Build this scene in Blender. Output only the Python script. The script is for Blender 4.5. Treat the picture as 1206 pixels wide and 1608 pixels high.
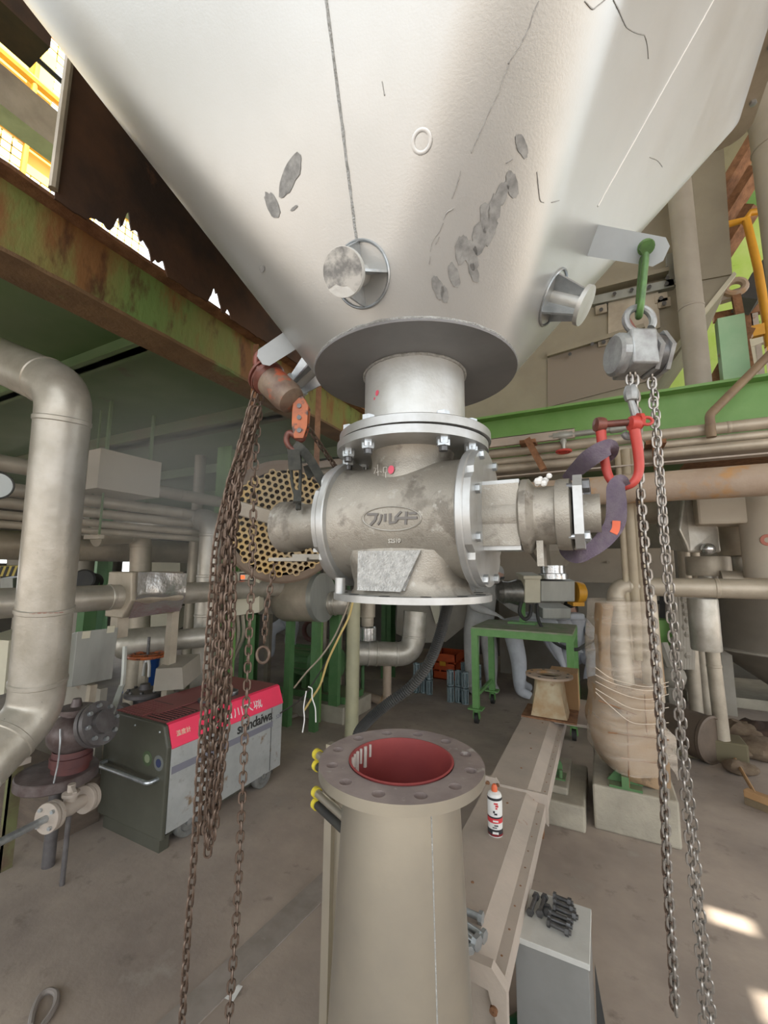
import bpy, bmesh, math, random
from math import pi, sin, cos, radians
from mathutils import Vector as V, Matrix as MX, noise
from mathutils.bvhtree import BVHTree
random.seed(7)
sc = bpy.context.scene
for o in list(bpy.data.objects): bpy.data.objects.remove(o)
COL = sc.collection
# ---------------------------------------------------------------- camera
FPX, PITCH, ROLL, YAW, EYE = 662.57, .131856, .009369, radians(27), 1.6
def _rows():
    c, s = cos(PITCH), sin(PITCH); cr, sr = cos(ROLL), sin(ROLL); cy, sy = cos(YAW), sin(YAW)
    m = MX(((cy, sy, 0), (-sy, cy, 0), (0, 0, 1)))
    p = MX(((1, 0, 0), (0, -s, c), (0, c, s)))
    r = MX(((cr, sr, 0), (-sr, cr, 0), (0, 0, 1)))
    return r @ p @ m
RW = _rows()                      # rows: camera right, up, forward in the hall's axes
CAM = V((0, 0, EYE))
cd = bpy.data.cameras.new('camera'); cam = bpy.data.objects.new('camera', cd); COL.objects.link(cam)
cd.sensor_fit = 'VERTICAL'; cd.sensor_height = 24; cd.lens = FPX/1608*24; cd.clip_start = .02; cd.clip_end = 200
mt = MX((( RW[0][0], RW[1][0], -RW[2][0], CAM.x), (RW[0][1], RW[1][1], -RW[2][1], CAM.y),
         (RW[0][2], RW[1][2], -RW[2][2], CAM.z), (0, 0, 0, 1)))
cam.matrix_world = mt; sc.camera = cam
# ---------------------------------------------------------------- world, sun, exposure
w = bpy.data.worlds.new('sky'); sc.world = w; w.use_nodes = True
bg = w.node_tree.nodes['Background']; bg.inputs[0].default_value = (.93, .97, 1.0, 1); bg.inputs[1].default_value = 2.0
sd = bpy.data.lights.new('sun', 'SUN'); sd.energy = 12; sd.color = (1, .92, .78); sd.angle = radians(.4)
sun = bpy.data.objects.new('sun', sd); COL.objects.link(sun)
SUN = V((.75, .15, 1)).normalized()
sun.rotation_euler = SUN.to_track_quat('Z', 'Y').to_euler()
vs = sc.view_settings; vs.view_transform = 'Standard'; vs.look = 'None'; vs.gamma = 1; vs.use_curve_mapping = False
vs.exposure = 0.46

# surveying: where a sight line of the photograph meets a plane or a distance
def ray(x, y): return RW.transposed() @ V(((x-603)/FPX, (804-y)/FPX, 1))
def pz(x, y, z): d = ray(x, y); return CAM + d*(z-EYE)/d.z
def py(x, y, v): d = ray(x, y); return CAM + d*v/d.y
def px(x, y, v): d = ray(x, y); return CAM + d*v/d.x
def pd(x, y, t): return CAM + ray(x, y)*t

def pv(x, y, D):                          # upright plane facing the camera at level distance D
    d = ray(x, y); h = V((RW[0][0], RW[0][1])).normalized(); return CAM + d*(D/(-h.y*d.x+h.x*d.y))

# ---------------------------------------------------------------- materials
def mat(name, col, col2=None, scale=6, rough=.55, metal=0., bump=0., bscale=40, rust=None, streak=1., lo=.35, hi=.65, spec=.5, dust=None, rvar=0.):
    m = bpy.data.materials.new(name); m.use_nodes = True; nt = m.node_tree; N = nt.nodes; L = nt.links
    b = N['Principled BSDF']; b.inputs['Roughness'].default_value = rough; b.inputs['Metallic'].default_value = metal
    b.inputs['Specular IOR Level'].default_value = spec
    tc = N.new('ShaderNodeTexCoord'); mp = N.new('ShaderNodeMapping'); L.new(tc.outputs['Object'], mp.inputs[0]); mp.inputs['Scale'].default_value = (1, 1, streak)
    cur = None
    def nz(sc_, det=5, src=mp):
        n = N.new('ShaderNodeTexNoise'); n.inputs['Scale'].default_value = sc_; n.inputs['Detail'].default_value = det; n.inputs['Roughness'].default_value = .6
        L.new(src.outputs[0], n.inputs['Vector']); return n.outputs['Fac']
    def ramp(f, a, c):
        r = N.new('ShaderNodeMapRange'); r.inputs[1].default_value = a; r.inputs[2].default_value = c; L.new(f, r.inputs[0]); r.clamp = True; return r.outputs[0]
    def mix(f, a, c):
        x = N.new('ShaderNodeMix'); x.data_type = 'RGBA'; L.new(f, x.inputs[0])
        if isinstance(a, tuple): x.inputs[6].default_value = (*a[:3], 1)
        else: L.new(a, x.inputs[6])
        x.inputs[7].default_value = (*c[:3], 1); return x.outputs[2]
    cur = (*col, 1)
    if col2: cur = mix(ramp(nz(scale), lo, hi), cur, col2)
    if rust:
        rc, rs, ra = rust[:3]
        cur = mix(ramp(nz(rs, 8), ra, ra+.08), cur if not isinstance(cur, tuple) else cur, rc)
        if len(rust) > 3: cur = mix(ramp(nz(rs*3.1, 6), rust[4] if len(rust) > 4 else ra+.04, ra+.16), cur, rust[3])
    if dust:
        g = N.new('ShaderNodeNewGeometry'); sx = N.new('ShaderNodeSeparateXYZ'); L.new(g.outputs['Normal'], sx.inputs[0])
        cur = mix(ramp(sx.outputs['Z'], .5, 1.3), cur, dust)
    if isinstance(cur, tuple): b.inputs['Base Color'].default_value = cur
    else: L.new(cur, b.inputs['Base Color'])
    if rvar: L.new(ramp_to(N, L, nz(scale*1.7), rough-rvar, rough+rvar), b.inputs['Roughness'])
    if bump:
        bp = N.new('ShaderNodeBump'); bp.inputs['Strength'].default_value = bump; bp.inputs['Distance'].default_value = .01
        L.new(nz(bscale, 4), bp.inputs['Height']); L.new(bp.outputs[0], b.inputs['Normal'])
    return m
def ramp_to(N, L, f, a, c):
    r = N.new('ShaderNodeMapRange'); r.inputs[1].default_value = .3; r.inputs[2].default_value = .7; r.inputs[3].default_value = a; r.inputs[4].default_value = c; L.new(f, r.inputs[0]); return r.outputs[0]

HOPM = mat('hopper_aluminium_paint', (.46, .465, .45), (.51, .515, .505), 1.6, rough=.38, metal=.66, bump=.05, bscale=220, rvar=.06)
DISCM = mat('grey_primer_plate', (.20, .20, .205), (.25, .25, .255), 5, rough=.55, metal=.3)
SILV = mat('silver_paint', (.60, .61, .60), (.50, .50, .47), 9, rough=.42, metal=.45, bump=.1, bscale=60)
SILVD = mat('dusty_silver_cladding', (.50, .44, .35), (.37, .32, .25), 5, rough=.5, metal=.35, bump=.15, bscale=30, dust=(.45, .39, .30))
SILVP = mat('worn_silver_cladding', (.54, .51, .45), (.40, .37, .31), 7, rough=.40, metal=.5, bump=.2, bscale=22, rust=((.32, .30, .26), 60, .66))
PEDM = mat('pedestal_silver_paint', (.56, .52, .43), (.46, .43, .37), 3, rough=.34, metal=.8, bump=.03, bscale=60)
CAST = mat('cast_aluminium', (.40, .37, .32), (.30, .28, .24), 8, rough=.45, metal=.5, bump=.22, bscale=260, rust=((.22, .20, .17), 11, .56, (.46, .44, .40), .60))
CASTB = mat('bare_cast_patch', (.62, .62, .60), (.42, .42, .41), 70, rough=.4, metal=.6, bump=.6, bscale=200)
MACH = mat('machined_flange_steel', (.50, .51, .51), (.40, .40, .385), 14, rough=.40, metal=.65, rust=((.30, .28, .25), 12, .66))
GALV = mat('galvanised_steel', (.55, .58, .60), (.42, .45, .47), 40, rough=.35, metal=.8)
BOLTD = mat('dark_bolt_steel', (.16, .16, .165), (.10, .10, .10), 40, rough=.4, metal=.7)
CHR = mat('rusty_chain_steel', (.13, .085, .06), (.20, .15, .12), 60, rough=.5, metal=.6)
CHG = mat('zinc_chain_steel', (.42, .40, .37), (.30, .28, .26), 60, rough=.35, metal=.8)
RUST = mat('rust', (.16, .075, .035), (.30, .15, .075), 12, rough=.85, bump=.6, bscale=60)
RUSTD = mat('shaded_rust_plate', (.045, .028, .02), (.15, .07, .035), 1.5, rough=.8, bump=.2, rust=((.22, .10, .05), 2.2, .60))  # rust colour with the plate's backlit shade painted in
RGREEN = mat('rusting_green_paint', (.17, .27, .075), (.27, .20, .065), 3, rough=.6, bump=.35, bscale=30, streak=.35, rust=((.24, .115, .04), 3.2, .50, (.10, .045, .02), .54))
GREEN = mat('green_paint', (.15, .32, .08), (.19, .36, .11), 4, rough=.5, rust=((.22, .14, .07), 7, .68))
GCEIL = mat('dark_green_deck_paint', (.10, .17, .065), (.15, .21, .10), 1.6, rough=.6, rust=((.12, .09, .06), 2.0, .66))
GPALE = mat('pale_green_paint', (.30, .52, .30), (.36, .56, .34), 6, rough=.5, rust=((.30, .18, .10), 9, .66))
GMACH = mat('machine_green', (.07, .17, .06), (.10, .20, .08), 8, rough=.5, dust=(.22, .21, .14))
GTAB = mat('table_green', (.13, .32, .09), (.17, .36, .12), 10, rough=.45)
TOPM = mat('dusty_table_top', (.36, .34, .27), (.22, .30, .16), 8, rough=.7)
CONC = mat('dusty_concrete_floor', (.44, .37, .31), (.27, .225, .195), 1.3, rough=.75, bump=.25, bscale=14, rust=((.35, .31, .27), 2.6, .62, (.17, .14, .12), .60))
PLIN = mat('plinth_concrete', (.42, .38, .30), (.32, .29, .23), 5, rough=.85, bump=.4, bscale=40)
DUSTY = mat('dusty_steel_beam', (.46, .39, .33), (.38, .33, .28), 4, rough=.7, bump=.2, rust=((.26, .13, .07), 9, .66))
REDI = mat('red_oxide_lining', (.30, .055, .05), (.24, .04, .04), 6, rough=.6)
FACE = mat('scuffed_flange_face', (.36, .30, .28), (.27, .22, .21), 14, rough=.5, metal=.4, rust=((.50, .46, .43), 18, .62))
PINK = mat('fluorescent_pink_paint', (.95, .05, .13), (.88, .05, .12), 5, rough=.4)
MAROON = mat('dusty_maroon_top', (.26, .075, .075), (.20, .06, .06), 4, rough=.6, dust=(.30, .11, .10))
GENG = mat('welder_olive_grey_panel', (.065, .065, .048), (.085, .085, .065), 4, rough=.45)
GENS = mat('welder_light_grey_panel', (.42, .43, .42), (.33, .34, .33), 5, rough=.5, rust=((.22, .15, .09), 9, .60, (.30, .30, .28), .58))
STRIPE = mat('grey_stripe_print', (.20, .20, .24), rough=.5)
BLACK = mat('black_rubber', (.022, .022, .022), (.035, .034, .03), 9, rough=.6)
WHEEL = mat('grey_wheel_rubber', (.20, .20, .19), (.14, .14, .13), 20, rough=.7)
RED = mat('red_shackle_paint', (.52, .06, .045), (.44, .05, .04), 25, rough=.42)
REDB = mat('worn_dark_red', (.22, .07, .05), (.10, .04, .03), 18, rough=.4, metal=.2)
ORG = mat('worn_orange_hoist_paint', (.50, .13, .035), (.30, .09, .04), 18, rough=.4, rust=((.07, .04, .03), 30, .52))
BODYO = mat('grimy_hoist_cover', (.24, .18, .13), (.13, .08, .06), 16, rough=.5, rust=((.42, .09, .04), 14, .52))
GSHK = mat('green_shackle_paint', (.10, .22, .06), (.06, .12, .04), 30, rough=.35, metal=.2)
PURP = mat('grimy_purple_sling', (.13, .10, .14), (.17, .14, .17), 50, rough=.9, bump=.5, bscale=300)
BSLING = mat('black_sling', (.04, .042, .038), (.07, .07, .06), 40, rough=.9)
HOIST = mat('hoist_grey_casing', (.40, .42, .42), (.24, .24, .24), 22, rough=.4, metal=.4)
CREAM = mat('cream_enclosure', (.60, .57, .44), (.52, .49, .38), 4, rough=.55)
BEIGE = mat('dusty_beige_panel', (.52, .46, .37), (.46, .40, .32), 3, rough=.7)
GREYP = mat('grey_painted_duct', (.34, .31, .26), (.27, .245, .20), 2.5, rough=.6, rust=((.20, .15, .11), 5, .70))
DUCTB = mat('olive_brown_duct', (.30, .27, .20), (.25, .22, .165), 2.5, rough=.6, rust=((.22, .16, .10), 4, .66))
DARKW = mat('dark_grey_wall', (.11, .10, .08), (.16, .14, .115), 2, rough=.9)  # plain dark grey with random mottling
YEL = mat('yellow_paint', (.72, .36, .03), (.62, .30, .03), 8, rough=.45)
YCAP = mat('yellow_cap', (.62, .52, .05), rough=.5)
LIME = mat('weathered_lime_wall', (.42, .62, .12), (.52, .68, .22), 3, rough=.8, rust=((.12, .14, .05), 2.6, .60, (.20, .10, .06)))
RPIPE = mat('rust_stained_pipe', (.42, .33, .25), (.36, .27, .20), 4, rough=.6, bump=.3, rust=((.44, .25, .11), 3.2, .56))
TUBES = mat('brass_toned_tube_sheet', (.56, .38, .14), (.42, .33, .20), 4, rough=.5, metal=.3)
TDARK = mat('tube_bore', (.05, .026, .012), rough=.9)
CARD = mat('kraft_cardboard', (.33, .22, .125), (.24, .16, .09), 5, rough=.8, bump=.3, bscale=14, rust=((.15, .10, .06), 5, .56))
WOOD = mat('plywood', (.45, .27, .13), (.38, .22, .10), 8, rough=.7, streak=.2)
OVER = mat('white_coverall', (.62, .64, .68), (.52, .54, .58), 9, rough=.85, bump=.35, bscale=28)
OVERD = mat('dusty_coverall', (.52, .52, .50), (.42, .42, .41), 10, rough=.85, bump=.35, bscale=28)
SKIN = mat('skin', (.55, .33, .25), rough=.6)
DARKC = mat('dark_clothes', (.03, .035, .05), rough=.9)
HAIR = mat('hair', (.02, .018, .015), rough=.8)
ORC = mat('orange_crate_plastic', (.62, .10, .02), (.50, .08, .02), 10, rough=.5)
TEAL = mat('zinc_teal_rack', (.22, .30, .32), (.34, .40, .42), 30, rough=.4, metal=.6)
BLUE = mat('blue_plastic', (.02, .10, .40), rough=.5)
WHITE = mat('white_paper', (.75, .75, .73), rough=.7)
CANW = mat('can_white', (.72, .72, .70), rough=.3)
CANR = mat('can_red_print', (.60, .05, .06), rough=.35)
CANB = mat('can_black_print', (.03, .03, .035), rough=.35)
SMUDGE = mat('oily_hand_smudge', (.20, .20, .195), (.34, .34, .33), 60, rough=.6, metal=.3)
WELD = mat('painted_weld_bead', (.60, .61, .60), (.40, .40, .38), 120, rough=.35, metal=.5, bump=.8, bscale=300)
WELDD = mat('dark_weld_line', (.27, .26, .25), (.40, .40, .38), 90, rough=.5, metal=.3)
CABT = mat('pale_cabinet_top', (.56, .56, .53), (.48, .48, .45), 6, rough=.55, bump=.1)
CABF = mat('grey_cabinet_front', (.20, .20, .19), (.24, .24, .23), 5, rough=.35, rust=((.10, .10, .09), 6, .66))
SHEET = mat('shiny_crumpled_sheet', (.62, .63, .63), rough=.22, metal=.85, bump=.5, bscale=9)
SHEETD = mat('dull_metal_sheet', (.40, .41, .38), (.32, .33, .30), 8, rough=.45, metal=.5, streak=.15)
GLASSG = mat('green_bottle', (.04, .16, .08), rough=.12)
def alpha_mat(name, col, a, rough):
    m = mat(name, col, rough=rough); b = m.node_tree.nodes['Principled BSDF']; nt = m.node_tree
    n = nt.nodes.new('ShaderNodeTexNoise'); tc = nt.nodes['Texture Coordinate']; mp = nt.nodes.new('ShaderNodeMapping'); mp.inputs['Scale'].default_value = (2, 2, 11); mp.inputs['Rotation'].default_value = (.35, .2, 0)
    nt.links.new(tc.outputs['Object'], mp.inputs[0]); nt.links.new(mp.outputs[0], n.inputs['Vector']); n.inputs['Scale'].default_value = 2; n.inputs['Detail'].default_value = 5
    r = nt.nodes.new('ShaderNodeMapRange'); r.inputs[1].default_value = .35; r.inputs[2].default_value = .75; r.inputs[3].default_value = a-.06; r.inputs[4].default_value = a+.22
    nt.links.new(n.outputs['Fac'], r.inputs[0]); nt.links.new(r.outputs[0], b.inputs['Alpha'])
    bp = nt.nodes.new('ShaderNodeBump'); bp.inputs['Strength'].default_value = .6; bp.inputs['Distance'].default_value = .02; nt.links.new(n.outputs['Fac'], bp.inputs['Height']); nt.links.new(bp.outputs[0], b.inputs['Normal'])
    return m
FILM = alpha_mat('stretch_film', (.78, .68, .56), .22, .25)

# ---------------------------------------------------------------- mesh building
def perp(d):
    d = d.normalized(); a = V((0, 0, 1)) if abs(d.z) < .9 else V((1, 0, 0))
    x = d.cross(a).normalized(); return x, x.cross(d).normalized()
class M:
    def __init__(s): s.v = []; s.f = []
    def add(s, vs, fs):
        k = len(s.v); s.v += [tuple(p) for p in vs]; s.f += [tuple(i+k for i in f) for f in fs]; return s
    def box(s, a, b):
        (x0, y0, z0), (x1, y1, z1) = a, b
        x0, x1 = min(x0, x1), max(x0, x1); y0, y1 = min(y0, y1), max(y0, y1); z0, z1 = min(z0, z1), max(z0, z1)
        return s.add([(x0, y0, z0), (x1, y0, z0), (x1, y1, z0), (x0, y1, z0), (x0, y0, z1), (x1, y0, z1), (x1, y1, z1), (x0, y1, z1)],
                     [(0, 3, 2, 1), (4, 5, 6, 7), (0, 1, 5, 4), (1, 2, 6, 5), (2, 3, 7, 6), (3, 0, 4, 7)])
    def obox(s, c, ax, ay, az):
        c = V(c); ax, ay, az = V(ax), V(ay), V(az)
        if ax.cross(ay).dot(az) < 0: ax, ay = ay, ax
        vs = [c+i*ax+j*ay+k*az for k in (-1, 1) for i, j in ((-1, -1), (1, -1), (1, 1), (-1, 1))]
        return s.add(vs, [(0, 3, 2, 1), (4, 5, 6, 7), (0, 1, 5, 4), (1, 2, 6, 5), (2, 3, 7, 6), (3, 0, 4, 7)])
    def bar(s, p, q, w, h, up=(0, 0, 1)):
        p, q, up = V(p), V(q), V(up); d = (q-p); l = d.length; d.normalize(); sd = d.cross(up).normalized(); u = sd.cross(d)
        return s.obox((p+q)/2, d*l/2, sd*w/2, u*h/2)
    def lathe(s, o, ax, prof, n=24, closed=False, sx=1, sy=1, fr=None):
        o, ax = V(o), V(ax).normalized(); x, y = fr or perp(ax); vs = []; fs = []
        for r, h in prof:
            for i in range(n):
                a = 2*pi*i/n; vs.append(o+ax*h+(x*cos(a)*sx+y*sin(a)*sy)*r)
        m = len(prof)
        for j in range(m if closed else m-1):
            j2 = (j+1) % m
            for i in range(n): fs.append((j*n+i, j*n+(i+1) % n, j2*n+(i+1) % n, j2*n+i))
        return s.add(vs, fs)
    def cyl(s, p, q, r, r2=None, n=20, cap=True):
        p, q = V(p), V(q); r2 = r if r2 is None else r2; l = (q-p).length
        pr = [(r, 0), (r2, l)]
        if cap: pr = [(1e-5, 0)]+pr+[(1e-5, l)]
        return s.lathe(p, q-p, pr, n)
    def tube(s, pts, r, n=10, closed=False, cap=True, rs=None, flat=1.):
        pts = [V(p) for p in pts]; m = len(pts); vs = []; fs = []; x = None
        for i, p in enumerate(pts):
            if closed: d = pts[(i+1) % m]-pts[i-1]
            else: d = pts[min(i+1, m-1)]-pts[max(i-1, 0)]
            d.normalize()
            if x is None: x, _ = perp(d)
            x = (x-d*x.dot(d)).normalized(); y = d.cross(x); rr = rs[i] if rs else r
            for k in range(n): a = 2*pi*k/n; vs.append(p+(x*cos(a)+y*sin(a)*flat)*rr)
        for i in range(m if closed else m-1):
            i2 = (i+1) % m
            for k in range(n): fs.append((i*n+k, i*n+(k+1) % n, i2*n+(k+1) % n, i2*n+k))
        if cap and not closed: fs.append(tuple(range(n))[::-1]); fs.append(tuple((m-1)*n+k for k in range(n)))
        return s.add(vs, fs)
    def prism(s, poly, vec):
        poly = [V(p) for p in poly]; vec = V(vec); n = len(poly)
        nrm = V((0, 0, 0))
        for i in range(n): nrm += poly[i].cross(poly[(i+1) % n])
        if nrm.dot(vec) < 0: poly = poly[::-1]
        vs = poly+[p+vec for p in poly]
        return s.add(vs, [tuple(range(n))[::-1], tuple(range(n, 2*n))]+[(i, (i+1) % n, n+(i+1) % n, n+i) for i in range(n)])
    def ball(s, c, r, n=14, sc_=(1, 1, 1)):
        c = V(c); m = n//2; vs = []; fs = []
        for j in range(m+1):
            t = pi*(j+.001)/(m+.002)
            for i in range(n): a = 2*pi*i/n; vs.append((c.x+r*sc_[0]*sin(t)*cos(a), c.y+r*sc_[1]*sin(t)*sin(a), c.z-r*sc_[2]*cos(t)))
        for j in range(m):
            for i in range(n): fs.append((j*n+i, j*n+(i+1) % n, (j+1)*n+(i+1) % n, (j+1)*n+i))
        return s.add(vs, fs)
    def mesh(s, name, m, smooth=32):
        me = bpy.data.meshes.new(name); me.from_pydata(s.v, [], s.f)
        if m: me.materials.append(m)
        bm = bmesh.new(); bm.from_mesh(me); bmesh.ops.recalc_face_normals(bm, faces=bm.faces[:]); bm.to_mesh(me); bm.free()
        if smooth:
            me.shade_smooth(); me.set_sharp_from_angle(angle=radians(smooth))
        return me
    def to(s, name, m, par=None, smooth=32, bevel=0, **kw):
        o = bpy.data.objects.new(name, s.mesh(name, m, smooth)); link(o, par)
        if bevel:
            b = o.modifiers.new('b', 'BEVEL'); b.width = bevel; b.segments = 2; b.limit_method = 'ANGLE'; b.angle_limit = radians(40)
            if smooth: b.harden_normals = False
        return tag(o, **kw)
def link(o, par=None, M4=None):
    COL.objects.link(o)
    if M4 is not None: o.matrix_world = M4
    if par is not None:
        o.parent = par
        pm = WM.get(par.name)
        if pm is None: pm = par.matrix_world.copy()
        o.matrix_parent_inverse = pm.inverted()
    WM[o.name] = MX.Identity(4) if M4 is None else M4.copy()
WM = {}
def tag(o, label=None, cat=None, group=None, kind=None):
    if label: o['label'] = label
    if cat: o['category'] = cat
    if group: o['group'] = group
    if kind: o['kind'] = kind
    return o
def T(name, loc, label, cat, group=None):
    o = bpy.data.objects.new(name, None); o.empty_display_size = .1; link(o, None, MX.Translation(V(loc))); o.location = loc
    return tag(o, label, cat, group)
def inst(name, me, par, m4, **kw):
    o = bpy.data.objects.new(name, me); link(o, par, m4); return tag(o, **kw)
def frame(o, z, x=None):
    z = V(z).normalized()
    if x is None: x, _ = perp(z)
    x = V(x); x = (x-z*x.dot(z)).normalized(); y = z.cross(x)
    return MX(((x.x, y.x, z.x, o[0]), (x.y, y.y, z.y, o[1]), (x.z, y.z, z.z, o[2]), (0, 0, 0, 1)))
def smoothpath(pts, n=8):
    pts = [V(p) for p in pts]; out = []
    P = [pts[0]*2-pts[1]]+pts+[pts[-1]*2-pts[-2]]
    for i in range(1, len(P)-2):
        a, b, c, d = P[i-1:i+3]
        for k in range(n):
            t = k/n; out.append(.5*((2*b)+(c-a)*t+(2*a-5*b+4*c-d)*t*t+(3*b-a-3*c+d)*t**3))
    out.append(pts[-1]); return out
def elbow(pts, R, n=7):                # polyline with rounded corners
    pts = [V(p) for p in pts]; out = [pts[0]]
    for i in range(1, len(pts)-1):
        a, b, c = pts[i-1:i+2]; u = (a-b); v = (c-b); lu, lv = u.length, v.length; u.normalize(); v.normalize()
        ang = u.angle(v); t = min(R/math.tan(ang/2), lu*.48, lv*.48) if ang < pi-.02 else 0
        if t < 1e-4: out.append(b); continue
        p, q = b+u*t, b+v*t
        for k in range(n+1):
            s = k/n; out.append((p*(1-s)+b*s)*(1-s)+(b*(1-s)+q*s)*s)
    out.append(pts[-1]); return out
def pipe(name, label, pts, r, m, R=None, bands=(), cat='pipe', group=None, n=20, par=None):
    R = R or r*2.2; e = elbow(pts, R)
    if par is None: t = T(name, V(pts[0]), label, cat, group)
    else: t = par
    M().tube(e, r, n).to('pipe_run', m, t, 50)
    # seam bands at the start and end of each bend, plus the listed fractions
    P = [V(p) for p in pts]
    for i in range(1, len(P)-1):
        for o_ in (P[i-1], P[i+1]):
            d = (o_-P[i]); L = min(R*1.0, d.length*.48); d.normalize(); c = P[i]+d*L
            M().lathe(c-d*.012, d, [(r*1.0, 0), (r*1.04, .004), (r*1.04, .02), (r, .024)], n).to('seam_band', m, t)
    for i, f in bands:
        c = P[i].lerp(P[i+1], f); d = (P[i+1]-P[i]).normalized()
        M().lathe(c-d*.012, d, [(r*1.0, 0), (r*1.05, .004), (r*1.05, .02), (r, .024)], n).to('seam_band', m, t)
    return t
def bolt_mesh(name, r, L, m, nutted=True):
    b = M(); b.lathe((0, 0, 0), (0, 0, 1), [(1e-4, 0), (r, 0), (r*1.02, r*.08), (r*1.02, r*.9), (r*.8, r), (1e-4, r)], 6)
    b.cyl((0, 0, 0), (0, 0, -L), r*.52, n=10)
    if nutted: b.lathe((0, 0, -L+r*.5), (0, 0, -1), [(1e-4, 0), (r, 0), (r, r*.85), (1e-4, r*.85)], 6)
    return b.mesh(name, m, 30)
_lm = {}
def link_mesh(p, r, m):
    k = (round(p, 4), round(r, 4), m.name)
    if k not in _lm:
        h = (p+2*r)/2-r*0; w = p*.35; R = w; pts = []
        st = h-R
        for i in range(6): a = -pi/2+pi*i/5; pts.append(V((R*cos(a+pi/2), 0, -0)).to_tuple() and V((R*sin(a), 0, st+R*cos(a))))
        for i in range(6): a = pi/2+pi*i/5; pts.append(V((R*sin(a), 0, -st+R*cos(a))))
        _lm[k] = M().tube(pts, r, 5, closed=True).mesh('link', m, 60)
    return _lm[k]
def links(par, pts, p, r, m, n=8, twist=0, ph=0, maxn=999):
    path = smoothpath(pts, n) if len(pts) > 2 else [V(q) for q in pts]
    me = link_mesh(p, r, m); acc = 0; i = 0; pos = path[0].copy(); k = 0; x0 = None
    seg = []; 
    for a, b in zip(path, path[1:]): seg.append((a, b, (b-a).length))
    L = sum(s[2] for s in seg); s = p/2; ci = 0; base = 0
    while s < L and k < maxn:
        while ci < len(seg)-1 and base+seg[ci][2] < s: base += seg[ci][2]; ci += 1
        a, b, l = seg[ci]; c = a.lerp(b, (s-base)/max(l, 1e-6)); d = (b-a).normalized()
        if x0 is None: x0, _ = perp(d)
        x0 = (x0-d*x0.dot(d)).normalized(); x = MX.Rotation(ph+twist*k+(pi/2 if k % 2 else 0)+random.uniform(-.12, .12), 3, d) @ x0
        inst('link', me, par, frame(c, d, x)); k += 1; s += p
    return k
def text(name, s, size, m4, m, par, ext=.0006, space=1., shear=0, bold=0, **kw):
    c = bpy.data.curves.new(name, 'FONT'); c.body = s; c.size = size; c.extrude = ext; c.space_character = space; c.shear = shear; c.offset = bold; c.align_x = 'CENTER'; c.align_y = 'CENTER'; c.resolution_u = 3
    o = bpy.data.objects.new(name, c); COL.objects.link(o); bpy.context.view_layer.update()
    me = bpy.data.meshes.new_from_object(o.evaluated_get(bpy.context.evaluated_depsgraph_get())); bpy.data.objects.remove(o)
    me.materials.clear(); me.materials.append(m)
    q = bpy.data.objects.new(name, me); link(q, par, m4); return tag(q, **kw)

exec_parts = []
# ================================================================ SETTING
# floor
fl = M(); fl.box((-30, -30, -.12), (40, 40, 0)); fl.to('floor', CONC, kind='structure', smooth=0, label='dusty brown concrete floor of the plant hall')
# added unseen roof deck blocking the sun, its holes shaped to cast sun patches
ZR = 7.0
def sunhole(p, w, h): q = V(p)+SUN*((ZR)/SUN.z); return (q.x-w/2, q.x+w/2, q.y-h/2, q.y+h/2)
holes = [sunhole((.47, 2.68, 0), .20, .10), sunhole((.52, 2.24, 0), .14, .14), sunhole((.85, 3.49, 0), .12, .09)]
def plate_holes(x0, x1, y0, y1, z0, z1, hs):
    xs = sorted({x0, x1, *[h[0] for h in hs], *[h[1] for h in hs]}); ys = sorted({y0, y1, *[h[2] for h in hs], *[h[3] for h in hs]}); m = M()
    for a, b in zip(xs, xs[1:]):
        for c, d in zip(ys, ys[1:]):
            cx, cy = (a+b)/2, (c+d)/2
            if not any(h[0] < cx < h[1] and h[2] < cy < h[3] for h in hs): m.box((a, c, z0), (b, d, z1))
    return m
plate_holes(-2.6, 12, -5, 13, ZR, ZR+.05, holes).to('ceiling', GREYP, kind='structure', smooth=0, label='added unseen roof deck that blocks the sun high above the hopper')
# left green deck (ceiling seen from below) on joists
ZD = 2.86
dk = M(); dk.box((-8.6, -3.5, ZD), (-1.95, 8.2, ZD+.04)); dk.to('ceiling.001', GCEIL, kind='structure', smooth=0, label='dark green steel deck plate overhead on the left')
for i, (y, w_, h_) in enumerate(((1.30, .10, .09), (2.35, .16, .12), (3.6, .12, .12), (4.9, .12, .12))):
    j = M(); j.box((-7.5, y, ZD-h_), (-1.95, y+w_*.5, ZD)); j.box((-7.5, y-w_*.3, ZD-h_), (-1.95, y+w_*.8, ZD-h_+.012))
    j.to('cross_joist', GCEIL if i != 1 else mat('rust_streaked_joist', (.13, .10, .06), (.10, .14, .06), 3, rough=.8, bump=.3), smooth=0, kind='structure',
         label=['dark green joist nearest the camera under the left deck', 'rust-streaked joist, second under the left deck', 'third joist under the left deck', 'farthest joist under the left deck'][i])
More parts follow.
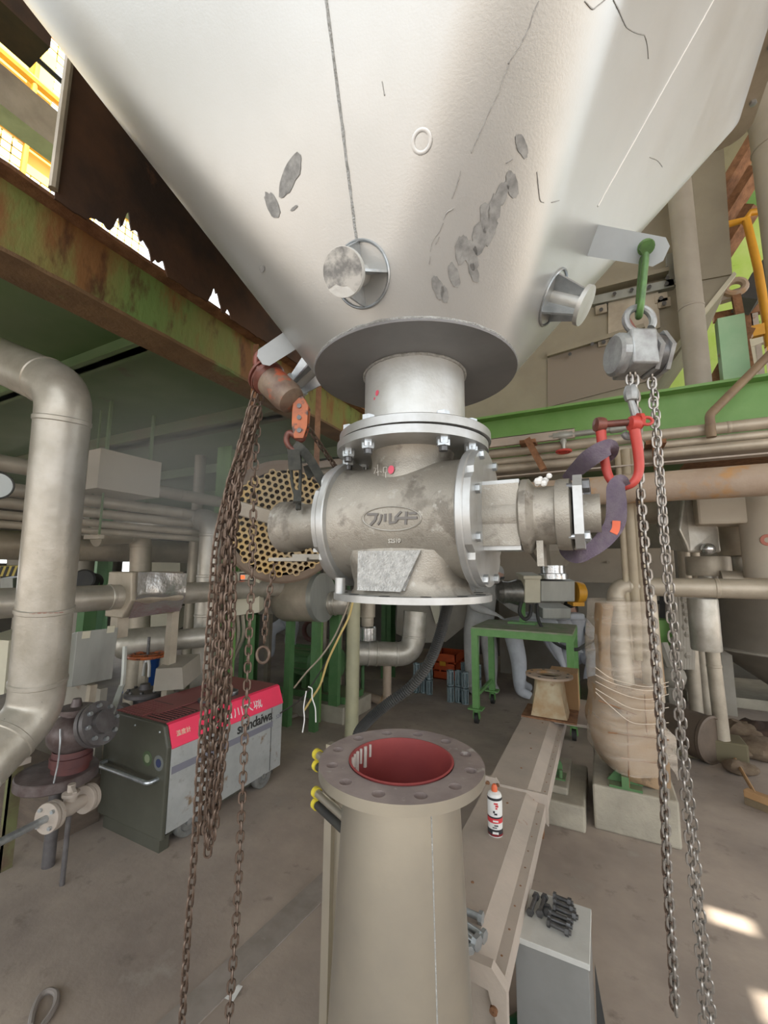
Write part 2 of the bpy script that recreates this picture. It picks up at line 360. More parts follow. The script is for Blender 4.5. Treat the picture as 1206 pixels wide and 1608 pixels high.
# rusting green I-beam along the hall at left
XB = -1.87
def rough_plate(y0, y1, fx, z_lo, z_hi, th, m, name, par, n=60, amp=.006, seed=0, axis='Y'):
    # thin plate between two ragged edges
    a = []; b = []
    for i in range(n+1):
        y = y0+(y1-y0)*i/n
        a.append((y, z_lo(y)+amp*(noise.noise(V((y*9, seed, 0)))+.5*noise.noise(V((y*31, seed, 3))))))
        b.append((y, z_hi(y)+amp*(noise.noise(V((y*8, seed+9, 0)))+.5*noise.noise(V((y*27, seed, 7))))))
    mb = M(); vs = []; fs = []
    for (y, z), (y2, z2) in zip(a, b):
        for X in (fx, fx+th): vs += [(X, y, z), (X, y2, z2)] if axis == 'Y' else [(z, y, X), (z2, y2, X)]
    for i in range(n):
        k = 4*i; q = 4*(i+1)
        fs += [(k, k+1, q+1, q), (k+2, q+2, q+3, k+3), (k+1, k+3, q+3, q+1), (k, q, q+2, k+2)]
    fs += [(0, 2, 3, 1), (4*n, 4*n+1, 4*n+3, 4*n+2)]
    mb.add(vs, fs); return mb.to(name, m, par, smooth=0)
tb = T('rusting_beam', (XB, 0, 2.68), 'long rusting green steel beam running back under the deck at left', 'beam')
rough_plate(-3, 7, XB, lambda y: 2.69, lambda y: 3.0, .014, RGREEN, 'web', tb)
rough_plate(-3, 7, 2.675, lambda y: XB-.10, lambda y: XB+.085, .016, mat('flaking_rust_green', (.20, .12, .055), (.13, .075, .035), 5, rough=.8, bump=.5, bscale=35, rust=((.17, .24, .08), 2.2, .60)), 'bottom_flange', tb, n=140, amp=.010, seed=4, axis='X')
rough_plate(-3, 7, 2.985, lambda y: XB-.10, lambda y: XB+.085, .016, RUST, 'top_flange', tb, n=140, amp=.008, seed=8, axis='X')
# rusty plate wall above the beam, shade painted dark, its foot rusted through
tw = T('opening_side_plate', (XB+.13, 1.5, 3.0), 'rusty plate with shade painted dark, above the left beam, holes along its foot', 'steel plate')
def foot(y):
    h = 0
    for c, w_, a in ((.86, .05, .03), (.96, .06, .10), (1.04, .05, .07), (1.13, .04, .04), (1.45, .045, .07), (1.54, .02, .035)):
        h += a*max(0, 1-((y-c)/w_)**2)*(1+.9*noise.noise(V((y*45, 0, 2))))
    return 2.97+h*1.3
rough_plate(.70, 2.55, XB+.10, foot, lambda y: 4.9, .008, RUSTD, 'plate', tw, n=200, amp=.014, seed=3)
e = M(); e.tube([(XB+.11, .69+.006*noise.noise(V((k_, 0, 0))), 3.0+k_*.1) for k_ in range(20)], .016, 8); e.to('edge_angle', SILVD, tw, smooth=0)
e = M(); e.box((XB+.06, 2.52, 3.0), (XB+.20, 2.60, 4.4)); e.to('edge_angle', RUST, tw, smooth=0)
gp = M(); gp.box((XB-.03, 2.72, 3.0), (XB+.07, 2.9, 4.6)); gp.to('green_post', GREEN, smooth=0, label='green post behind the far end of the dark rusty plate', cat='post')
# beams and bright frames beyond the deck edge, upper left
b = M(); b.box((-3.55, -3, 4.62), (-3.38, 7, 4.90)); b.to('upper_beam', SILVD, smooth=0, label='dusty upper beam crossing the bright gap at top left', cat='beam')
b = M(); b.box((-3.2, .2, 4.86), (-2.95, 1.05, 5.2)); b.to('dark_bracket_plate', RUSTD, smooth=0, label='dark rusty bracket at the very top left corner', cat='bracket')
b = M(); b.tube([(-3.4, .2, 5.19), (-3.42, 1.4, 5.2), (-3.4, 2.6, 5.15)], .018, 8); b.to('thin_rail', BLACK, label='thin dark rail across the bright gap at top left', cat='rail')
t = T('scaffold_screen', (-5.6, 1, 2.95), 'yellow scaffold frame with mesh in the bright gap at top left', 'scaffold')
for y in (0.5, 1.2, 1.9, 2.6): M().cyl((-5.6, y, 2.9), (-5.6, y, 9), .03, n=8).to('upright', YEL, t)
for z in (5.6, 6.4, 7.2, 8.0): M().cyl((-5.6, -.4, z), (-5.6, 3.4, z), .05, n=8).to('ledger', YEL, t)
mm = M()
for i in range(38): mm.box((-5.7, -.4+i*.1, 4.5), (-5.695, -.385+i*.1, 9))
for i in range(45): mm.box((-5.7, -.4, 4.5+i*.1), (-5.695, 3.4, 4.515+i*.1))
for y_, z_, w_, h__ in ((1.2, 7.1, .9, .7), (1.9, 6.1, .5, .35), (.9, 5.7, .5, .5)): mm.box((-5.69, y_, z_), (-5.68, y_+w_, z_+h__))
mm.to('mesh_screen', mat('scaffold_mesh', (.85, .68, .16), rough=.8), t, smooth=0, kind='stuff')
# green beam across the hall at right, with its deck edge
tb = T('green_cross_beam', (1, 3.8, 2.46), 'clean green steel beam crossing behind the hopper at right', 'beam')
m = M(); m.box((-1.85, 3.84, 2.48), (6, 3.855, 2.98)); m.to('web', GREEN, tb, smooth=0)
m = M(); m.box((-1.85, 3.74, 2.97), (6, 3.96, 2.99)); m.to('top_flange', GREEN, tb, smooth=0)
m = M(); m.box((-1.85, 3.74, 2.46), (6, 3.96, 2.48)); m.to('bottom_flange', DUSTY, tb, smooth=0)
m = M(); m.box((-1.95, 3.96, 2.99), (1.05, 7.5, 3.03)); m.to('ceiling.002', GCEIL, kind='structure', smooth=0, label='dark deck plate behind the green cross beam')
m = M(); m.box((1.05, 4.4, 2.99), (6, 7.5, 3.03)); m.to('ceiling.003', RUST, kind='structure', smooth=0, label='rusty deck plate behind the cross beam at far right')
# far walls
m = M(); m.box((-8.6, 8.2, 0), (7, 8.3, 3.0)); m.to('wall_back', DARKW, kind='structure', smooth=0, label='dark back wall of the hall')
m = M(); m.box((.9, 7.6, 3.03), (3.8, 7.7, 7.0)); m.to('wall_upper_right', LIME, kind='structure', smooth=0, label='weathered lime green wall beyond the upper deck')
def wall_holes(X, y0, y1, z0, z1, hs):
    q = plate_holes(y0, y1, z0, z1, 0, .08, hs); q.v = [(X+w_, a, b_) for a, b_, w_ in q.v]; return q
wall_holes(-8.6, -3.5, 8.3, 0, 4.2, [(2.9, 3.95, 1.62, 1.98), (4.3, 5.95, 1.0, 2.1), (4.9, 6.1, .25, .62), (0.2, 2.2, 1.0, 2.0)]).to('wall_left', DARKW, kind='structure', smooth=0, label='dark far left wall with bright openings')

# ================================================================ HOPPER
HX, HY = -.428, 1.016; HZ0, HR0, HS, HZT = 2.118, .262, 1.02, 3.40
def hop_pt(th, t):
    # th in [0,4): quadrant number + fraction; flats between rounded corners (square-to-round)
    q = int(th) % 4; f = th-int(th); rc = .09; a0 = q*pi/2
    if f < .25: s = f/.25; ca = 0.; flat = -1+s        # first half-flat
    elif f > .75: s = (f-.75)/.25; ca = 1.; flat = s
    else: ca = (f-.25)/.5; flat = None
    ang = a0+ca*pi/2
    bot = V((cos(ang)*HR0, sin(ang)*HR0, 0))
    e = HS-rc
    n0 = V((cos(a0), sin(a0), 0)); t0 = V((-sin(a0), cos(a0), 0))
    if flat is None: top = (n0+t0)*e+V((cos(ang), sin(ang), 0))*rc
    elif f < .25: top = n0*HS+t0*(e*(f/.25))
    else: top = t0*HS+n0*(e*(1-(f-.75)/.25))
    p = bot.lerp(top, t); return V((HX+p.x, HY+p.y, HZ0+(HZT-HZ0)*t))
NT, NL = 128, 24
hm = M(); vs = [hop_pt(4*i/NT, j/NL) for j in range(NL+1) for i in range(NT)]
fs = [(j*NT+i, j*NT+(i+1) % NT, (j+1)*NT+(i+1) % NT, (j+1)*NT+i) for j in range(NL) for i in range(NT)]
hm.add(vs, fs)
HOP = T('hopper', (HX, HY, HZ0), 'huge pale silver hopper narrowing down over the valve', 'hopper')
ho = hm.to('hopper_cone', HOPM, HOP, 60)
bvh = BVHTree.FromPolygons([tuple(v) for v in hm.v], hm.f)
def hit(x, y):
    for k in range(60):
        r = bvh.ray_cast(CAM, ray(x, y).normalized())
        if r[0]: return r[0], (r[1] if r[1].dot(ray(x, y)) < 0 else -r[1])
        d = math.hypot(660-x, 380-y); x += (660-x)/d*2.5; y += (380-y)/d*2.5
# vertical bin walls above the cone and its bolted joint
def outline(off):
    return [(V((HX, HY, 0))+(V((p.x-HX, p.y-HY, 0))*(1+off/HS))) for p in [hop_pt(4*i/NT, 1) for i in range(NT)]]
def ringwall(o0, o1, z0, z1, name):
    a, b_ = outline(o0), outline(o1); n = NT; m = M(); vs = [V((p.x, p.y, z)) for z, L_ in ((z0, a), (z0, b_), (z1, b_), (z1, a)) for p in L_]
    m.add(vs, [(k*n+i, k*n+(i+1) % n, ((k+1) % 4)*n+(i+1) % n, ((k+1) % 4)*n+i) for k in range(4) for i in range(n)]); return m.to(name, SILVD, HOP, 30)
ringwall(-.006, .002, HZT, 6.2, 'bin_wall'); ringwall(0., .06, HZT+.02, HZT+.05, 'joint_flange'); ringwall(0., .05, HZT+.35, HZT+.37, 'stiffener_ring')
BM = bolt_mesh('bolt', .012, .03, GALV, False)
for k in range(9): inst('bolt', BM, HOP, frame((HX+HS+.034, HY-.7+k*.2, HZT+.02), (0, 0, -1)))
# weld seams running down the cone
def seam(th, t0, t1, r, m_, name='weld_seam'):
    pts = []
    n = 70
    for k in range(n+1):
        t = t0+(t1-t0)*k/n; p = hop_pt(th, t); c = V((HX, HY, p.z)); out = (p-c).normalized()
        pts.append(p+out*r*.2+V((noise.noise(V((k*.7, th, 0))), noise.noise(V((k*.7, th, 5))), 0))*r*.5)
    return M().tube(pts, r, 6, rs=[r*(1+.3*noise.noise(V((k*1.3, 2, th)))) for k in range(n+1)]).to(name, m_, HOP, 60)
seam(3.045, .05, .75, .0028, WELD); seam(0.02, .27, .98, .0020, mat('white_weld', (.80, .80, .77), rough=.5)); seam(1.03, .0, .95, .003, WELD)
def surf_line(pix, r, m_, name, n=6):
    pts = []
    for x, y in smoothpath([(a, b_, 0) for a, b_ in pix], n) and [(p.x, p.y) for p in smoothpath([(a, b_, 0) for a, b_ in pix], n)]:
        h, nn = hit(x, y)
        if h: pts.append(h+nn*r*.25)
    return M().tube(pts, r, 5, rs=[r*(.55+.6*abs(noise.noise(V((k*.9, pix[0][0], 0))))) for k in range(len(pts))]).to(name, m_, HOP, 60)
for pix in ([(846, 2), (838, 20), (832, 40)], [(832, 40), (822, 62), (808, 85), (798, 100)], [(800, 100), (790, 125), (784, 145)], [(784, 145), (772, 168), (760, 195), (748, 222), (740, 240)],
            [(724, 268), (718, 290), (710, 312)], [(712, 328), (702, 334), (696, 345)], [(696, 350), (690, 364), (680, 378), (676, 395)], [(690, 372), (684, 384)],
            [(918, 2), (930, 14), (940, 8), (950, 0)], [(963, 0), (972, 18), (978, 32), (985, 44), (1000, 52), (1012, 55)], [(1012, 55), (1016, 70), (1018, 92)],
            [(843, 270), (845, 290), (848, 314), (854, 318)], [(866, 318), (878, 315)], [(1020, 247), (1032, 252), (1040, 262)], [(600, 128), (604, 150)], [(805, 250), (795, 256)], [(676, 402), (674, 415)]):
    surf_line(pix, .0016, WELDD, 'surface_scratch')
# hand smudges, flat marks lying on the sheet
def smudge(cx, cy, rx, ry, ang, seed):
    pts = []; n = 22; a0 = radians(ang)
    for k in range(n):
        a = 2*pi*k/n; q = 1+.28*noise.noise(V((cos(a)*2.2, sin(a)*2.2, seed))) ; x = cos(a)*rx*q; y = sin(a)*ry*q
        h, nn = hit(cx+x*cos(a0)-y*sin(a0), cy+x*sin(a0)+y*cos(a0)); pts.append(h+nn*.0012)
    h, nn = hit(cx, cy); m = M(); m.add([h+nn*.0012]+pts, [(0, 1+k, 1+(k+1) % n) for k in range(n)]); m.to('hand_smudge', SMUDGE, HOP, 60)
for i, s_ in enumerate(((456, 275, 38, 12, 112), (428, 322, 22, 9, 68), (462, 327, 7, 2.5, 140), (819, 229, 20, 8, 72), (804, 290, 22, 9, 80), (788, 305, 20, 9, 105), (776, 330, 24, 10, 95), (764, 345, 26, 10, 85), (752, 375, 26, 11, 95),
                         (768, 365, 24, 9, 110), (740, 400, 25, 10, 80), (725, 392, 23, 10, 95), (713, 432, 20, 8, 75), (688, 452, 20, 8, 70), (744, 428, 16, 7, 70), (698, 462, 14, 6, 80), (412, 422, 6, 4, 100))): smudge(*s_, i)
# flat ring print
h, nn = hit(662, 222); F4 = frame(h+nn*.0008, nn)
m = M(); m.lathe(h, nn, [(.013, .0008), (.0145, .0014), (.018, .0014), (.0195, .0008)], 24); m.to('ring_mark', mat('faint_ring', (.58, .58, .57), rough=.4, metal=.5), HOP)
# bottom disc, outlet stub and the upper flange
m = M(); m.lathe((HX, HY, HZ0), (0, 0, 1), [(.12, 0), (.270, 0), (.2715, .003), (.270, .009), (.12, .009)], 72); m.to('base_disc', DISCM, HOP)
pts = [(HX+.268*cos(a), HY+.268*sin(a), HZ0+.008+.003*noise.noise(V((a*9, 0, 0)))) for a in [2*pi*k/140 for k in range(140)]]
M().tube(pts, .0042, 6, closed=True).to('rim_weld', WELD, HOP, 60)
m = M(); m.lathe((HX, HY, 1.94), (0, 0, 1), [(.122, 0), (.1345, 0), (.1345, .18), (.122, .18)], 64); m.to('outlet_stub', SILV, HOP)
pts = [(HX+.137*cos(a), HY+.137*sin(a), HZ0-.002+.003*noise.noise(V((a*7, 1, 0)))) for a in [2*pi*k/110 for k in range(110)]]
M().tube(pts, .0038, 6, closed=True).to('stub_weld', WELD, HOP, 60)
m = M(); m.lathe((HX, HY, 1.923), (0, 0, 1), [(.12, 0), (.2, 0), (.2, .02), (.198, .022), (.12, .022)], 72); m.to('outlet_flange', MACH, HOP)
def dotmark(c, nn, r, m_, par, name='paint_dab'):
    x, y = perp(nn); m = M(); n = 14; P = [V(c)+(x*cos(2*pi*k/n)+y*sin(2*pi*k/n)*1.25)*r*(1+.2*noise.noise(V((k, r*99, 0)))) for k in range(n)]
    m.add([V(c)]+P, [(0, 1+k, 1+(k+1) % n) for k in range(n)]); m.to(name, m_, par)
def on_cyl(x, y, R_, ax, ay):
    q = ray(x, y); A = V((q.x, q.y)); C = V((ax, ay)); a = A.dot(A); b_ = -2*A.dot(C); c_ = C.dot(C)-R_*R_; D = max(b_*b_-4*a*c_, 0); t = (-b_-D**.5)/(2*a); return CAM+q*t
PKD = mat('pink_paint_dab', (.70, .10, .16), rough=.5)
p = on_cyl(592, 617, .1352, HX, HY); dotmark(p, (p-V((HX, HY, p.z))), .006, PKD, HOP)
p = on_cyl(588, 626, .1352, HX, HY); dotmark(p, (p-V((HX, HY, p.z))), .003, PKD, HOP)

# nozzles with blanked ends and gussets (one front, one right, one left)
def nozzle(x, y, dirn, s=1., name='gusseted nozzle', ang=0., L=.085):
    """ring pad welded on the cone, short pipe, four gussets, blank end disc"""
    h, nn = (V(x), None) if y is None else hit(x, y); d = V(dirn).normalized() if dirn else nn
    R1, R2 = .062*s, .044*s; x_, y_ = perp(d)
    x_, y_ = x_*cos(ang)+y_*sin(ang), y_*cos(ang)-x_*sin(ang)
    t = HOP
    # oval pad ring following the sheet
    ring = []
    for k in range(60):
        a = 2*pi*k/60; o_ = h+(x_*cos(a)+y_*sin(a))*R1+d*.05; r_ = bvh.ray_cast(o_, -d); ring.append((r_[0] if r_[0] else o_-d*.05)+d*.002)
    M().tube(ring, .0032*s, 6, closed=True).to('pad_ring', GALV, t, 60)
    M().cyl(h-d*.02, h+d*L, .021*s, n=24).to('nozzle_pipe', SILV, t)
    for k in range(4):
        a = pi/2*k; e_ = x_*cos(a)+y_*sin(a); sd = d.cross(e_).normalized(); rb = ring[int(60*k/4)]
        poly = [h-d*.01+e_*.02*s, rb-d*.002, h+d*L+e_*(R2-.004), h+d*L+e_*.018*s]
        M().prism([q-sd*.0025 for q in poly], sd*.005).to('gusset', GALV, t, 0)
    M().lathe(h+d*L, d, [(1e-4, 0), (R2, 0), (R2, .010*s), (1e-4, .010*s)], 40).to('blank_disc', SILV, t)
    return h, d, x_, y_, R2
h1, d1, x1_, y1_, r_ = nozzle(568, 432, None, 1.0, ang=.15, L=.075)
# dark smear on the front blank disc
c = h1+d1*(.075+.0105)
m = M(); n = 30; P = [c+(x1_*cos(2*pi*k/n)+y1_*sin(2*pi*k/n))*r_*(.97 if (k % 30) < 21 or (k % 30) > 26 else .55) for k in range(n)]
m.add([c]+P, [(0, 1+k, 1+(k+1) % n) for k in range(n)]); m.to('disc_smear', mat('smeared_disc', (.20, .20, .195), (.50, .49, .46), 26, rough=.5, metal=.3, lo=.42, hi=.58), HOP)
nozzle(868, 468, None, 1.05, ang=.5, L=.075)
nozzle((HX-.262-.058, HY-.01, 2.218), None, (-.86, 0, -.51), .95, ang=.35, L=.085)
# lifting lugs
hL, nL = hit(905, 385)
def lug(p0, p1, w, th, hole_t, name, up):
    p0, p1 = V(p0), V(p1); d = (p1-p0).normalized(); s = d.cross(V(up)).normalized(); u = s.cross(d); w2 = w/2
    poly = [p0-s*w2, p0+s*w2, p1+s*w2*.9-d*w2*.5, p1+s*w2*.45, p1-s*w2*.45, p1-s*w2*.9-d*w2*.5]
    M().prism([q-u*th/2 for q in poly], u*th).to(name, GALV2, HOP, 0)
GALV2 = mat('lug_bluish_paint', (.52, .57, .60), (.46, .50, .53), 8, rough=.45, metal=.25)
hR, _ = hit(932, 378); hRe = pd(1046, 398, (RW @ (hR-CAM)).z*.965)
LD = (hRe-hR).normalized(); LU = ray(1000, 390).normalized(); LU = (LU-LD*LU.dot(LD)).normalized()
lug(hR-LD*.02, hRe, .070, .014, 0, 'lifting_lug', LU)
hl_, _ = hit(452, 545); zz = (RW @ (hl_-CAM)).z
p0_, p1_ = pd(446, 541, zz), pd(408, 566, zz*.99)
LD2 = (p1_-p0_).normalized(); LU2 = ray(420, 550).normalized(); LU2 = (LU2-LD2*LU2.dot(LD2)).normalized()
lug(p0_-LD2*.06, p1_, .055, .012, 0, 'lifting_lug', LU2)

# ================================================================ ROTARY VALVE
VX, VY, VZ = -.435, 1.016, 1.722
VAL = T('rotary_valve', (VX, VY, 1.523), 'cast metal rotary valve with bearing housings, hanging under the hopper', 'valve')
m = M(); m.lathe((VX, VY, 1.899), (0, 0, 1), [(.10, 0), (.2, 0), (.2, .02), (.10, .02)], 72); m.to('top_flange', MACH, VAL)
m = M(); m.lathe((VX, VY, 1.919), (0, 0, 1), [(.10, 0), (.193, 0), (.193, .004), (.10, .004)], 72); m.to('gasket', BLACK, VAL)
m = M(); m.lathe((VX, VY, 1.523), (0, 0, 1), [(.09, 0), (.2, 0), (.2, .015), (.09, .015)], 72); m.to('bottom_flange', MACH, VAL)
# body: horizontal barrel
RB = .148
m = M(); m.lathe((VX-.17, VY, VZ), (1, 0, 0), [(1e-3, 0), (RB+.008, 0), (RB, .02), (RB, .325), (RB+.008, .345), (1e-3, .345)], 64); m.to('barrel', CAST, VAL)
# upper neck flaring from the barrel into the flange
def neck(z0, z1, r0x, r0y, r1, sq, n=48, par=VAL, m_=CAST, name='upper_neck'):
    vs = []; fs = []; J = 10
    for j in range(J+1):
        t = j/J; z = z0+(z1-z0)*t
        for i in range(n):
            a = 2*pi*i/n; c_, s_ = cos(a), sin(a); k = 1/max(abs(c_), abs(s_)); k = min(k, 1.28)
            q = (k*(1-t)*sq+(1-(1-t)*sq)); rx = r0x+(r1-r0x)*t; ry = r0y+(r1-r0y)*t
            fl_ = 1+.10*max(0, (abs(t-1)<.15))*(t-.85)/.15
            vs.append((VX+c_*rx*q*fl_, VY+s_*ry*q*fl_, z))
    for j in range(J):
        for i in range(n): fs.append((j*n+i, j*n+(i+1) % n, (j+1)*n+(i+1) % n, (j+1)*n+i))
    return M().add(vs, fs).to(name, m_, par, 50)
neck(1.76, 1.90, .122, .118, .102, .25)
neck(1.66, 1.536, .143, .125, .143, 1., name='lower_neck')
# paler rough patch on the front of the lower neck
m = M(); yf = VY-.150
m.add([(VX-.085, VY-.1265, 1.640), (VX+.075, VY-.1265, 1.640), (VX+.045, VY-.1455, 1.550), (VX-.070, VY-.1455, 1.550)], [(0, 1, 2, 3)])
m.prism([(VX-.085, VY-.128, 1.640), (VX+.078, VY-.128, 1.640), (VX+.040, VY-.154, 1.548), (VX-.070, VY-.154, 1.548)], (0, -.004, 0)); m.to('rough_facet', CASTB, VAL, 0)
# end flanges: octagonal-edged discs
def endflange(x0, x1, r, m_=MACH):
    q = M(); q.lathe((x0, VY, VZ), (1, 0, 0), [(.05, 0), (r-.002, 0), (r, .003), (r, x1-x0-.003), (r-.002, x1-x0), (.05, x1-x0)], 56); return q.to('end_flange', m_, VAL)
endflange(VX-.188, VX-.166, .172); endflange(VX+.166, VX+.184, .168)
poly = [(cos(a)*.165, sin(a)*.165) for a in [2*pi*k/56 for k in range(56)]]
poly = [(max(min(y, .125), -.125) if abs(z) > .08 else y, z) for y, z in poly]
m = M(); m.prism([(VX+.184, VY+y, VZ+z) for y, z in poly], (.016, 0, 0)); m.to('end_cover', MACH, VAL, 30)
m = M(); m.prism([(VX-.204, VY+y, VZ+z) for y, z in poly], (.016, 0, 0)); m.to('end_cover', MACH, VAL, 30)
# cradle plates and bearing barrels both sides
for sgn, x0 in ((1, VX+.200), (-1, VX-.204)):
    m = M(); m.cyl((x0, VY, VZ), (x0+sgn*.085, VY, VZ), .062, n=40); m.to('bearing_neck', CAST, VAL)
    for z in (.075, -.075):
        q = M(); L = .082 if sgn > 0 else .075; q.box((x0, VY-.05, VZ+z-.005), (x0+sgn*L, VY+.05, VZ+z+.005)); q.to('support_plate', MACH, VAL, 0)
x0 = VX+.282
m = M(); m.box((VX+.200, VY-.058, VZ-.070), (x0, VY-.052, VZ+.070)); m.to('side_plate', CAST, VAL, 0)
m = M(); m.lathe((x0-.004, VY, VZ), (1, 0, 0), [(1e-3, 0), (.075, 0), (.086, .006), (.086, .020), (.070, .030), (.066, .034), (.066, .075), (.078, .078), (.080, .085), (.080, .106), (.072, .11), (1e-3, .11)], 48); m.to('bearing_housing', CAST, VAL)
m = M(); q = .078; m.prism([(x0+.11, VY+a, VZ+b_) for a, b_ in ((-q, -.05), (-.05, -q), (.05, -q), (q, -.05), (q, .05), (.05, q), (-.05, q), (-q, .05))], (.018, 0, 0)); m.to('bearing_cap', MACH, VAL, 20)
m = M(); m.cyl((x0+.128, VY, VZ), (x0+.160, VY, VZ), .042, n=28); m.to('shaft_boss', CAST, VAL)
BB = bolt_mesh('bolt', .011, .03, GALV, False); BD = bolt_mesh('bolt', .015, .03, BOLTD, False)
for a, me in ((45, BD), (135, BD), (225, BB), (315, BB)):
    inst('bolt', me, VAL, frame((x0+.128, VY+cos(radians(a))*.075, VZ+sin(radians(a))*.075), (1, 0, 0)))
m = M(); m.prism([(x0+.03, VY-.03, VZ-.055), (x0+.03, VY+.03, VZ-.055), (x0+.03, VY+.03, VZ-.115), (x0+.03, VY-.03, VZ-.115)], (.014, 0, 0)); m.to('foot_rib', CAST, VAL, 0)
# white putty tufts on the housing
m = M()
for k in range(7): m.ball((x0+.045+random.uniform(-.008, .02), VY-.045+random.uniform(-.01, .01), VZ+.070+random.uniform(-.006, .012)), random.uniform(.005, .010), 8)
m.to('putty', WHITE, VAL)
# left bearing
m = M(); m.lathe((VX-.27, VY, VZ), (-1, 0, 0), [(1e-3, 0), (.062, 0), (.066, .01), (.066, .09), (.076, .10), (.078, .155), (.06, .16), (1e-3, .165)], 44); m.to('bearing_housing', CAST, VAL)
m = M(); m.cyl((VX-.43, VY, VZ-.01), (VX-.465, VY, VZ-.01), .03, n=20); m.to('shaft_end', RUST, VAL)
m = M(); m.box((VX-.36, VY-.04, VZ-.10), (VX-.24, VY+.04, VZ-.085)); m.box((VX-.44, VY-.05, VZ-.105), (VX-.30, VY+.05, VZ-.095)); m.to('bearing_foot', CAST, VAL, 0)
# cover bolts
for a in (20, 65, 115, 160, 200, 250, 290, 340):
    y, z = cos(radians(a))*.155, sin(radians(a))*.155; y = max(min(y, .11), -.11)
    inst('bolt', BB, VAL, frame((VX+.200, VY+y, VZ+z), (1, 0, 0)))
# plug under left flange
m = M(); m.cyl((VX-.135, VY-.13, 1.538), (VX-.135, VY-.13, 1.575), .013, n=18); m.to('drain_plug', MACH, VAL)
# top flange studs with nuts
SB = bolt_mesh('stud', .016, .062, GALV, True)
for k in range(12):
    a = 2*pi*(k+.57)/12
    q_ = RW @ (V((VX+.176*cos(a), VY+.176*sin(a), 1.899))-CAM)
    if a > pi and 590 < 603+FPX*q_.x/q_.z < 665: continue
    inst('flange_bolt', SB, VAL, frame((VX+.176*cos(a), VY+.176*sin(a), 1.945), (0, 0, 1)))
    m = M(); m.lathe((VX+.176*cos(a), VY+.176*sin(a), 1.899), (0, 0, -1), [(1e-4, 0), (.016, 0), (.016, .016), (1e-4, .016)], 6); m.to('nut', GALV, VAL, 20)
    m = M(); m.cyl((VX+.176*cos(a), VY+.176*sin(a), 1.884), (VX+.176*cos(a), VY+.176*sin(a), 1.866), .0105, n=10); m.to('stud_end', BOLTD, VAL)
for k in range(12):
    a = 2*pi*(k+.1)/12; m = M(); m.lathe((VX+.176*cos(a), VY+.176*sin(a), 1.5385), (0, 0, 1), [(1e-4, 0), (.0125, 0), (.0125, .0006), (1e-4, .0006)], 14); m.to('bolt_hole', BLACK, VAL)
# embossed oval and characters on the front of the barrel
def bxz(x, y):                            # photo pixel -> barrel front
    q = ray(x, y); a = q.y*q.y+q.z*q.z; cy_, cz_ = VY, VZ-EYE; b_ = -2*(q.y*cy_+q.z*cz_); c_ = cy_*cy_+cz_*cz_-(RB+.001)**2; t = (-b_-max(b_*b_-4*a*c_, 0)**.5)/(2*a); return CAM+q*t
def zx(x, y): return bxz(500+x/4.307, 640+y/4.307)
pts = [zx(497+196*cos(a), 751+82*sin(a)) for a in [2*pi*k/56 for k in range(56)]]
EMB = mat('embossed_casting', (.40, .38, .34), rough=.45, metal=.55); EMD = mat('embossed_mark_dark', (.17, .16, .15), rough=.55, metal=.4)
M().tube(pts, .0019, 6, closed=True).to('oval_border', EMB, VAL)
def stroke(pl, wd, m_=EMD, name='raised_character'):
    mm = M()
    for (a, b_), (c_, d_) in zip(pl, pl[1:]):
        p, q = zx(a, b_), zx(c_, d_); mm.bar(p, q, .004, wd, up=(q-p).cross(V((0, -1, 0))))
    mm.to(name, m_, VAL, 0)
stroke([(330, 722), (405, 722)], .0058); stroke([(392, 722), (385, 760), (352, 795)], .006)
stroke([(428, 722), (420, 765), (402, 792)], .0045); stroke([(452, 718), (450, 772)], .005)
stroke([(486, 716), (484, 780)], .0055); stroke([(478, 782), (520, 776), (535, 755)], .0055)
stroke([(560, 703), (520, 746)], .005); stroke([(515, 750), (668, 745)], .0058); stroke([(596, 703), (590, 792)], .006); stroke([(612, 716), (664, 714)], .005)
fr = frame(zx(515, 903)+V((0, -.001, .0)), (0, -1, 0), (1, 0, 0)); text('size_number', 'S2S10', .013, fr, EMB, VAL, ext=.0012, bold=.0004)
WCH = mat('chalk_mark', (.66, .64, .60), rough=.8)
def nk(x, y): return on_cyl(500+x/4.307, 640+y/4.307, .113, VX, VY)
def cstroke(*pl):
    M().tube([nk(a, b_) for a, b_ in pl], .0008, 5).to('chalk_stroke', WCH, VAL)
cstroke((400, 385), (404, 465)); cstroke((375, 408), (392, 412), (380, 440), (366, 466)); cstroke((392, 440), (412, 430)); cstroke((420, 432), (428, 438)); cstroke((440, 405), (440, 440), (462, 438), (462, 402), (440, 405)); cstroke((455, 440), (456, 482))
p = nk(492, 420); dotmark(p-V((0, .001, 0)), (p-V((VX, VY, p.z))), .0085, PKD, VAL)

# ================================================================ PEDESTAL (inlet cone below the valve)
PX_, PY_, PZ_ = -.459, 1.006, 1.135
PED = T('conical_pedestal', (PX_, PY_, 0), 'silver conical duct with drilled flange and dark red lining, standing under the valve', 'duct')
hs_ = 12; RI, RO, RH = .128, .2, .168
m = M(); n = 144
def ringz(z, flip): pass
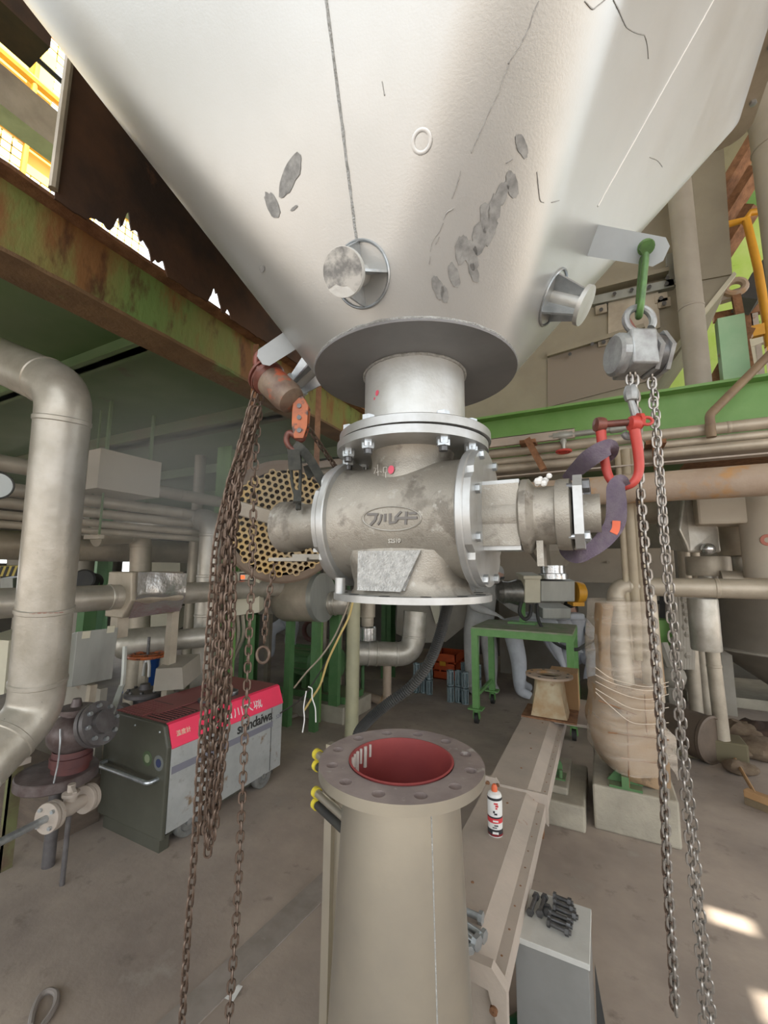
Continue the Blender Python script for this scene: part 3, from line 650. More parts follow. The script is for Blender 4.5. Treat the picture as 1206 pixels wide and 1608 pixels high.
# flange plate with real bolt holes
hole_r = .0145; bm = bmesh.new()
outer = [bm.verts.new((PX_+RO*cos(2*pi*i/96), PY_+RO*sin(2*pi*i/96), PZ_)) for i in range(96)]
inner = [bm.verts.new((PX_+RI*cos(2*pi*i/96), PY_+RI*sin(2*pi*i/96), PZ_)) for i in range(96)]
ed = [bm.edges.new((a[i], a[(i+1) % 96])) for a in (outer, inner) for i in range(96)]
hcs = []
for k in range(hs_):
    a = 2*pi*(k+.28)/hs_; c = (PX_+RH*cos(a), PY_+RH*sin(a)); hcs.append(c)
    hv = [bm.verts.new((c[0]+hole_r*cos(2*pi*i/18), c[1]+hole_r*sin(2*pi*i/18), PZ_)) for i in range(18)]
    ed += [bm.edges.new((hv[i], hv[(i+1) % 18])) for i in range(18)]
bmesh.ops.triangle_fill(bm, edges=ed, use_beauty=True)
rr = bmesh.ops.extrude_face_region(bm, geom=bm.faces[:]); bmesh.ops.translate(bm, verts=[g for g in rr['geom'] if isinstance(g, bmesh.types.BMVert)], vec=(0, 0, -.024))
bmesh.ops.recalc_face_normals(bm, faces=bm.faces[:])
me = bpy.data.meshes.new('drilled_flange'); bm.to_mesh(me); bm.free(); me.materials.append(FACE); me.materials.append(PEDM); me.shade_smooth(); me.set_sharp_from_angle(angle=radians(30))
for p in me.polygons:
    c = p.center; rad = math.hypot(c.x-PX_, c.y-PY_)
    if abs(p.normal.z) < .5 and rad > RO-.002: p.material_index = 1
o = bpy.data.objects.new('drilled_flange', me); link(o, PED)
m = M(); m.lathe((PX_, PY_, 0), (0, 0, 1), [(.190, .012), (.190, .06), (.138, PZ_-.024), (.1295, PZ_-.024)], 80); m.to('cone_shell', PEDM, PED, 40)
m = M(); m.lathe((PX_, PY_, 0), (0, 0, 1), [(.128, PZ_+.003), (.123, PZ_+.004), (.122, PZ_-.02), (.128, PZ_-.2), (.172, .1), (.001, .1)], 80); m.to('red_lining', REDI, PED, 40)
m = M(); m.lathe((PX_, PY_, 0), (0, 0, 1), [(.1, 0), (.29, 0), (.29, .014), (.1, .014)], 64); m.to('base_flange', SILV, PED)
# seam on the cone, right side
a0 = math.atan2(-.62, .80); P = [V((PX_+cos(a0)*r_*1.002, PY_+sin(a0)*r_*1.002, z)) for z, r_ in [(1.10-k*.02, .138+(.190-.138)*(k*.02)/1.05) for k in range(50)]]
M().tube(P, .0018, 5).to('weld_seam', WELD, PED)
# paint runs inside the lip
for k, (a, w_) in enumerate(((2.75, .03), (2.9, .05), (3.05, .035), (3.2, .05), (3.34, .03), (3.5, .045))):
    P = [V((PX_+.1205*cos(a+.03*i*w_), PY_+.1205*sin(a+.03*i*w_), PZ_-.002-i*w_*.25)) for i in range(5)]
    M().tube(P, .004*w_/.05+.001, 6).to('paint_run', mat('dried_paint_run', (.55, .50, .45), rough=.7) if k == 0 else bpy.data.materials['dried_paint_run'], PED)
# left bracket: flat strut with two pairs of stub tubes, yellow caps
c1 = pd(527, 1260, 1.19); c2 = pd(512, 1590, .86)
sx = c1.x-.012
m = M(); m.box((sx-.012, c1.y-.02, .012), (sx+.012, c1.y+.005, 1.10)); m.box((sx+.012, c1.y-.002, .012), (sx+.04, c1.y+.005, 1.09)); m.to('side_strut', PEDM, PED, 0)
for z in (1.075, 1.045, .975, .945):
    a = V((sx-.03, c1.y-.035, z)); b = V((PX_-.10, PY_-.04, z)); M().cyl(a, b, .011, n=14).to('stub_tube', BLACK if z in (1.045, .945) else PEDM, PED)
    M().cyl(a-(b-a).normalized()*.006, a+(b-a).normalized()*.008, .0145, n=14).to('end_cap', YCAP, PED)

# ================================================================ RIGHT HOIST
dR = (RW @ (hRe-CAM)).z
HR = T('right_chain_hoist', pd(1000, 558, dR), 'grey hand chain hoist hanging from the green shackle at right', 'hoist')
CX = RW[0]; CU = RW[1]; CF = RW[2]        # view-aligned directions, used for the way the hung pieces happen to face
RX = V((CX.x, CX.y, 0)).normalized(); RY = V((-RX.y, RX.x, 0))
cb = pd(999, 558, dR)
m = M(); m.obox(cb+RX*-.006, RX*.032, RY*.05, V((0, 0, .045))); m.to('gear_case', HOIST, HR, 20, bevel=.006)
m = M(); m.lathe(cb-RX*.060, RX, [(1e-3, 0), (.045, 0), (.052, .006), (.052, .022), (1e-3, .024)], 18, sy=1); m.to('gear_cover', HOIST, HR, 20)
m = M(); m.lathe(cb+RX*.026, RX, [(1e-3, 0), (.056, 0), (.058, .004), (.058, .010), (1e-3, .010)], 6); m.to('wheel_cover', HOIST, HR, 20)
m = M(); m.lathe(cb+RX*.052, RX, [(1e-3, 0), (.058, 0), (.058, .010), (.05, .014), (1e-3, .014)], 6); m.to('wheel_cover', HOIST, HR, 20)
m = M(); m.cyl(cb+RX*.036, cb+RX*.052, .050, n=24); m.to('hand_chain_wheel', BOLTD, HR)
# top hook
hc = pd(1004, 503, dR); P = [hc+RX*.034*cos(a)+V((0, 0, .034*sin(a))) for a in [radians(250)-radians(285)*k/22 for k in range(23)]]
P = [cb+V((0, 0, .05)), cb+V((0, 0, .065))+RX*.004]+P
M().tube(smoothpath(P, 2), .009, 10, rs=None).to('top_hook', HOIST, HR)
m = M(); m.bar(hc+RX*-.036+V((0, 0, .012)), hc+RX*-.012+V((0, 0, -.035)), .012, .008, up=(RY)); m.to('hook_latch', REDB, HR, 0)
m = M(); m.cyl(cb+V((0, 0, .045)), cb+V((0, 0, .066)), .013, n=16); m.to('hook_swivel', BOLTD, HR)
# green shackle through the lug
sp = pd(1013, 388, dR); sb = pd(1003, 497, dR)
GS = T('green_shackle', sp, 'green painted bow shackle through the right lifting lug', 'shackle')
dn = (sb-sp); side = LU*1.0
P = [sp+side*.022, sp+side*.024+dn*.35, sp+side*.018+dn*.8, sp+dn*1.0, sp-side*.022+dn*.8, sp-side*.026+dn*.35, sp-side*.024]
M().tube(smoothpath(P, 6), .0085, 12).to('bow', GSHK, GS)
M().cyl(sp-side*.036, sp+side*.034, .0095, n=14).to('pin', GSHK, GS)
M().lathe(sp-side*.040, side, [(1e-4, 0), (.017, 0), (.017, .014), (1e-4, .014)], 6).to('pin_head', GSHK, GS, 20)
M().lathe(sp+side*.026, side, [(1e-4, 0), (.017, 0), (.017, .012), (1e-4, .012)], 6).to('pin_nut', GSHK, GS, 20)
m = M(); m.lathe(sp-side*.024, side, [(.010, 0), (.019, .002), (.019, .008), (.010, .010)], 16); m.to('pin_collar', GSHK, GS)
# bottom hook on the load chain
h0 = pd(991, 618, dR); rs_ = pd(975, 664, dR)
LH = HR
m = M(); m.lathe(h0-V((0, 0, .02)), (0, 0, 1), [(1e-3, 0), (.014, .002), (.017, .012), (.017, .026), (.012, .04), (1e-3, .042)], 8); m.to('hook_block', HOIST, LH, 25)
P = [pd(x, y, dR) for x, y in ((990, 628), (994, 640), (998, 655), (998, 668), (994, 680), (985, 686), (979, 680))]
M().tube(smoothpath(P, 5), .008, 10, rs=[.0075+.003*sin(pi*k/30) for k in range(31)]).to('load_hook', HOIST, LH)
links(HR, [pd(988, 578, dR), pd(989, 600, dR), pd(990, 612, dR)], .019, .0032, CHG)
links(HR, [pd(996, 578, dR), pd(998, 610, dR), pd(1001, 650, dR*1.01), pd(1004, 700, dR*1.02), pd(1006, 760, dR*1.02), pd(1009, 800, dR*1.02), pd(1016, 880, dR*1.015), pd(1024, 960, dR*1.01), pd(1034, 1080, dR), pd(1043, 1220, dR*.98), pd(1049, 1370, dR*.96), pd(1057, 1500, dR*.94), pd(1062, 1597, dR*.93)], .0205, .0033, CHG, maxn=150)
links(HR, [pd(1003, 770, dR*1.03), pd(1010, 860, dR*1.025), pd(1020, 960, dR*1.02), pd(1031, 1080, dR*1.01), pd(1040, 1220, dR*.99), pd(1046, 1370, dR*.97), pd(1054, 1500, dR*.95), pd(1058, 1590, dR*.94)], .0205, .0033, CHR, ph=.8, maxn=150)
HC = T('hand_chain_loop', pd(1040, 800, dR), 'long bright zinc hand chain loop hanging at far right', 'chain')
links(HC, [pd(1023, 548, dR), pd(1023, 590, dR), pd(1030, 680, dR), pd(1037, 760, dR), pd(1047, 900, dR), pd(1058, 1020, dR), pd(1068, 1150, dR), pd(1078, 1270, dR*.99), pd(1088, 1380, dR*.97), pd(1098, 1480, dR*.95), pd(1106, 1620, dR*.93)], .0245, .0028, CHG, maxn=150)
links(HC, [pd(1026, 600, dR*1.02), pd(1034, 720, dR*1.02), pd(1043, 840, dR*1.02), pd(1056, 960, dR*1.02), pd(1067, 1080, dR*1.02), pd(1077, 1200, dR*1.01), pd(1089, 1300, dR), pd(1097, 1400, dR*.97), pd(1108, 1500, dR*.95), pd(1120, 1620, dR*.93)], .0245, .0028, CHG, ph=.5, maxn=150)
# red bow shackle and purple sling
RS = T('red_bow_shackle', pd(975, 664, dR), 'large red bow shackle held by the hook above the purple sling', 'shackle')
q = dR
P = [pd(943, 672, q), pd(946, 700, q), pd(953, 740, q), pd(963, 758, q*.99), pd(978, 764, q*.98), pd(994, 758, q*.97), pd(1003, 740, q*.97), pd(1002, 710, q*.97), pd(996, 672, q*.97)]
M().tube(smoothpath(P, 6), .0095, 14, rs=[.0095+.003*abs(1-k/24) for k in range(49)]).to('bow', RED, RS)
for x, y, f in ((942, 667, 1), (996, 665, .97)): m = M(); m.lathe(pd(x, y, q*f)-RX*.013, RX, [(1e-3, 0), (.017, .002), (.019, .008), (.019, .018), (.017, .024), (1e-3, .026)], 20); m.to('bow_eye', RED if x > 950 else REDB, RS)
M().cyl(pd(942, 667, q), pd(1000, 662, q*.97), .0085, n=16).to('pin', REDB, RS)
M().lathe(pd(1001, 661, q*.97), RX, [(1e-3, 0), (.020, 0), (.020, .009), (1e-3, .009)], 8).to('pin_collar', RED, RS, 20)
c = pd(1016, 661, q*.97); M().tube([c+RX*.013*cos(a)+V((0, 0, .009*sin(a))) for a in [2*pi*k/16 for k in range(16)]], .004, 8, closed=True).to('pin_eye', RED, RS)
def ribbon(pts, w, th, name, m_, par, up=None, ws=None, n=8):
    P = smoothpath(pts, n); mm = M(); vs = []; K = 9
    ws = ws or [1]*len(pts); N_ = len(P); last = None
    for i, p in enumerate(P):
        d = (P[min(i+1, N_-1)]-P[max(i-1, 0)]).normalized(); f = i/(N_-1)*(len(ws)-1); a = int(min(f, len(ws)-2)); wd = w*(ws[a]*(1-(f-a))+ws[a+1]*(f-a))
        U = V(up(i/(N_-1), p) if up else (p-CAM)).normalized(); s_ = d.cross(U)
        s_ = s_.normalized() if s_.length > .05 else last
        if last is not None and s_.dot(last) < 0: s_ = -s_
        last = s_; nn = s_.cross(d).normalized()
        for j in range(K): t = j/(K-1)*2-1; vs.append(p+s_*t*wd/2+nn*(th*.5+.35*th*sin(j*2.4+i*.05)*(1-abs(t))))
        for j in range(K-1, -1, -1): t = j/(K-1)*2-1; vs.append(p+s_*t*wd/2-nn*th*.5)
    R_ = 2*K; fs = []
    for i in range(N_-1):
        for j in range(R_): fs.append((i*R_+j, i*R_+(j+1) % R_, (i+1)*R_+(j+1) % R_, (i+1)*R_+j))
    mm.add(vs, fs+[tuple(range(R_))[::-1], tuple((N_-1)*R_+j for j in range(R_))]); return mm.to(name, m_, par, 50)
SL = T('purple_sling', pd(960, 800, q), 'grimy purple web sling looped through the red shackle around the right bearing', 'sling')
bc = V((x0+.09, VY, VZ)); rb_ = .088
ribbon([pd(888, 752, 1.16), pd(905, 738, 1.10), pd(925, 720, q*.985), pd(945, 707, q*.965), pd(958, 702, q*.97), pd(960, 712, q*1.01), pd(950, 722, q*1.035)], .045, .006, 'sling_upper_leg', PURP, SL, ws=[.5, .85, 1, .95, .8, .6, .5])
ribbon([pd(985, 768, q*.985), pd(976, 754, q*.95), pd(967, 765, q*.935), pd(968, 790, q*.92), pd(966, 820, q*.9), pd(950, 845, q*.885), pd(925, 866, q*.88), pd(905, 874, q*.9), pd(890, 866, q*.96), pd(884, 850, q*1.04)], .042, .006, 'sling_lower_leg', PURP, SL, ws=[.5, .6, .9, 1, 1, .9, .7, .7, .7, .6])
ribbon([pd(968, 818, q*.893), pd(967, 830, q*.89), pd(963, 838, q*.885)], .016, .004, 'orange_sling_tag', mat('orange_tag', (.75, .16, .08), rough=.7), SL)

# ================================================================ LEFT HOIST
qL = 1.22
LHO = T('left_chain_hoist', pd(440, 610, qL), 'grimy orange and red chain hoist hooked on the left lifting lug', 'hoist')
P = [pd(x, y, qL) for x, y in ((417, 553), (411, 554), (404, 560), (403, 572), (408, 582), (414, 592))]
M().tube(smoothpath(P, 6), .010, 12).to('top_hook', REDB, LHO)
ax = (pd(462, 632, qL*.98)-pd(418, 590, qL*1.02)).normalized()
c = pd(440, 612, qL)
m = M(); m.lathe(c-ax*.062, ax, [(1e-3, 0), (.036, .002), (.044, .012), (.046, .02), (.046, .10), (.040, .118), (.02, .125), (1e-3, .126)], 28); m.to('gear_drum', BODYO, LHO)
m = M(); m.lathe(c-ax*.066, ax, [(.03, 0), (.050, .002), (.052, .012), (.046, .022)], 28); m.to('drum_rim', REDB, LHO)
m = M(); m.lathe(c-ax*.092+RY*.01, ax, [(1e-3, 0), (.046, 0), (.054, .005), (.054, .012), (.040, .014), (.040, .018), (.054, .020), (.054, .026), (1e-3, .03)], 28); m.to('hand_wheel', REDB, LHO)
m = M(); m.cyl(pd(412, 590, qL), pd(420, 598, qL), .016, n=14); m.to('hook_swivel', REDB, LHO)
# lower orange block: two cheek plates and hook
b0, b1 = pd(474, 628, qL), pd(468, 684, qL)
for s_ in (-1, 1):
    pts_ = [pd(x, y, qL) for x, y in ((463, 628), (478, 624), (486, 640), (484, 672), (478, 690), (464, 690), (460, 670), (461, 645))]
    M().prism([p_+CF*(.016*s_-.003) for p_ in pts_], CF*.006).to('cheek_plate', ORG, LHO, 0, bevel=.0015)
for y in (640, 658, 678): p_ = pd(472, y, qL); M().cyl(p_-CF*.023, p_+CF*.023, .0065, n=10).to('cheek_bolt', BOLTD, LHO)
P = [pd(x, y, qL) for x, y in ((476, 684), (472, 690), (456, 680), (450, 688), (452, 698), (460, 706), (470, 706))]
M().tube(smoothpath(P, 6), .009, 12, rs=[.011-.004*k/36 for k in range(37)]).to('load_hook', REDB, LHO)
links(LHO, [pd(484, 672, qL*1.01), pd(500, 695, qL*1.04), pd(516, 718, qL*1.08), pd(532, 740, qL*1.12)], .020, .0032, CHR)
# black sling: hook to the left bearing
BS = T('black_sling', pd(470, 760, qL), 'worn black sling from the left hoist hook down to the left bearing', 'sling')
M().tube(smoothpath([pd(452, 704, qL), pd(457, 730, qL), pd(459, 760, qL), pd(466, 786, qL*.99), pd(467, 800, qL*.97)], 6), .0045, 8).to('sling_strand', BSLING, BS)
M().tube(smoothpath([pd(470, 700, qL), pd(472, 735, qL), pd(471, 770, qL), pd(470, 800, qL*.97)], 6), .005, 8).to('sling_strand', BSLING, BS)
ribbon([pd(463, 698, qL), pd(474, 706, qL*.99), pd(487, 722, qL), pd(500, 745, qL*1.01), pd(512, 768, qL*1.02), pd(520, 790, qL*1.05)], .026, .006, 'sling_band', BSLING, BS)
ribbon([pd(461, 706, qL*.98), pd(462, 725, qL*.98), pd(463, 738, qL*.98)], .034, .006, 'sling_sleeve', BSLING, BS)
ribbon([pd(485, 730, qL*1.03), pd(488, 740, qL*1.03), pd(492, 748, qL*1.03)], .034, .006, 'sling_sleeve', BSLING, BS)
ribbon([pd(467, 770, qL*.975), pd(467, 782, qL*.97), pd(467, 789, qL*.96)], .022, .008, 'sling_sleeve', BSLING, BS)
# chains on the left
C1 = T('left_hand_chain', pd(400, 620, 1.25), 'long rusty hand chain at far left, running out of the bottom of the picture', 'chain')
links(C1, [pd(402, 615, 1.27), pd(388, 660, 1.27), pd(372, 720, 1.27), pd(352, 790, 1.26), pd(338, 860, 1.25), pd(333, 930, 1.24), pd(326, 1020, 1.23), pd(320, 1110, 1.21), pd(312, 1220, 1.19), pd(305, 1340, 1.16), pd(295, 1460, 1.13), pd(285, 1620, 1.10)], .0255, .0034, CHR, maxn=200)
C2 = T('left_return_chain', pd(395, 900, 1.25), 'single rusty chain hanging just right of the chain bundle, over the floor card', 'chain')
links(C2, [pd(410, 620, 1.3), pd(402, 700, 1.3), pd(398, 800, 1.3), pd(396, 890, 1.29), pd(391, 1000, 1.27), pd(386, 1120, 1.25), pd(379, 1280, 1.2), pd(371, 1440, 1.16), pd(358, 1615, 1.11)], .0255, .0032, CHR, ph=.7, maxn=200)
C3 = T('chain_bundle', pd(350, 1000, 1.3), 'thick bundle of looped rusty load chain hanging in front of the red welder', 'chain')
rb2 = random.Random(4)
for k in range(6):
    ox = (-9, -4, 1, 6, 11, 15)[k]; yb = (1300, 1330, 1342, 1336, 1322, 1290)[k]; pts_ = []
    for x, y in ((402, 640), (385, 700), (366, 770), (357, 850), (350, 940), (346, 1030), (340, 1120), (333, 1220), (325, yb)):
        pts_.append(pd(x+ox*min(1, .35+(y-640)/500)+rb2.uniform(-3, 3), y, 1.27-.05*(y-640)/700+rb2.uniform(-.02, .02)))
    links(C3, pts_, .027, .0036, CHR, ph=k*.5, maxn=60)
C4 = T('short_sling_chain', pd(412, 950, 1.9), 'short rusty chain with a big ring, hanging below the perforated tube sheet', 'chain')
links(C4, [pd(434, 880, 1.98), pd(430, 893, 1.95), pd(418, 960, 1.92), pd(415, 1012, 1.92)], .032, .0042, CHR)
M().tube([pd(413, 1028, 1.92)+RX*.028*cos(a)+V((0, 0, .036*sin(a))) for a in [2*pi*k/20 for k in range(20)]], .007, 8, closed=True).to('end_ring', CHR, C4)

# ================================================================ TUBE BUNDLE with perforated end plate
tc_ = pd(447, 822, 1.95); tn = (-CF*1.0+CX*.30-V((0, 0, .10))).normalized(); tr = .262
TB = T('tube_bundle', tc_, 'round tube bundle with honeycomb-drilled brassy end plate behind the left bearing', 'heat exchanger')
tu, tv = perp(tn); ang0 = radians(14)
tu, tv = tu*cos(ang0)+tv*sin(ang0), tv*cos(ang0)-tu*sin(ang0)
# hexagonal cells with round bores: plate mesh made of hex tiles with a hole each
pit = .030; hr = .0108; mp_ = M(); mb_ = M(); bores = 0
for i in range(-12, 13):
    for j in range(-12, 13):
        u = (i+.5*(j % 2))*pit; v = j*pit*.866
        if math.hypot(u, v) > tr-.017: continue
        if abs(v-.012) < .020: 
            continue
        c = tc_+tu*u+tv*v; hx = [c+(tu*sin(pi/3*k)+tv*cos(pi/3*k))*pit/1.732*1.002 for k in range(6)]
        hexp = []
        for k in range(6): hexp += [hx[k], (hx[k]+hx[(k+1) % 6])/2]
        hol = [c+(tu*sin(pi/6*k)+tv*cos(pi/6*k))*hr for k in range(12)]; back = [h_-tn*.03 for h_ in hol]
        mp_.add(hexp+hol+back, [(k, (k+1) % 12, 12+(k+1) % 12, 12+k) for k in range(12)]+[(12+k, 12+(k+1) % 12, 24+(k+1) % 12, 24+k) for k in range(12)])
        mb_.add(back, [tuple(range(12))]); bores += 1
mp_.to('perforated_plate', TUBES, TB, 0, kind='stuff'); mb_.to('tube_bores', TDARK, TB, 0, kind='stuff')
m = M(); m.lathe(tc_, tn, [(tr-.018, -.001), (tr+.012, -.001), (tr+.012, -.03), (tr+.03, -.032), (tr+.03, -.07), (tr, -.072), (tr, -.75), (1e-3, -.76)], 56); m.to('bundle_shell', mat('bundle_shell_brown', (.20, .15, .11), (.14, .10, .07), 5, rough=.6, metal=.2), TB)
a_, b_ = tc_-tu*(tr+.02)+tv*.012, tc_+tu*(tr-.0)+tv*.012
m = M(); m.bar(a_+tn*.016, b_+tn*.016, .062, .032, up=tn); m.to('pass_partition', SILVD, TB, 0, bevel=.006)
# hanger straps up to the deck
for s_ in (-1, 1):
    a = tc_-tn*.35+tu*0; M().bar(a+RX*(tr*.7*s_)+V((0, 0, tr*.6)), V((a.x+RX.x*tr*.7*s_, a.y+RX.y*tr*.7*s_, ZD+.001)), .03, .006, up=RY).to('hanger_strap', RUST, TB, 0)

# ================================================================ WELDER-GENERATOR
GX0, GX1, GY0, GY1 = -2.87, -2.27, 1.74, 2.76
G = T('engine_welder', ((GX0+GX1)/2, (GY0+GY1)/2, 0), 'worn grey engine welder on wheels with fluorescent pink top edge', 'generator')
m = M(); prof = [(GX0, .09), (GX1, .09), (GX1, .545), (GX1-.045, .665), (GX1-.06, .672), (GX0+.06, .672), (GX0+.02, .655), (GX0, .58)]
m.prism([(x, GY0+.03, z) for x, z in prof], (0, GY1-GY0-.05, 0)); m.to('housing', GENS, G, 0, bevel=.006)
prof2 = [(GX0-.003, .07), (GX1+.003, .07), (GX1+.003, .56), (GX1-.04, .672), (GX1-.06, .680), (GX0+.06, .680), (GX0+.02, .66), (GX0-.003, .58)]
m = M(); m.prism([(x, GY0, z) for x, z in prof2], (0, .03, 0)); m.to('end_panel', GENG, G, 0, bevel=.008)
m = M(); m.prism([(GX1+.002, GY0+.031, .545), (GX1+.004, GY0+.031, .55), (GX1-.042, GY0+.031, .672), (GX1-.062, GY0+.031, .679), (GX1-.062, GY0+.031, .672), (GX1-.048, GY0+.031, .664)], (0, GY1-GY0-.051, 0)); m.to('pink_edge_strip', PINK, G, 0)
m = M(); m.box((GX0+.05, GY0+.03, .672), (GX1-.062, GY1-.02, .680)); m.to('top_lid', MAROON, G, 0)
m = M(); m.box((GX0+.08, GY0+.04, .680), (GX1-.30, GY0+.26, .684)); m.to('lid_plate', MAROON, G, 0)
for gx in (GX0+.09, GX1-.27):
    for k in range(9):
        for j in range(1): pass
    m = M(); m.box((gx, GY0+.05, .6805), (gx+.19, GY0+.27, .6825)); m.to('grille_recess', BLACK, G, 0)
    for k in range(8):
        m = M(); m.box((gx+.004, GY0+.06+k*.026, .6825), (gx+.186, GY0+.069+k*.026, .686)); m.to('grille_slat', MAROON, G, 0)
m = M(); m.box((GX0+.30, GY0+.10, .684), (GX0+.37, GY0+.45, .688)); m.to('lid_strip', MAROON, G, 0)
c = pz(363, 1086, .70); m = M(); m.lathe((c.x, c.y, .679), (0, 0, 1), [(1e-3, 0), (.048, 0), (.050, .012), (.046, .02), (.046, .03), (.03, .038), (1e-3, .04)], 24); m.to('fuel_cap', BOLTD, G)
m = M(); m.lathe((c.x, c.y, .700), (0, 0, 1), [(.040, 0), (.049, .001), (.049, .008), (.040, .010)], 24); m.to('cap_ring', GALV, G)
m = M(); m.cyl((GX1-.20, GY0+.42, .68), (GX1-.20, GY0+.42, .70), .045, n=18); m.to('lid_boss', BOLTD, G)
# stripe, lettering, decals
m = M(); m.box((GX1+.0005, GY0+.04, .405), (GX1+.002, GY1-.13, .445)); m.to('side_stripe', STRIPE, G, 0)
fr = MX(((0, 0, 1, GX1+.0012), (1, 0, 0, GY0+.71), (0, 1, 0, .492), (0, 0, 0, 1)))
text('side_lettering', 'shindaiwa', .098, fr, BLACK, G, space=.92, bold=.002)
fr = MX(((0, 0, 1, GX1+.0012), (1, 0, 0, GY1-.065), (0, 1, 0, .46), (0, 0, 0, 1))); text('model_number', '520', .038, fr, STRIPE, G)
nm = V((.92, 0, .37)).normalized(); fr = frame((GX1-.018, GY0+.60, .608), nm, (0, 1, 0)); text('painted_writing', '\u30e8\u5ddd\u5927\u57ce', .092, fr, WHITE, G, space=1.0)
fr = frame((GX1-.018, GY0+.12, .612), nm, (0, 1, 0)); text('small_sticker_lettering', '\u6e29\u5ea6\u8a08', .034, fr, mat('cream_print', (.75, .72, .5)), G)
for cx, cz, m_, m2 in ((GX1-.165, .475, mat('green_decal', (.07, .10, .05)), mat('pale_decal', (.22, .26, .16))), (GX1-.062, .470, mat('white_ring', (.14, .15, .14)), mat('navy_decal', (.03, .04, .10)))):
    m = M(); m.lathe((cx, GY0-.0005, cz), (0, -1, 0), [(1e-4, 0), (.042, 0), (.042, .001), (1e-4, .001)], 24); o = m.to('round_decal', m_, G)
    m = M(); m.lathe((cx, GY0-.0015, cz), (0, -1, 0), [(1e-4, 0), (.024, 0), (.024, .001), (1e-4, .001)], 10); m.to('decal_emblem', m2, o)
M().tube(elbow([(GX0+.05, GY0, .385), (GX0+.05, GY0-.06, .385), (GX1-.06, GY0-.06, .385), (GX1-.06, GY0, .385)], .04), .012, 10).to('push_handle', GALV, G)
for x in (GX0+.06, (GX0+GX1)/2, GX1-.07): M().ball((x, GY0-.002, .638), .006, 8).to('panel_screw', GALV, G)
m = M(); m.box((GX0+.05, GY0+.01, .0), (GX1-.02, GY0+.07, .075)); m.box((GX0+.05, GY0+.02, .045), (GX1-.05, GY1-.05, .09)); m.to('skid_frame', GENG, G, 0)
m = M(); m.box((GX1+.0006, GY1-.145, .10), (GX1+.0016, GY1-.14, .54)); m.to('door_gap', BLACK, G, 0)
for x in (GX1-.055, GX0+.02):
    for y in (GY0+.19, GY1-.20):
        m = M(); m.lathe((x, y, .085), (1, 0, 0), [(.02, -.002), (.06, 0), (.082, .004), (.085, .015), (.085, .04), (.08, .05), (.055, .05), (.05, .04), (.02, .04), (1e-3, .045)], 28); wo = m.to('wheel', WHEEL, G)
        m = M(); m.cyl((x+.04, y, .085), (x+.056, y, .085), .018, n=12); m.to('hub', GALV, wo)

# ================================================================ STEEL CHANNEL DUCT on the floor, with what stands on it
ZB = .50; BX0, BX1 = -.575, -.335
CH = T('dusty_steel_trough', (BX0+.1, 2.4, 0), 'long dusty inverted steel channel on legs running away from the pedestal', 'steel channel')
def seg(y0, y1, name):
    m = M(); m.box((BX0, y0, ZB-.012), (BX1-.05, y1, ZB)); m.to(name, DUSTY, CH, 0)
    m = M(); m.prism([(BX1-.05, y0, ZB), (BX1-.05, y0, ZB-.012), (BX1, y0, ZB-.045), (BX1+.035, y0, ZB-.045), (BX1+.035, y0, ZB-.035), (BX1+.004, y0, ZB-.033)], (0, y1-y0, 0)); m.to('stepped_edge', DUSTY, CH, 0)
    m = M(); m.box((BX0-.004, y0, ZB-.10), (BX0, y1, ZB)); m.box((BX1+.031, y0, ZB-.11), (BX1+.037, y1, ZB-.035)); m.to('side_web', DUSTY, CH, 0)
seg(1.36, 2.34, 'cover_plate'); seg(2.36, 3.78, 'cover_plate')
m = M(); m.prism([(BX0-.03, 2.34, ZB+.035), (BX0+.04, 2.34, ZB+.035), (BX0+.06, 2.34, ZB+.012), (BX1-.02, 2.34, ZB+.012), (BX1+.05, 2.34, ZB+.012), (BX1+.05, 2.34, ZB-.13), (BX1-.03, 2.34, ZB-.06), (BX1-.05, 2.34, ZB-.0), (BX0+.03, 2.34, ZB-.0), (BX0-.03, 2.34, ZB-.06)], (0, .014, 0)); m.to('joint_flange', RUST if 0 else DUSTY, CH, 0)
for x, z in ((BX0+.0, .005), (BX0+.05, .004), (BX1-.02, -.03), (BX1+.02, -.09)):
    M().lathe((x, 2.338, ZB+z), (0, -1, 0), [(1e-3, 0), (.011, 0), (.011, .008), (1e-3, .009)], 6).to('joint_bolt', RUST, CH, 0)
# end frame by the pedestal
m = M(); m.prism([(BX0-.03, 1.345, ZB-.005), (BX1+.01, 1.345, ZB-.005), (BX1+.045, 1.345, ZB-.04), (BX1+.05, 1.345, ZB-.30), (BX1-.01, 1.345, .0), (BX0-.03, 1.345, .0)], (0, .012, 0)); m.to('end_plate', DUSTY, CH, 0)
m = M(); m.prism([(BX0-.03, 1.345, ZB+.008), (BX1+.01, 1.345, ZB+.008), (BX1+.05, 1.345, ZB-.035), (BX1+.05, 1.345, ZB-.30), (BX1+.02, 1.345, ZB-.12), (BX1+.0, 1.345, ZB-.05), (BX0-.03, 1.345, ZB-.03)], (0, -.03, 0)); m.to('end_lip', DUSTY, CH, 0)
for x, z in ((BX1-.07, ZB-.035), (BX1+.015, ZB-.09), (BX1+.025, ZB-.17)): M().lathe((x, 1.318, z), (0, -1, 0), [(1e-3, 0), (.011, 0), (.011, .01), (1e-3, .012)], 12).to('rivet', RUST, CH)
for y in (2.0, 2.9, 3.6):
    m = M(); m.box((BX0+.03, y, 0), (BX0+.08, y+.05, ZB-.012)); m.box((BX1-.10, y, 0), (BX1-.05, y+.05, ZB-.012)); m.to('leg', RUST, CH, 0)
rv = random.Random(3)
for k in range(22): M().ball((BX1+.018+rv.uniform(-.004, .004), 1.42+k*.105, ZB-.036), .0055, 8, (1, 1, .6)).to('rivet', RUST, CH)
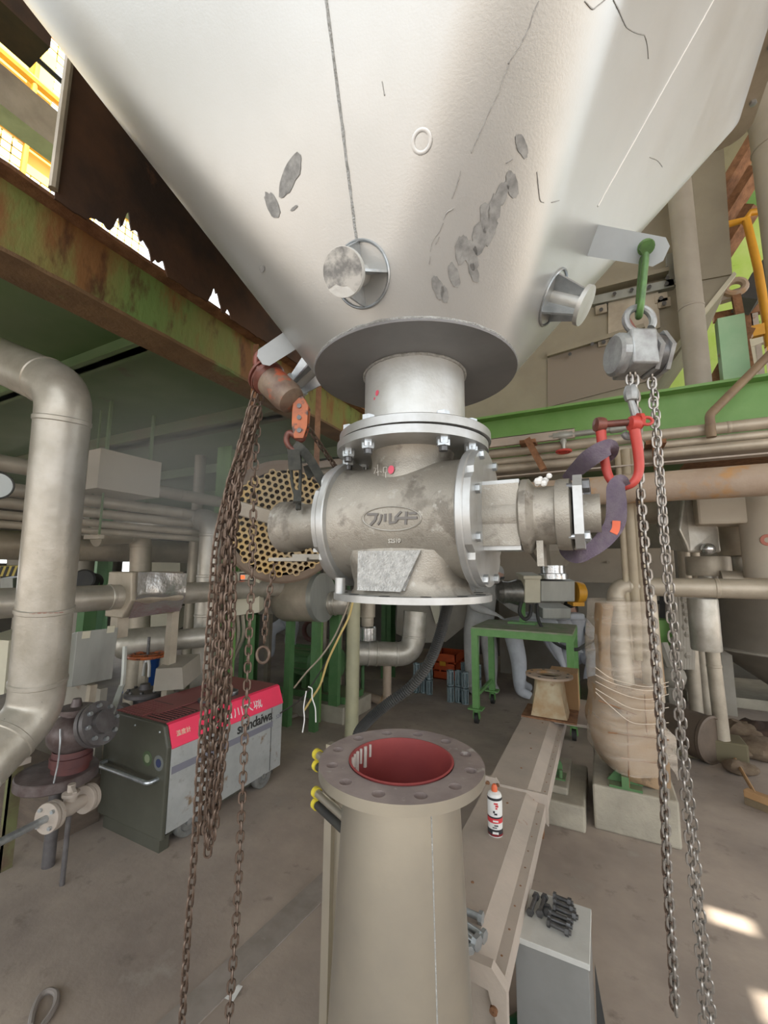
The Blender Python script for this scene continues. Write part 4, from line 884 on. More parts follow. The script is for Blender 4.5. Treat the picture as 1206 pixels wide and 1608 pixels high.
for k, (x, y) in enumerate(((-.46, 1.62), (-.45, 2.2), (-.45, 2.6), (-.44, 2.9), (-.48, 3.15), (-.43, 3.4))): M().ball((x, y, ZB), .006, 8, (1, 1, .6)).to('rivet', RUST, CH)
# spray can
cp = pz(778, 1309, ZB)
CAN = T('spray_can', cp, 'white and red spray can with red nozzle on the steel channel', 'spray can')
m = M(); m.lathe(cp, (0, 0, 1), [(1e-3, 0), (.029, 0), (.0305, .004), (.0305, .148), (.029, .152)], 28); m.to('can_body', CANW, CAN)
for a, b_, m_ in ((.004, .03, CANB), (.054, .072, CANR), (.072, .078, CANB), (.140, .150, CANB), (.004, .012, CANR)):
    m = M(); m.lathe(cp, (0, 0, 1), [(.0308, a), (.0308, b_)], 28); m.to('printed_band', m_, CAN)
dv = (CAM-cp); dv.z = 0; dv.normalize(); rt = V((-dv.y, dv.x, 0))
for z, off, w_, h_, m_ in ((.130, .004, .016, .006, CANR), (.121, .008, .012, .007, CANR), (.112, .006, .008, .005, CANR), (.098, -.004, .008, .008, CANB), (.090, .003, .012, .006, CANB), (.063, .002, .022, .006, CANW), (.046, .004, .016, .004, CANB), (.038, -.002, .018, .003, CANB), (.018, .001, .024, .008, CANW)):
    q_ = cp+dv*.0305+rt*off+V((0, 0, z)); M().obox(q_, rt*w_/2, V((0, 0, h_/2)), dv*.0012).to('printed_mark', m_, CAN, 0)
m = M(); m.lathe(cp, (0, 0, 1), [(.029, .152), (.026, .160), (.017, .166), (.012, .167)], 28); m.to('can_shoulder', WHITE, CAN)
m = M(); m.lathe(cp, (0, 0, 1), [(.0125, .166), (.0125, .180), (.009, .190), (.007, .193), (1e-3, .193)], 16); m.to('red_nozzle', mat('nozzle_orange_red', (.70, .14, .05), rough=.4), CAN)
# loose big bolts on the channel
def loose_bolt(name, label, base, d, r, L, m_, grp):
    base = V(base); d = V(d).normalized(); t = T(name, base, label, 'bolt', grp)
    M().cyl(base, base+d*L, r*.55, n=14).to('shank', m_, t)
    M().lathe(base, -d, [(1e-4, 0), (r, 0), (r, r*.7), (1e-4, r*.75)], 6).to('hex_head', m_, t, 20)
    M().lathe(base+d*(L-r*1.4), d, [(r*.4, 0), (r, 0), (r, r*.9), (r*.4, r*.9)], 6).to('nut', m_, t, 20)
bs = (((722, 1427), (752, 1440), .018), ((722, 1446), (756, 1468), .018), ((722, 1460), (745, 1478), .021), ((728, 1470), (735, 1490), .016))
lbs = ('shiny big bolt lying alone on the channel, farthest back by the pedestal', 'shiny big bolt, second from the back beside the pedestal', 'shiny big bolt in front lying on its neighbours beside the pedestal', 'shiny bolt end nearest the camera at the channel end')
for (a, b_, r), lb in zip(bs, lbs):
    p0, p1 = pz(*b_, ZB+r), pz(*a, ZB+r); d = (p1-p0).normalized(); loose_bolt('large_bolt', lb, p0+d*.0, d, r, .085, GALV, 'shiny bolts on the channel beside the pedestal')
# old square-to-round stand with drilled flange, and plywood box behind it
st = py(862, 1058, 3.62); SY = 3.62
ST = T('rusty_flanged_stub', (st.x, SY, ZB), 'rust-stained flanged square-to-round stub standing on the far end of the channel', 'flanged duct')
sh_ = st.z-ZB; q = 24; vs = []
for j in range(9):
    t = j/8; z = ZB+.012+(sh_-.03)*t; w_ = .13-.025*t
    for i in range(q):
        a = 2*pi*i/q; k = min(1/max(abs(cos(a)), abs(sin(a))), 1.36); k = k*(1-t)+t; vs.append((st.x+cos(a)*w_*k, SY+sin(a)*w_*k, z))
m = M(); m.add(vs, [(j*q+i, j*q+(i+1) % q, (j+1)*q+(i+1) % q, (j+1)*q+i) for j in range(8) for i in range(q)]); m.to('square_to_round_body', mat('rusty_cream', (.45, .38, .25), (.36, .24, .12), 9, rough=.6, rust=((.22, .12, .05), 10, .62)), ST, 30)
m = M(); m.lathe((st.x, SY, st.z-.016), (0, 0, 1), [(.09, 0), (.172, 0), (.172, .016), (.09, .016), (.09, 0)], 40); m.to('drilled_flange', RPIPE, ST)
m = M(); m.box((st.x-.19, SY-.16, ZB), (st.x+.19, SY+.16, ZB+.012)); m.to('base_plate', RUST, ST, 0)
for k in range(8): a = 2*pi*(k+.5)/8; M().cyl((st.x+.145*cos(a), SY+.145*sin(a), st.z-.001), (st.x+.145*cos(a), SY+.145*sin(a), st.z+.001), .012, n=10).to('bolt_hole', BLACK, ST)
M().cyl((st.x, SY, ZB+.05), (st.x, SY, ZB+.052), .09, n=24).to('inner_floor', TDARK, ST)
M().cyl((st.x, SY, st.z-.03), (st.x, SY, st.z-.028), .088, n=24).to('inner_shadow_plate', TDARK, ST)  # added dark disc, paints the shade inside the stub mouth
wb = M(); wb.box((st.x-.02, SY+.19, ZB), (st.x+.19, SY+.40, st.z-.02)); wo = wb.to('plywood_box', WOOD, smooth=0, label='plywood box standing behind the rusty flanged stub', cat='box')
fl2 = M(); fl2.box((BX0-.02, 3.5, ZB-.02), (BX1+.20, 4.15, ZB-.0)); fl2.to('channel_end_shelf', DUSTY, CH, 0)

# ================================================================ GREY CABINET with bolts, bottom right
K0 = (-.335+.01, 1.60, 0); kx0, kx1, ky0, ky1, kz = -.315, -.095, 1.60, 1.835, .40
KB = T('grey_steel_box', ((kx0+kx1)/2, (ky0+ky1)/2, 0), 'grey steel box with pale top on the floor at bottom right, dark bolts on it', 'box')
m = M(); m.box((kx0, ky0, 0), (kx1, ky1, kz-.018)); m.to('box_body', CABF, KB, 0, bevel=.002)
m = M(); m.box((kx0-.003, ky0-.004, kz-.018), (kx1+.004, ky1+.003, kz)); m.to('box_lid', CABT, KB, 0, bevel=.002)
DB = 'dark bolts on the grey steel box'
def dark_bolt(x0, y0, x1, y1, lb, z=.0, r=.013):
    a, b_ = pz(x0, y0, kz+r), pz(x1, y1, kz+r); a.z = b_.z = kz+r+z; loose_bolt('dark_bolt', lb, a, b_-a, r, (b_-a).length, BOLTD, DB)
P8 = [(833, 1431, 843, 1404, 'dark bolt farthest left on the grey box'), (848, 1433, 856, 1406, 'dark bolt second from the left on the grey box'),
      (873, 1408, 900, 1419, 'dark bolt at the back of the stack on the grey box'), (874, 1417, 904, 1430, 'dark bolt second from the back of the stack on the grey box'), (873, 1426, 908, 1441, 'dark bolt third from the back of the stack'),
      (866, 1434, 900, 1448, 'dark bolt in the middle of the stack on the grey box'), (865, 1443, 899, 1456, 'dark bolt third from the front of the stack on the grey box'), (864, 1450, 897, 1466, 'dark bolt at the very front of the stack on the grey box')]
for q_ in P8: dark_bolt(*q_)
a, b_ = pz(859, 1438, kz), pz(868, 1437, kz); loose_bolt('dark_bolt', 'lone dark bolt end left of the stack on the grey box', a+V((0, 0, .013)), V((0, 1, 0)), .013, .03, BOLTD, DB)
# thin dark sheet leaning on the box, bottle, ring
m = M(); m.prism([(kx1+.006, ky1-.07, .0), (kx1+.045, ky1-.05, .0), (kx1+.008, ky1-.04, .26)], (0, .004, 0)); m.to('dark_offcut', BLACK, smooth=0, label='dark triangular sheet offcut leaning on the right side of the grey box', cat='sheet')
bp_ = pz(832, 1622, 0); BO = T('green_bottle', bp_, 'green glass bottle lying in front of the grey steel box', 'bottle')
M().lathe(bp_+V((0, 0, .036)), V((.6, .8, .05)), [(1e-3, -.10), (.034, -.10), (.036, -.095), (.036, .02), (.03, .04), (.014, .07), (.013, .10), (.016, .10), (.016, .11), (1e-3, .11)], 20).to('bottle_glass', GLASSG, BO)
c = pz(878, 1612, .012); M().tube([c+V((cos(a)*.055, sin(a)*.045, 0)) for a in [2*pi*k/30 for k in range(30)]], .008, 8, closed=True).to('rubber_ring', BLACK, label='dark rubber ring on the floor in front of the grey box', cat='ring')

# small things on the floor
c = pz(364, 1558, .002); e1, e2 = pz(381, 1549, .002)-c, pz(366, 1572, .002)-c
m = M(); m.add([pz(x, y, .004) for x, y in ((348, 1566), (364, 1543), (381, 1549), (366, 1573))], [(0, 1, 2, 3)]); m.prism([pz(x, y, .001) for x, y in ((348, 1566), (364, 1543), (381, 1549), (366, 1573))], (0, 0, .0015)); o = m.to('floor_card', WHITE, smooth=0, label='small white printed card lying on the floor under the chain end', cat='card')
pts_ = [pz(x, y, .012) for x, y in ((48, 1612), (52, 1590), (62, 1566), (76, 1556), (88, 1560), (88, 1575), (80, 1592), (66, 1612), (60, 1625))]
M().tube(smoothpath(pts_, 5), .010, 8, closed=True).to('rubber_loop', mat('dusty_rubber', (.26, .23, .21), rough=.8), label='dusty rubber loop on the floor at bottom left', cat='rubber loop')
# steel strip let into the floor
a, b_ = pz(500, 1378, .004), pz(0, 1640, .004)
m = M(); m.prism([pz(x, y, .0) for x, y in ((540, 1340), (548, 1375), (120, 1800), (40, 1800))], (0, 0, .006)); m.to('floor_steel_strip', mat('worn_floor_strip', (.34, .30, .27), (.26, .23, .20), 9, rough=.6, rust=((.5, .47, .42), 14, .68)), smooth=0, kind='structure', label='worn steel strip let into the floor left of the pedestal')
m = M()
for x0_ in (-.80, -.73): m.box((x0_, 1.3, 0), (x0_+.02, 5.2, .012))
m.to('floor_rail', RUST, smooth=0, kind='structure', label='narrow rail pair let into the floor beside the channel')
# black corrugated hose
HS_ = T('corrugated_hose', pd(700, 950, 1.36), 'black corrugated hose curving down behind the drilled flange', 'hose')
hp = smoothpath([pd(706, 938, 1.34), pd(700, 962, 1.36), pd(690, 1000, 1.38), pd(674, 1040, 1.40), pd(645, 1078, 1.42), pd(608, 1106, 1.44), pd(580, 1130, 1.45), pd(560, 1160, 1.47), pd(556, 1230, 1.5), V((-.66, 1.42, .25)), V((-.60, 1.46, .03))], 26)
M().tube(hp, .016, 12, rs=[.0165+.0022*(1 if k % 2 else -1) for k in range(len(hp))]).to('hose_run', BLACK, HS_, 10)
# bracket plate under the valve flange holding it
# thin cables and strings left of the pedestal
CB = T('cable_pair', pd(545, 950, 2.3), 'thin yellow and black cables hanging slack from behind the valve', 'cable')
ON = mat('yellow_cable', (.55, .42, .16), rough=.6)
M().tube(smoothpath([py(640, 775, 3.25), pd(600, 860, 2.5), pd(560, 930, 2.3), pd(548, 968, 2.3), pd(530, 1005, 2.3), pd(514, 1040, 2.35), pd(503, 1075, 2.4), pd(490, 1096, 2.45), pd(478, 1115, 2.5)], 6), .006, 7).to('yellow_cable', ON, CB)
M().tube(smoothpath([py(640, 775, 3.25), pd(600, 860, 2.5), pd(556, 930, 2.32), pd(541, 965, 2.32), pd(525, 1000, 2.35), pd(505, 1030, 2.4), pd(482, 1055, 2.5), pd(462, 1080, 2.6)], 6), .005, 7).to('grey_cable', SILVD, CB)
M().tube(smoothpath([py(640, 775, 3.25), pd(600, 860, 2.5), pd(552, 940, 2.34), pd(522, 1020, 2.4), pd(490, 1075, 2.5), pd(470, 1100, 2.6), pd(440, 1120, 2.7)], 6), .004, 7).to('dark_cable', BLACK, CB)
WS = T('white_strings', pd(485, 1080, 2.2), 'two white strings dangling beside the slack cables', 'string')
M().tube(smoothpath([pd(481, 1085, 2.3), pd(477, 1110, 2.3), pd(478, 1130, 2.3), pd(475, 1150, 2.3)], 5), .0035, 6).to('string', WHITE, WS)
M().tube(smoothpath([pd(484, 1078, 2.3), pd(490, 1082, 2.3), pd(490, 1095, 2.3), pd(495, 1112, 2.3), pd(496, 1134, 2.3)], 5), .0035, 6).to('string', WHITE, WS)
c = pz(452, 1122, .02); HSB = T('blue_hose_coil', c, 'blue and grey hoses lying on the floor beside the welder', 'hose')
M().tube(smoothpath([pz(436, 1122, .02), pz(450, 1114, .02), pz(462, 1108, .02), pz(472, 1112, .02)], 6), .018, 8).to('blue_hose', BLUE, HSB)
M().tube(smoothpath([pz(430, 1130, .02), pz(446, 1118, .03), pz(460, 1106, .02), pz(480, 1085, .02)], 6), .018, 8).to('grey_hose', SHEETD, HSB)
m = M(); m.bar(pz(438, 1132, .015), pz(545, 1092, .015), .05, .03); m.to('floor_angle_bar', DUSTY, smooth=0, label='dusty angle bar lying on the floor behind the welder', cat='steel bar')

# ================================================================ LEFT SIDE: big elbow pipe and everything behind it
P = [pd(-70, 535, 2.15), pd(103, 612, 1.86), pd(56, 1118, 1.86), pd(-40, 1215, 1.62)]
BP = pipe('large_insulated_pipe', 'large silver clad pipe with two elbows at far left', P, .104, SILVP, R=.14, bands=((1, .68),), n=36)
c = P[1].lerp(P[2], .69); M().tube([c+(P[2]-P[1]).normalized()*(-.004+.006*noise.noise(V((k, 0, 0))))+RX*(.02+.0045*k)*1+(-RY)*math.sqrt(max(.1055**2-(.02+.0045*k)**2, 0)) for k in range(19)], .005, 6).to('torn_rusty_seam', mat('red_rust', (.30, .07, .04), rough=.9), BP)
for k in range(9): a = P[2]+(P[3]-P[2]).normalized()*(.02+.035*k)-RY*.104+V((0, 0, .05)); M().ball(a, .004, 6).to('rivet', BOLTD, BP)
GA = T('pressure_gauge', pd(-6, 762, 2.3), 'round dial gauge with dark rim at the left edge', 'gauge')
gd = (CAM-pd(-6, 762, 2.3)).normalized()
M().lathe(pd(-6, 762, 2.3), gd, [(1e-3, -.03), (.07, -.03), (.078, 0), (.074, .006), (.068, .002)], 28).to('gauge_rim', BLACK, GA); M().lathe(pd(-6, 762, 2.3), gd, [(1e-3, .001), (.069, .001)], 28).to('gauge_dial', mat('gauge_dial_white', (.55, .60, .60), rough=.3), GA)
M().cyl(pd(-6, 762, 2.34), V((-3.55, 1.0, pd(-6, 762, 2.3).z)), .015, n=8).to('gauge_stem', SILVD, GA)
# rack of parallel pipes
def along_y(name, label, x, y, X, r, m_, y0=-1.5, y1=6.0, group=None, bands=()):
    z = px(x, y, X).z; return pipe(name, label, [(X, y0, z), (X, y1, z)], r, m_, bands=[(0, b_) for b_ in bands], group=group, n=14)
rk = 'overhead pipes on the left pipe rack'
for (y, r, lb) in ((757, .055, 'topmost dusty pipe of the left overhead rack'), (790, .048, 'second dusty pipe from the top of the left rack'), (808, .038, 'third dusty pipe from the top of the left rack'), (824, .030, 'fourth dusty pipe from the top of the left rack'), (836, .026, 'lowest thin dusty pipe of the left rack')):
    along_y('rack_pipe', lb, 170, y, -3.5, r, SILVD, group=rk, bands=(.3, .55, .8))
for k, yy in enumerate((1.9, 3.4, 4.9)):
    t = T('rack_hanger', (-3.5, yy, 1.8), ('steel hanger carrying the left rack pipes nearest the camera', 'middle steel hanger of the left pipe rack', 'farthest steel hanger of the left pipe rack')[k], 'hanger', 'hangers of the left pipe rack')
    zt_ = px(170, 757, -3.5).z; zb_ = px(170, 836, -3.5).z
    M().bar((-3.57, yy, zb_-.05), (-3.57, yy, ZD-.001), .012, .012, up=(0, 1, 0)).to('rod', GCEIL, t, 0); M().bar((-3.43, yy, zb_-.05), (-3.43, yy, ZD-.001), .012, .012, up=(0, 1, 0)).to('rod', GCEIL, t, 0)
    m = M(); m.box((-3.6, yy-.02, zb_-.06), (-3.4, yy+.02, zb_-.028)); m.to('cross_bar', SILVD, t, 0)
# second rack plane farther left, bigger pipes
along_y('background_pipe', 'fat dusty pipe low behind the left rack', 60, 858, -4.6, .13, SILVD, group='fat pipes behind the left rack', bands=(.4, .6))
t = pipe('drop_pipe', 'silver pipe turning down behind the rack, left of the insulated valve box', [px(150, 842, -4.2), px(222, 836, -4.2), px(218, 1010, -4.2)*1, (px(218, 1010, -4.2).x, px(218, 1010, -4.2).y, 0)], .10, SILVD, R=.14)
# grey box under the deck
c = px(212, 742, -3.25); m = M(); m.box((-3.9, c.y-.27, c.z-.17), (-3.25, c.y+.22, c.z+.13)); o = m.to('hanging_grey_box', BEIGE, smooth=0, label='plain grey box hung under the deck above the left rack', cat='box')
for dy in (-.2, .15): M().bar((-3.3, c.y+dy, c.z+.13), (-3.3, c.y+dy, ZD-.001), .02, .02, up=(0, 1, 0)).to('strap', GCEIL, o, 0)
# horizontal pipe with insulated valve box and crumpled sheet
zq = px(100, 942, -2.95).z; hpX = -2.95
t = pipe('horizontal_clad_pipe', 'silver clad pipe running level behind the big elbow pipe', [(hpX, .6, zq), (hpX, 3.75, zq)], .083, SILVP, n=24, bands=((0, .36),))
pa, pb = px(205, 935, hpX+.13), px(288, 935, hpX+.13)
IB = T('insulated_valve_box', (hpX, (pa.y+pb.y)/2, zq), 'boxy valve jacket with a shiny crumpled sheet on its front', 'valve jacket')
m = M(); m.prism([(hpX-.14, pa.y, zq+.17), (hpX+.12, pa.y, zq+.17), (hpX+.14, pa.y, zq-.02), (hpX+.05, pa.y, zq-.14), (hpX-.14, pa.y, zq-.14)], (0, pb.y-pa.y, 0)); m.to('jacket', SILVD, IB, 0, bevel=.008)
vs = []; n1, n2 = 14, 12
for i in range(n1):
    for j in range(n2):
        t_ = j/(n2-1); y = pa.y+.03+(pb.y-pa.y-.02)*i/(n1-1); z = zq+.165-.30*t_; x = hpX+.145-.06*max(0, t_-.55)*2.2+.010*noise.noise(V((y*6, z*6, 1)))
        vs.append((x, y, z+.015*noise.noise(V((y*3, t_, 2)))))
m = M(); m.add(vs, [(i*n2+j, (i+1)*n2+j, (i+1)*n2+j+1, i*n2+j+1) for i in range(n1-1) for j in range(n2-1)]); m.to('crumpled_sheet', SHEET, IB, 60)
m = M(); m.box((hpX-.10, pa.y+.02, zq-.28), (hpX-.02, pa.y+.10, zq-.14)); m.to('jacket_foot', SILVD, IB, 0)
# supporting stand for the level pipe
m = M(); m.box((hpX-.03, 2.2, 0), (hpX+.03, 2.26, zq-.083)); m.to('pipe_stanchion', SILVD, smooth=0, label='steel stanchion holding up the level clad pipe', cat='post')
# vertical pipe beside the chains
vp = pd(322, 1000, 3.9); P = [V((vp.x-1.6, vp.y+.1, pd(322, 812, 3.9).z)), V((vp.x, vp.y, pd(322, 812, 3.9).z)), V((vp.x, vp.y, .25)), V((vp.x-.9, vp.y+.2, .25))]
pipe('vertical_clad_pipe', 'vertical silver pipe behind the chain bundle, elbow at its top', P, .105, SILVP, R=.16, bands=((1, .3), (1, .5)), n=26)
vp = pd(296, 1000, 4.6); pipe('vertical_clad_pipe', 'thinner vertical pipe just left of and behind the vertical pipe by the chains', [(vp.x, vp.y, 0), (vp.x, vp.y, ZD)], .06, SILVD)
# leaning dull sheet box
a, b_, c_, d_ = pd(121, 992, 2.55), pd(186, 985, 2.75), pd(176, 1066, 2.75), pd(112, 1079, 2.55)
bk = (pd(95, 1000, 3.0)-pd(121, 992, 2.75))
SB_ = T('sheet_metal_guard', (a+c_)/2, 'dull streaked sheet metal guard tilted beside the big elbow pipe', 'guard')
m = M(); m.prism([a, b_, c_, d_], bk.normalized()*.16); m.to('guard_face', SHEETD, SB_, 0, bevel=.004)
for (x, y) in ((138, 998), (176, 989)): p_ = pd(x, y, 2.58 if x < 150 else 2.70); m = M(); n_ = (b_-a).cross(d_-a).normalized(); n_ = n_ if n_.dot(CAM-a) > 0 else -n_; p_ = p_+n_*((a-p_).dot(n_)+.003); u_ = (b_-a).normalized(); m.obox(p_, u_*.022, u_.cross(n_)*.022, n_*.002); m.to('paper_tag', CREAM, SB_, 0)
M().bar((c_+d_)/2-V((0, 0, .01)), V((((c_+d_)/2).x-.05, ((c_+d_)/2).y, 0)), .04, .04, up=(0, 1, 0)).to('guard_leg', SILVD, SB_, 0)
# flat bar slanting to the floor
m = M(); m.bar(pd(192, 1075, 2.55), pd(168, 1140, 2.35), .035, .008, up=(RY)); m.tube([pd(196, 1015, 2.6), pd(194, 1060, 2.56), pd(192, 1078, 2.55)], .014, 6); m.to('galvanised_strap', SHEETD, smooth=0, label='bent galvanised flat bar behind the welder corner', cat='bracket')
# red-handled gate valve behind the welder
hw = pd(232, 1029, 3.35); GV = T('gate_valve', (hw.x, hw.y, 0), 'dark gate valve with orange handwheel behind the welder', 'valve')
M().tube([hw+V((cos(a)*.132, sin(a)*.132, 0)) for a in [2*pi*k/30 for k in range(30)]], .013, 8, closed=True).to('handwheel_rim', ORG, GV)
for k in range(5): a = 2*pi*k/5; M().tube([hw, hw+V((cos(a)*.05, sin(a)*.05, -.006)), hw+V((cos(a)*.128, sin(a)*.128, 0))], .008, 6).to('handwheel_spoke', ORG, GV)
M().cyl(hw-V((0, 0, .02)), hw+V((0, 0, .14)), .011, n=10).to('stem', BOLTD, GV)
for s_ in (-1, 1): M().tube([hw+V((s_*.015, 0, -.03)), hw+V((s_*.03, 0, -.08)), hw+V((s_*.035, 0, -.16))], .012, 8).to('yoke', SILV, GV)
M().cyl(hw-V((0, 0, .05)), hw-V((0, 0, .02)), .022, n=14).to('yoke_nut', GALV, GV)
bz = pd(230, 1082, 3.35); bz = V((hw.x, hw.y, bz.z)); STEEL = mat('oily_grey_iron', (.16, .15, .15), (.10, .09, .09), 12, rough=.5, metal=.4, dust=(.22, .20, .18))
M().lathe(bz, (0, 0, 1), [(1e-3, -.04), (.134, -.04), (.144, -.035), (.144, -.01), (.134, 0), (.045, .01), (.035, .05), (1e-3, .05)], 32).to('bonnet_flange', STEEL, GV)
for k in range(8): a = 2*pi*k/8; M().lathe(bz+V((cos(a)*.114, sin(a)*.114, 0)), (0, 0, 1), [(1e-3, .016), (.014, .016), (.014, 0)], 6).to('bonnet_bolt', BOLTD, GV)
M().lathe(bz-V((0, 0, .04)), (0, 0, -1), [(.08, 0), (.075, .06), (.10, .12), (.10, .2), (.06, .26), (1e-3, .27)], 26).to('valve_body', STEEL, GV)
for s_ in (-1, 1): M().lathe(bz+V((0, s_*.09, -.18)), (0, s_, 0), [(.07, 0), (.07, .05), (.125, .052), (.125, .075), (.118, .078), (.125, .081), (.125, .104), (.07, .106), (.07, .3)], 30).to('line_flange', STEEL, GV)
m = M(); m.box((hw.x-.05, hw.y-.05, 0), (hw.x+.05, hw.y+.05, bz.z-.30)); m.to('valve_support', STEEL, GV, 0)
# pink-grey pump body and big flange disc at far left
PU = T('oily_strainer', (pd(130, 1150, 2.3).x, pd(130, 1150, 2.3).y, 0), 'oily dark flanged strainer between the big elbow pipe and the welder', 'strainer')
PKG = mat('oily_primer', (.17, .14, .135), (.10, .07, .065), 14, rough=.45, metal=.3); PKR = mat('dark_red_primer', (.13, .04, .035), (.08, .03, .03), 10, rough=.5)
pc = pd(116, 1150, 2.35); M().ball(pc, .115, 20, (1.1, 1.1, .95)).to('strainer_body', PKG, PU)
M().lathe(pc+V((0, 0, .08)), (0, 0, 1), [(.06, 0), (.06, .03), (.09, .032), (.09, .055), (.03, .06), (.02, .10), (1e-3, .10)], 20).to('strainer_cap', PKG, PU)
ax_ = (pd(158, 1135, 2.32)-pd(116, 1150, 2.35)).normalized()
M().lathe(pc+ax_*.10, ax_, [(.06, 0), (.06, .03), (.115, .032), (.115, .055), (.108, .057), (.108, .064), (.115, .066), (.115, .09), (.06, .092), (.06, .12), (1e-3, .12)], 32).to('outlet_flanges', STEEL, PU)
for k in range(8):
    a = 2*pi*k/8; xx, yy = perp(ax_); q_ = pc+ax_*.12+(xx*cos(a)+yy*sin(a))*.09; M().cyl(q_, q_+ax_*.09, .011, n=8).to('flange_bolt', GALV, PU)
M().lathe(pc-V((0, 0, .08)), (0, 0, -1), [(.09, 0), (.092, .03), (.10, .032), (.10, .075), (.088, .08), (.088, .13)], 26).to('red_neck', PKR, PU)
dc = pd(92, 1213, 2.3); dc = V((pc.x-.06, pc.y-.03, dc.z)); M().lathe(dc, (0, 0, 1), [(1e-3, -.05), (.185, -.05), (.19, -.045), (.19, 0), (.185, .005), (.09, .01), (1e-3, .01)], 44).to('base_flange', PKG, PU)
M().cyl((dc.x, dc.y, 0), (dc.x, dc.y, dc.z-.045), .03, n=16).to('support_foot', STEEL, PU)
M().tube(smoothpath([pc+RX*.01-RY*.12+V((0, 0, .06)), pc+RX*.03-RY*.14, pc+RX*.03-RY*.14-V((0, 0, .10)), pc+RX*.025-RY*.15-V((0, 0, .2))], 6), .004, 6).to('tie_wire', GALV, PU)
SV = T('small_flanged_valve', (pd(105, 1268, 2.15).x, pd(105, 1268, 2.15).y, 0), 'small dusty flanged valve low on the floor left of the welder', 'valve')
a, b_ = pd(72, 1286, 2.05), pd(143, 1250, 2.3); ax_ = (b_-a).normalized(); L_ = (b_-a).length
for t0_ in (0, L_-.05): M().lathe(a+ax_*t0_, ax_, [(1e-3, 0), (.066, 0), (.068, .002), (.068, .018), (.06, .02), (.06, .026), (.068, .028), (.068, .046), (.02, .05)], 26).to('flange', DUSTY, SV)
M().tube([a+ax_*.04, a+ax_*L_*.5, b_-ax_*.04], .03, 12, rs=[.028, .042, .028]).to('valve_body', DUSTY, SV)
M().lathe((a+b_)/2, (0, 0, 1), [(.03, 0), (.03, .05), (.04, .055), (.04, .07), (.018, .075), (.018, .11), (1e-3, .11)], 14).to('bonnet', DUSTY, SV)
M().bar((a+b_)/2+V((0, 0, .105)), (a+b_)/2+V((.07, -.02, .09)), .016, .01).to('lever', DUSTY, SV, 0)
for k in range(4): e_ = a+ax_*.0; xx, yy = perp(ax_); aa = pi/4+pi/2*k; M().cyl(a-ax_*.012+(xx*cos(aa)+yy*sin(aa))*.05, a+ax_*.055+(xx*cos(aa)+yy*sin(aa))*.05, .009, n=8).to('flange_bolt', GALV, SV)
M().cyl(V(((a+b_)/2).to_tuple()[:2]+(0,)), (a+b_)/2-V((0, 0, .03)), .012, n=10).to('foot', STEEL, SV)
e_ = a-ax_*.55; M().cyl(a, e_, .017, n=14).to('inlet_pipe', GALV, SV)
m = M(); a = pz(150, 1292, 0); m.box((a.x-1.5, a.y-.25, 0), (a.x, a.y+.02, .27)); m.to('floor_curb', mat('brown_curb', (.16, .12, .09), (.11, .085, .065), 4, rough=.85, bump=.3, streak=5), smooth=0, kind='structure', label='low brown curb behind the small flanged valve')
# bits at the left edge
ep = pd(10, 1275, 2.25); LE = T('green_angle_post', (ep.x, ep.y, 0), 'rusty green angle post at the very left edge below the elbow', 'post')
m = M(); m.box((ep.x-.02, ep.y-.01, 0), (ep.x+.012, ep.y, pd(12, 1205, 2.25).z)); m.box((ep.x+.005, ep.y-.01, 0), (ep.x+.012, ep.y+.05, pd(12, 1205, 2.25).z)); m.to('angle', mat('olive_rusty_post', (.16, .17, .07), (.12, .08, .05), 9, rough=.7), LE, 0)
m = M(); m.box((ep.x-.5, ep.y-.02, pd(12, 1205, 2.25).z), (ep.x+.06, ep.y+.06, pd(12, 1205, 2.25).z+.03)); m.to('top_bar', DUSTY, LE, 0)
wbx = M(); wbx.prism([pd(-30, 1003, 2.5), pd(14, 1006, 2.5), pd(6, 1090, 2.5), pd(-34, 1098, 2.5)], CF*.25); lo_ = wbx.to('white_side_panel', CREAM, smooth=0, label='pale panel at the left edge beside the big elbow pipe', cat='panel')
M().bar(pd(-10, 1095, 2.6), V((pd(-10, 1095, 2.6).x, pd(-10, 1095, 2.6).y, 0)), .05, .05, up=(0, 1, 0)).to('panel_leg', SILVD, lo_, 0)
# insulated horizontal vessel with pipe, olive board beneath
a, b_ = pd(196, 1012, 3.5), pd(262, 1006, 3.6); VE = T('clad_vessel', a, 'short fat clad pipe section behind the orange handwheel', 'pipe')
M().lathe(a, b_-a, [(1e-3, -.06), (.10, -.05), (.125, 0), (.125, (b_-a).length), (.10, (b_-a).length+.02), (.085, (b_-a).length+.03), (.085, (b_-a).length+.35), (1e-3, (b_-a).length+.36)], 28).to('clad_section', SILVP, VE)
M().cyl(V((a.x, a.y, 0))+(b_-a)*.5, a+(b_-a)*.5, .04, n=10).to('support_leg', SILVD, VE)
m = M(); a = pd(150, 1085, 3.1); m.box((a.x-.45, a.y, 0), (a.x+.06, a.y+.05, a.z+.02)); m.to('machine_plinth', GREYP, smooth=0, label='grey machine base plate behind the strainer and welder', cat='machine base')
m = M(); m.prism([pd(245, 1050, 3.1), pd(286, 1048, 3.1), pd(288, 1082, 3.1), pd(240, 1086, 3.1)], CF*.3); lo_ = m.to('grey_terminal_box', GREYP, smooth=0, label='dark grey box behind the gate valve bonnet', cat='box')
M().bar(pd(262, 1080, 3.2), V((pd(262, 1080, 3.2).x, pd(262, 1080, 3.2).y, 0)), .05, .05, up=(0, 1, 0)).to('box_leg', SILVD, lo_, 0)
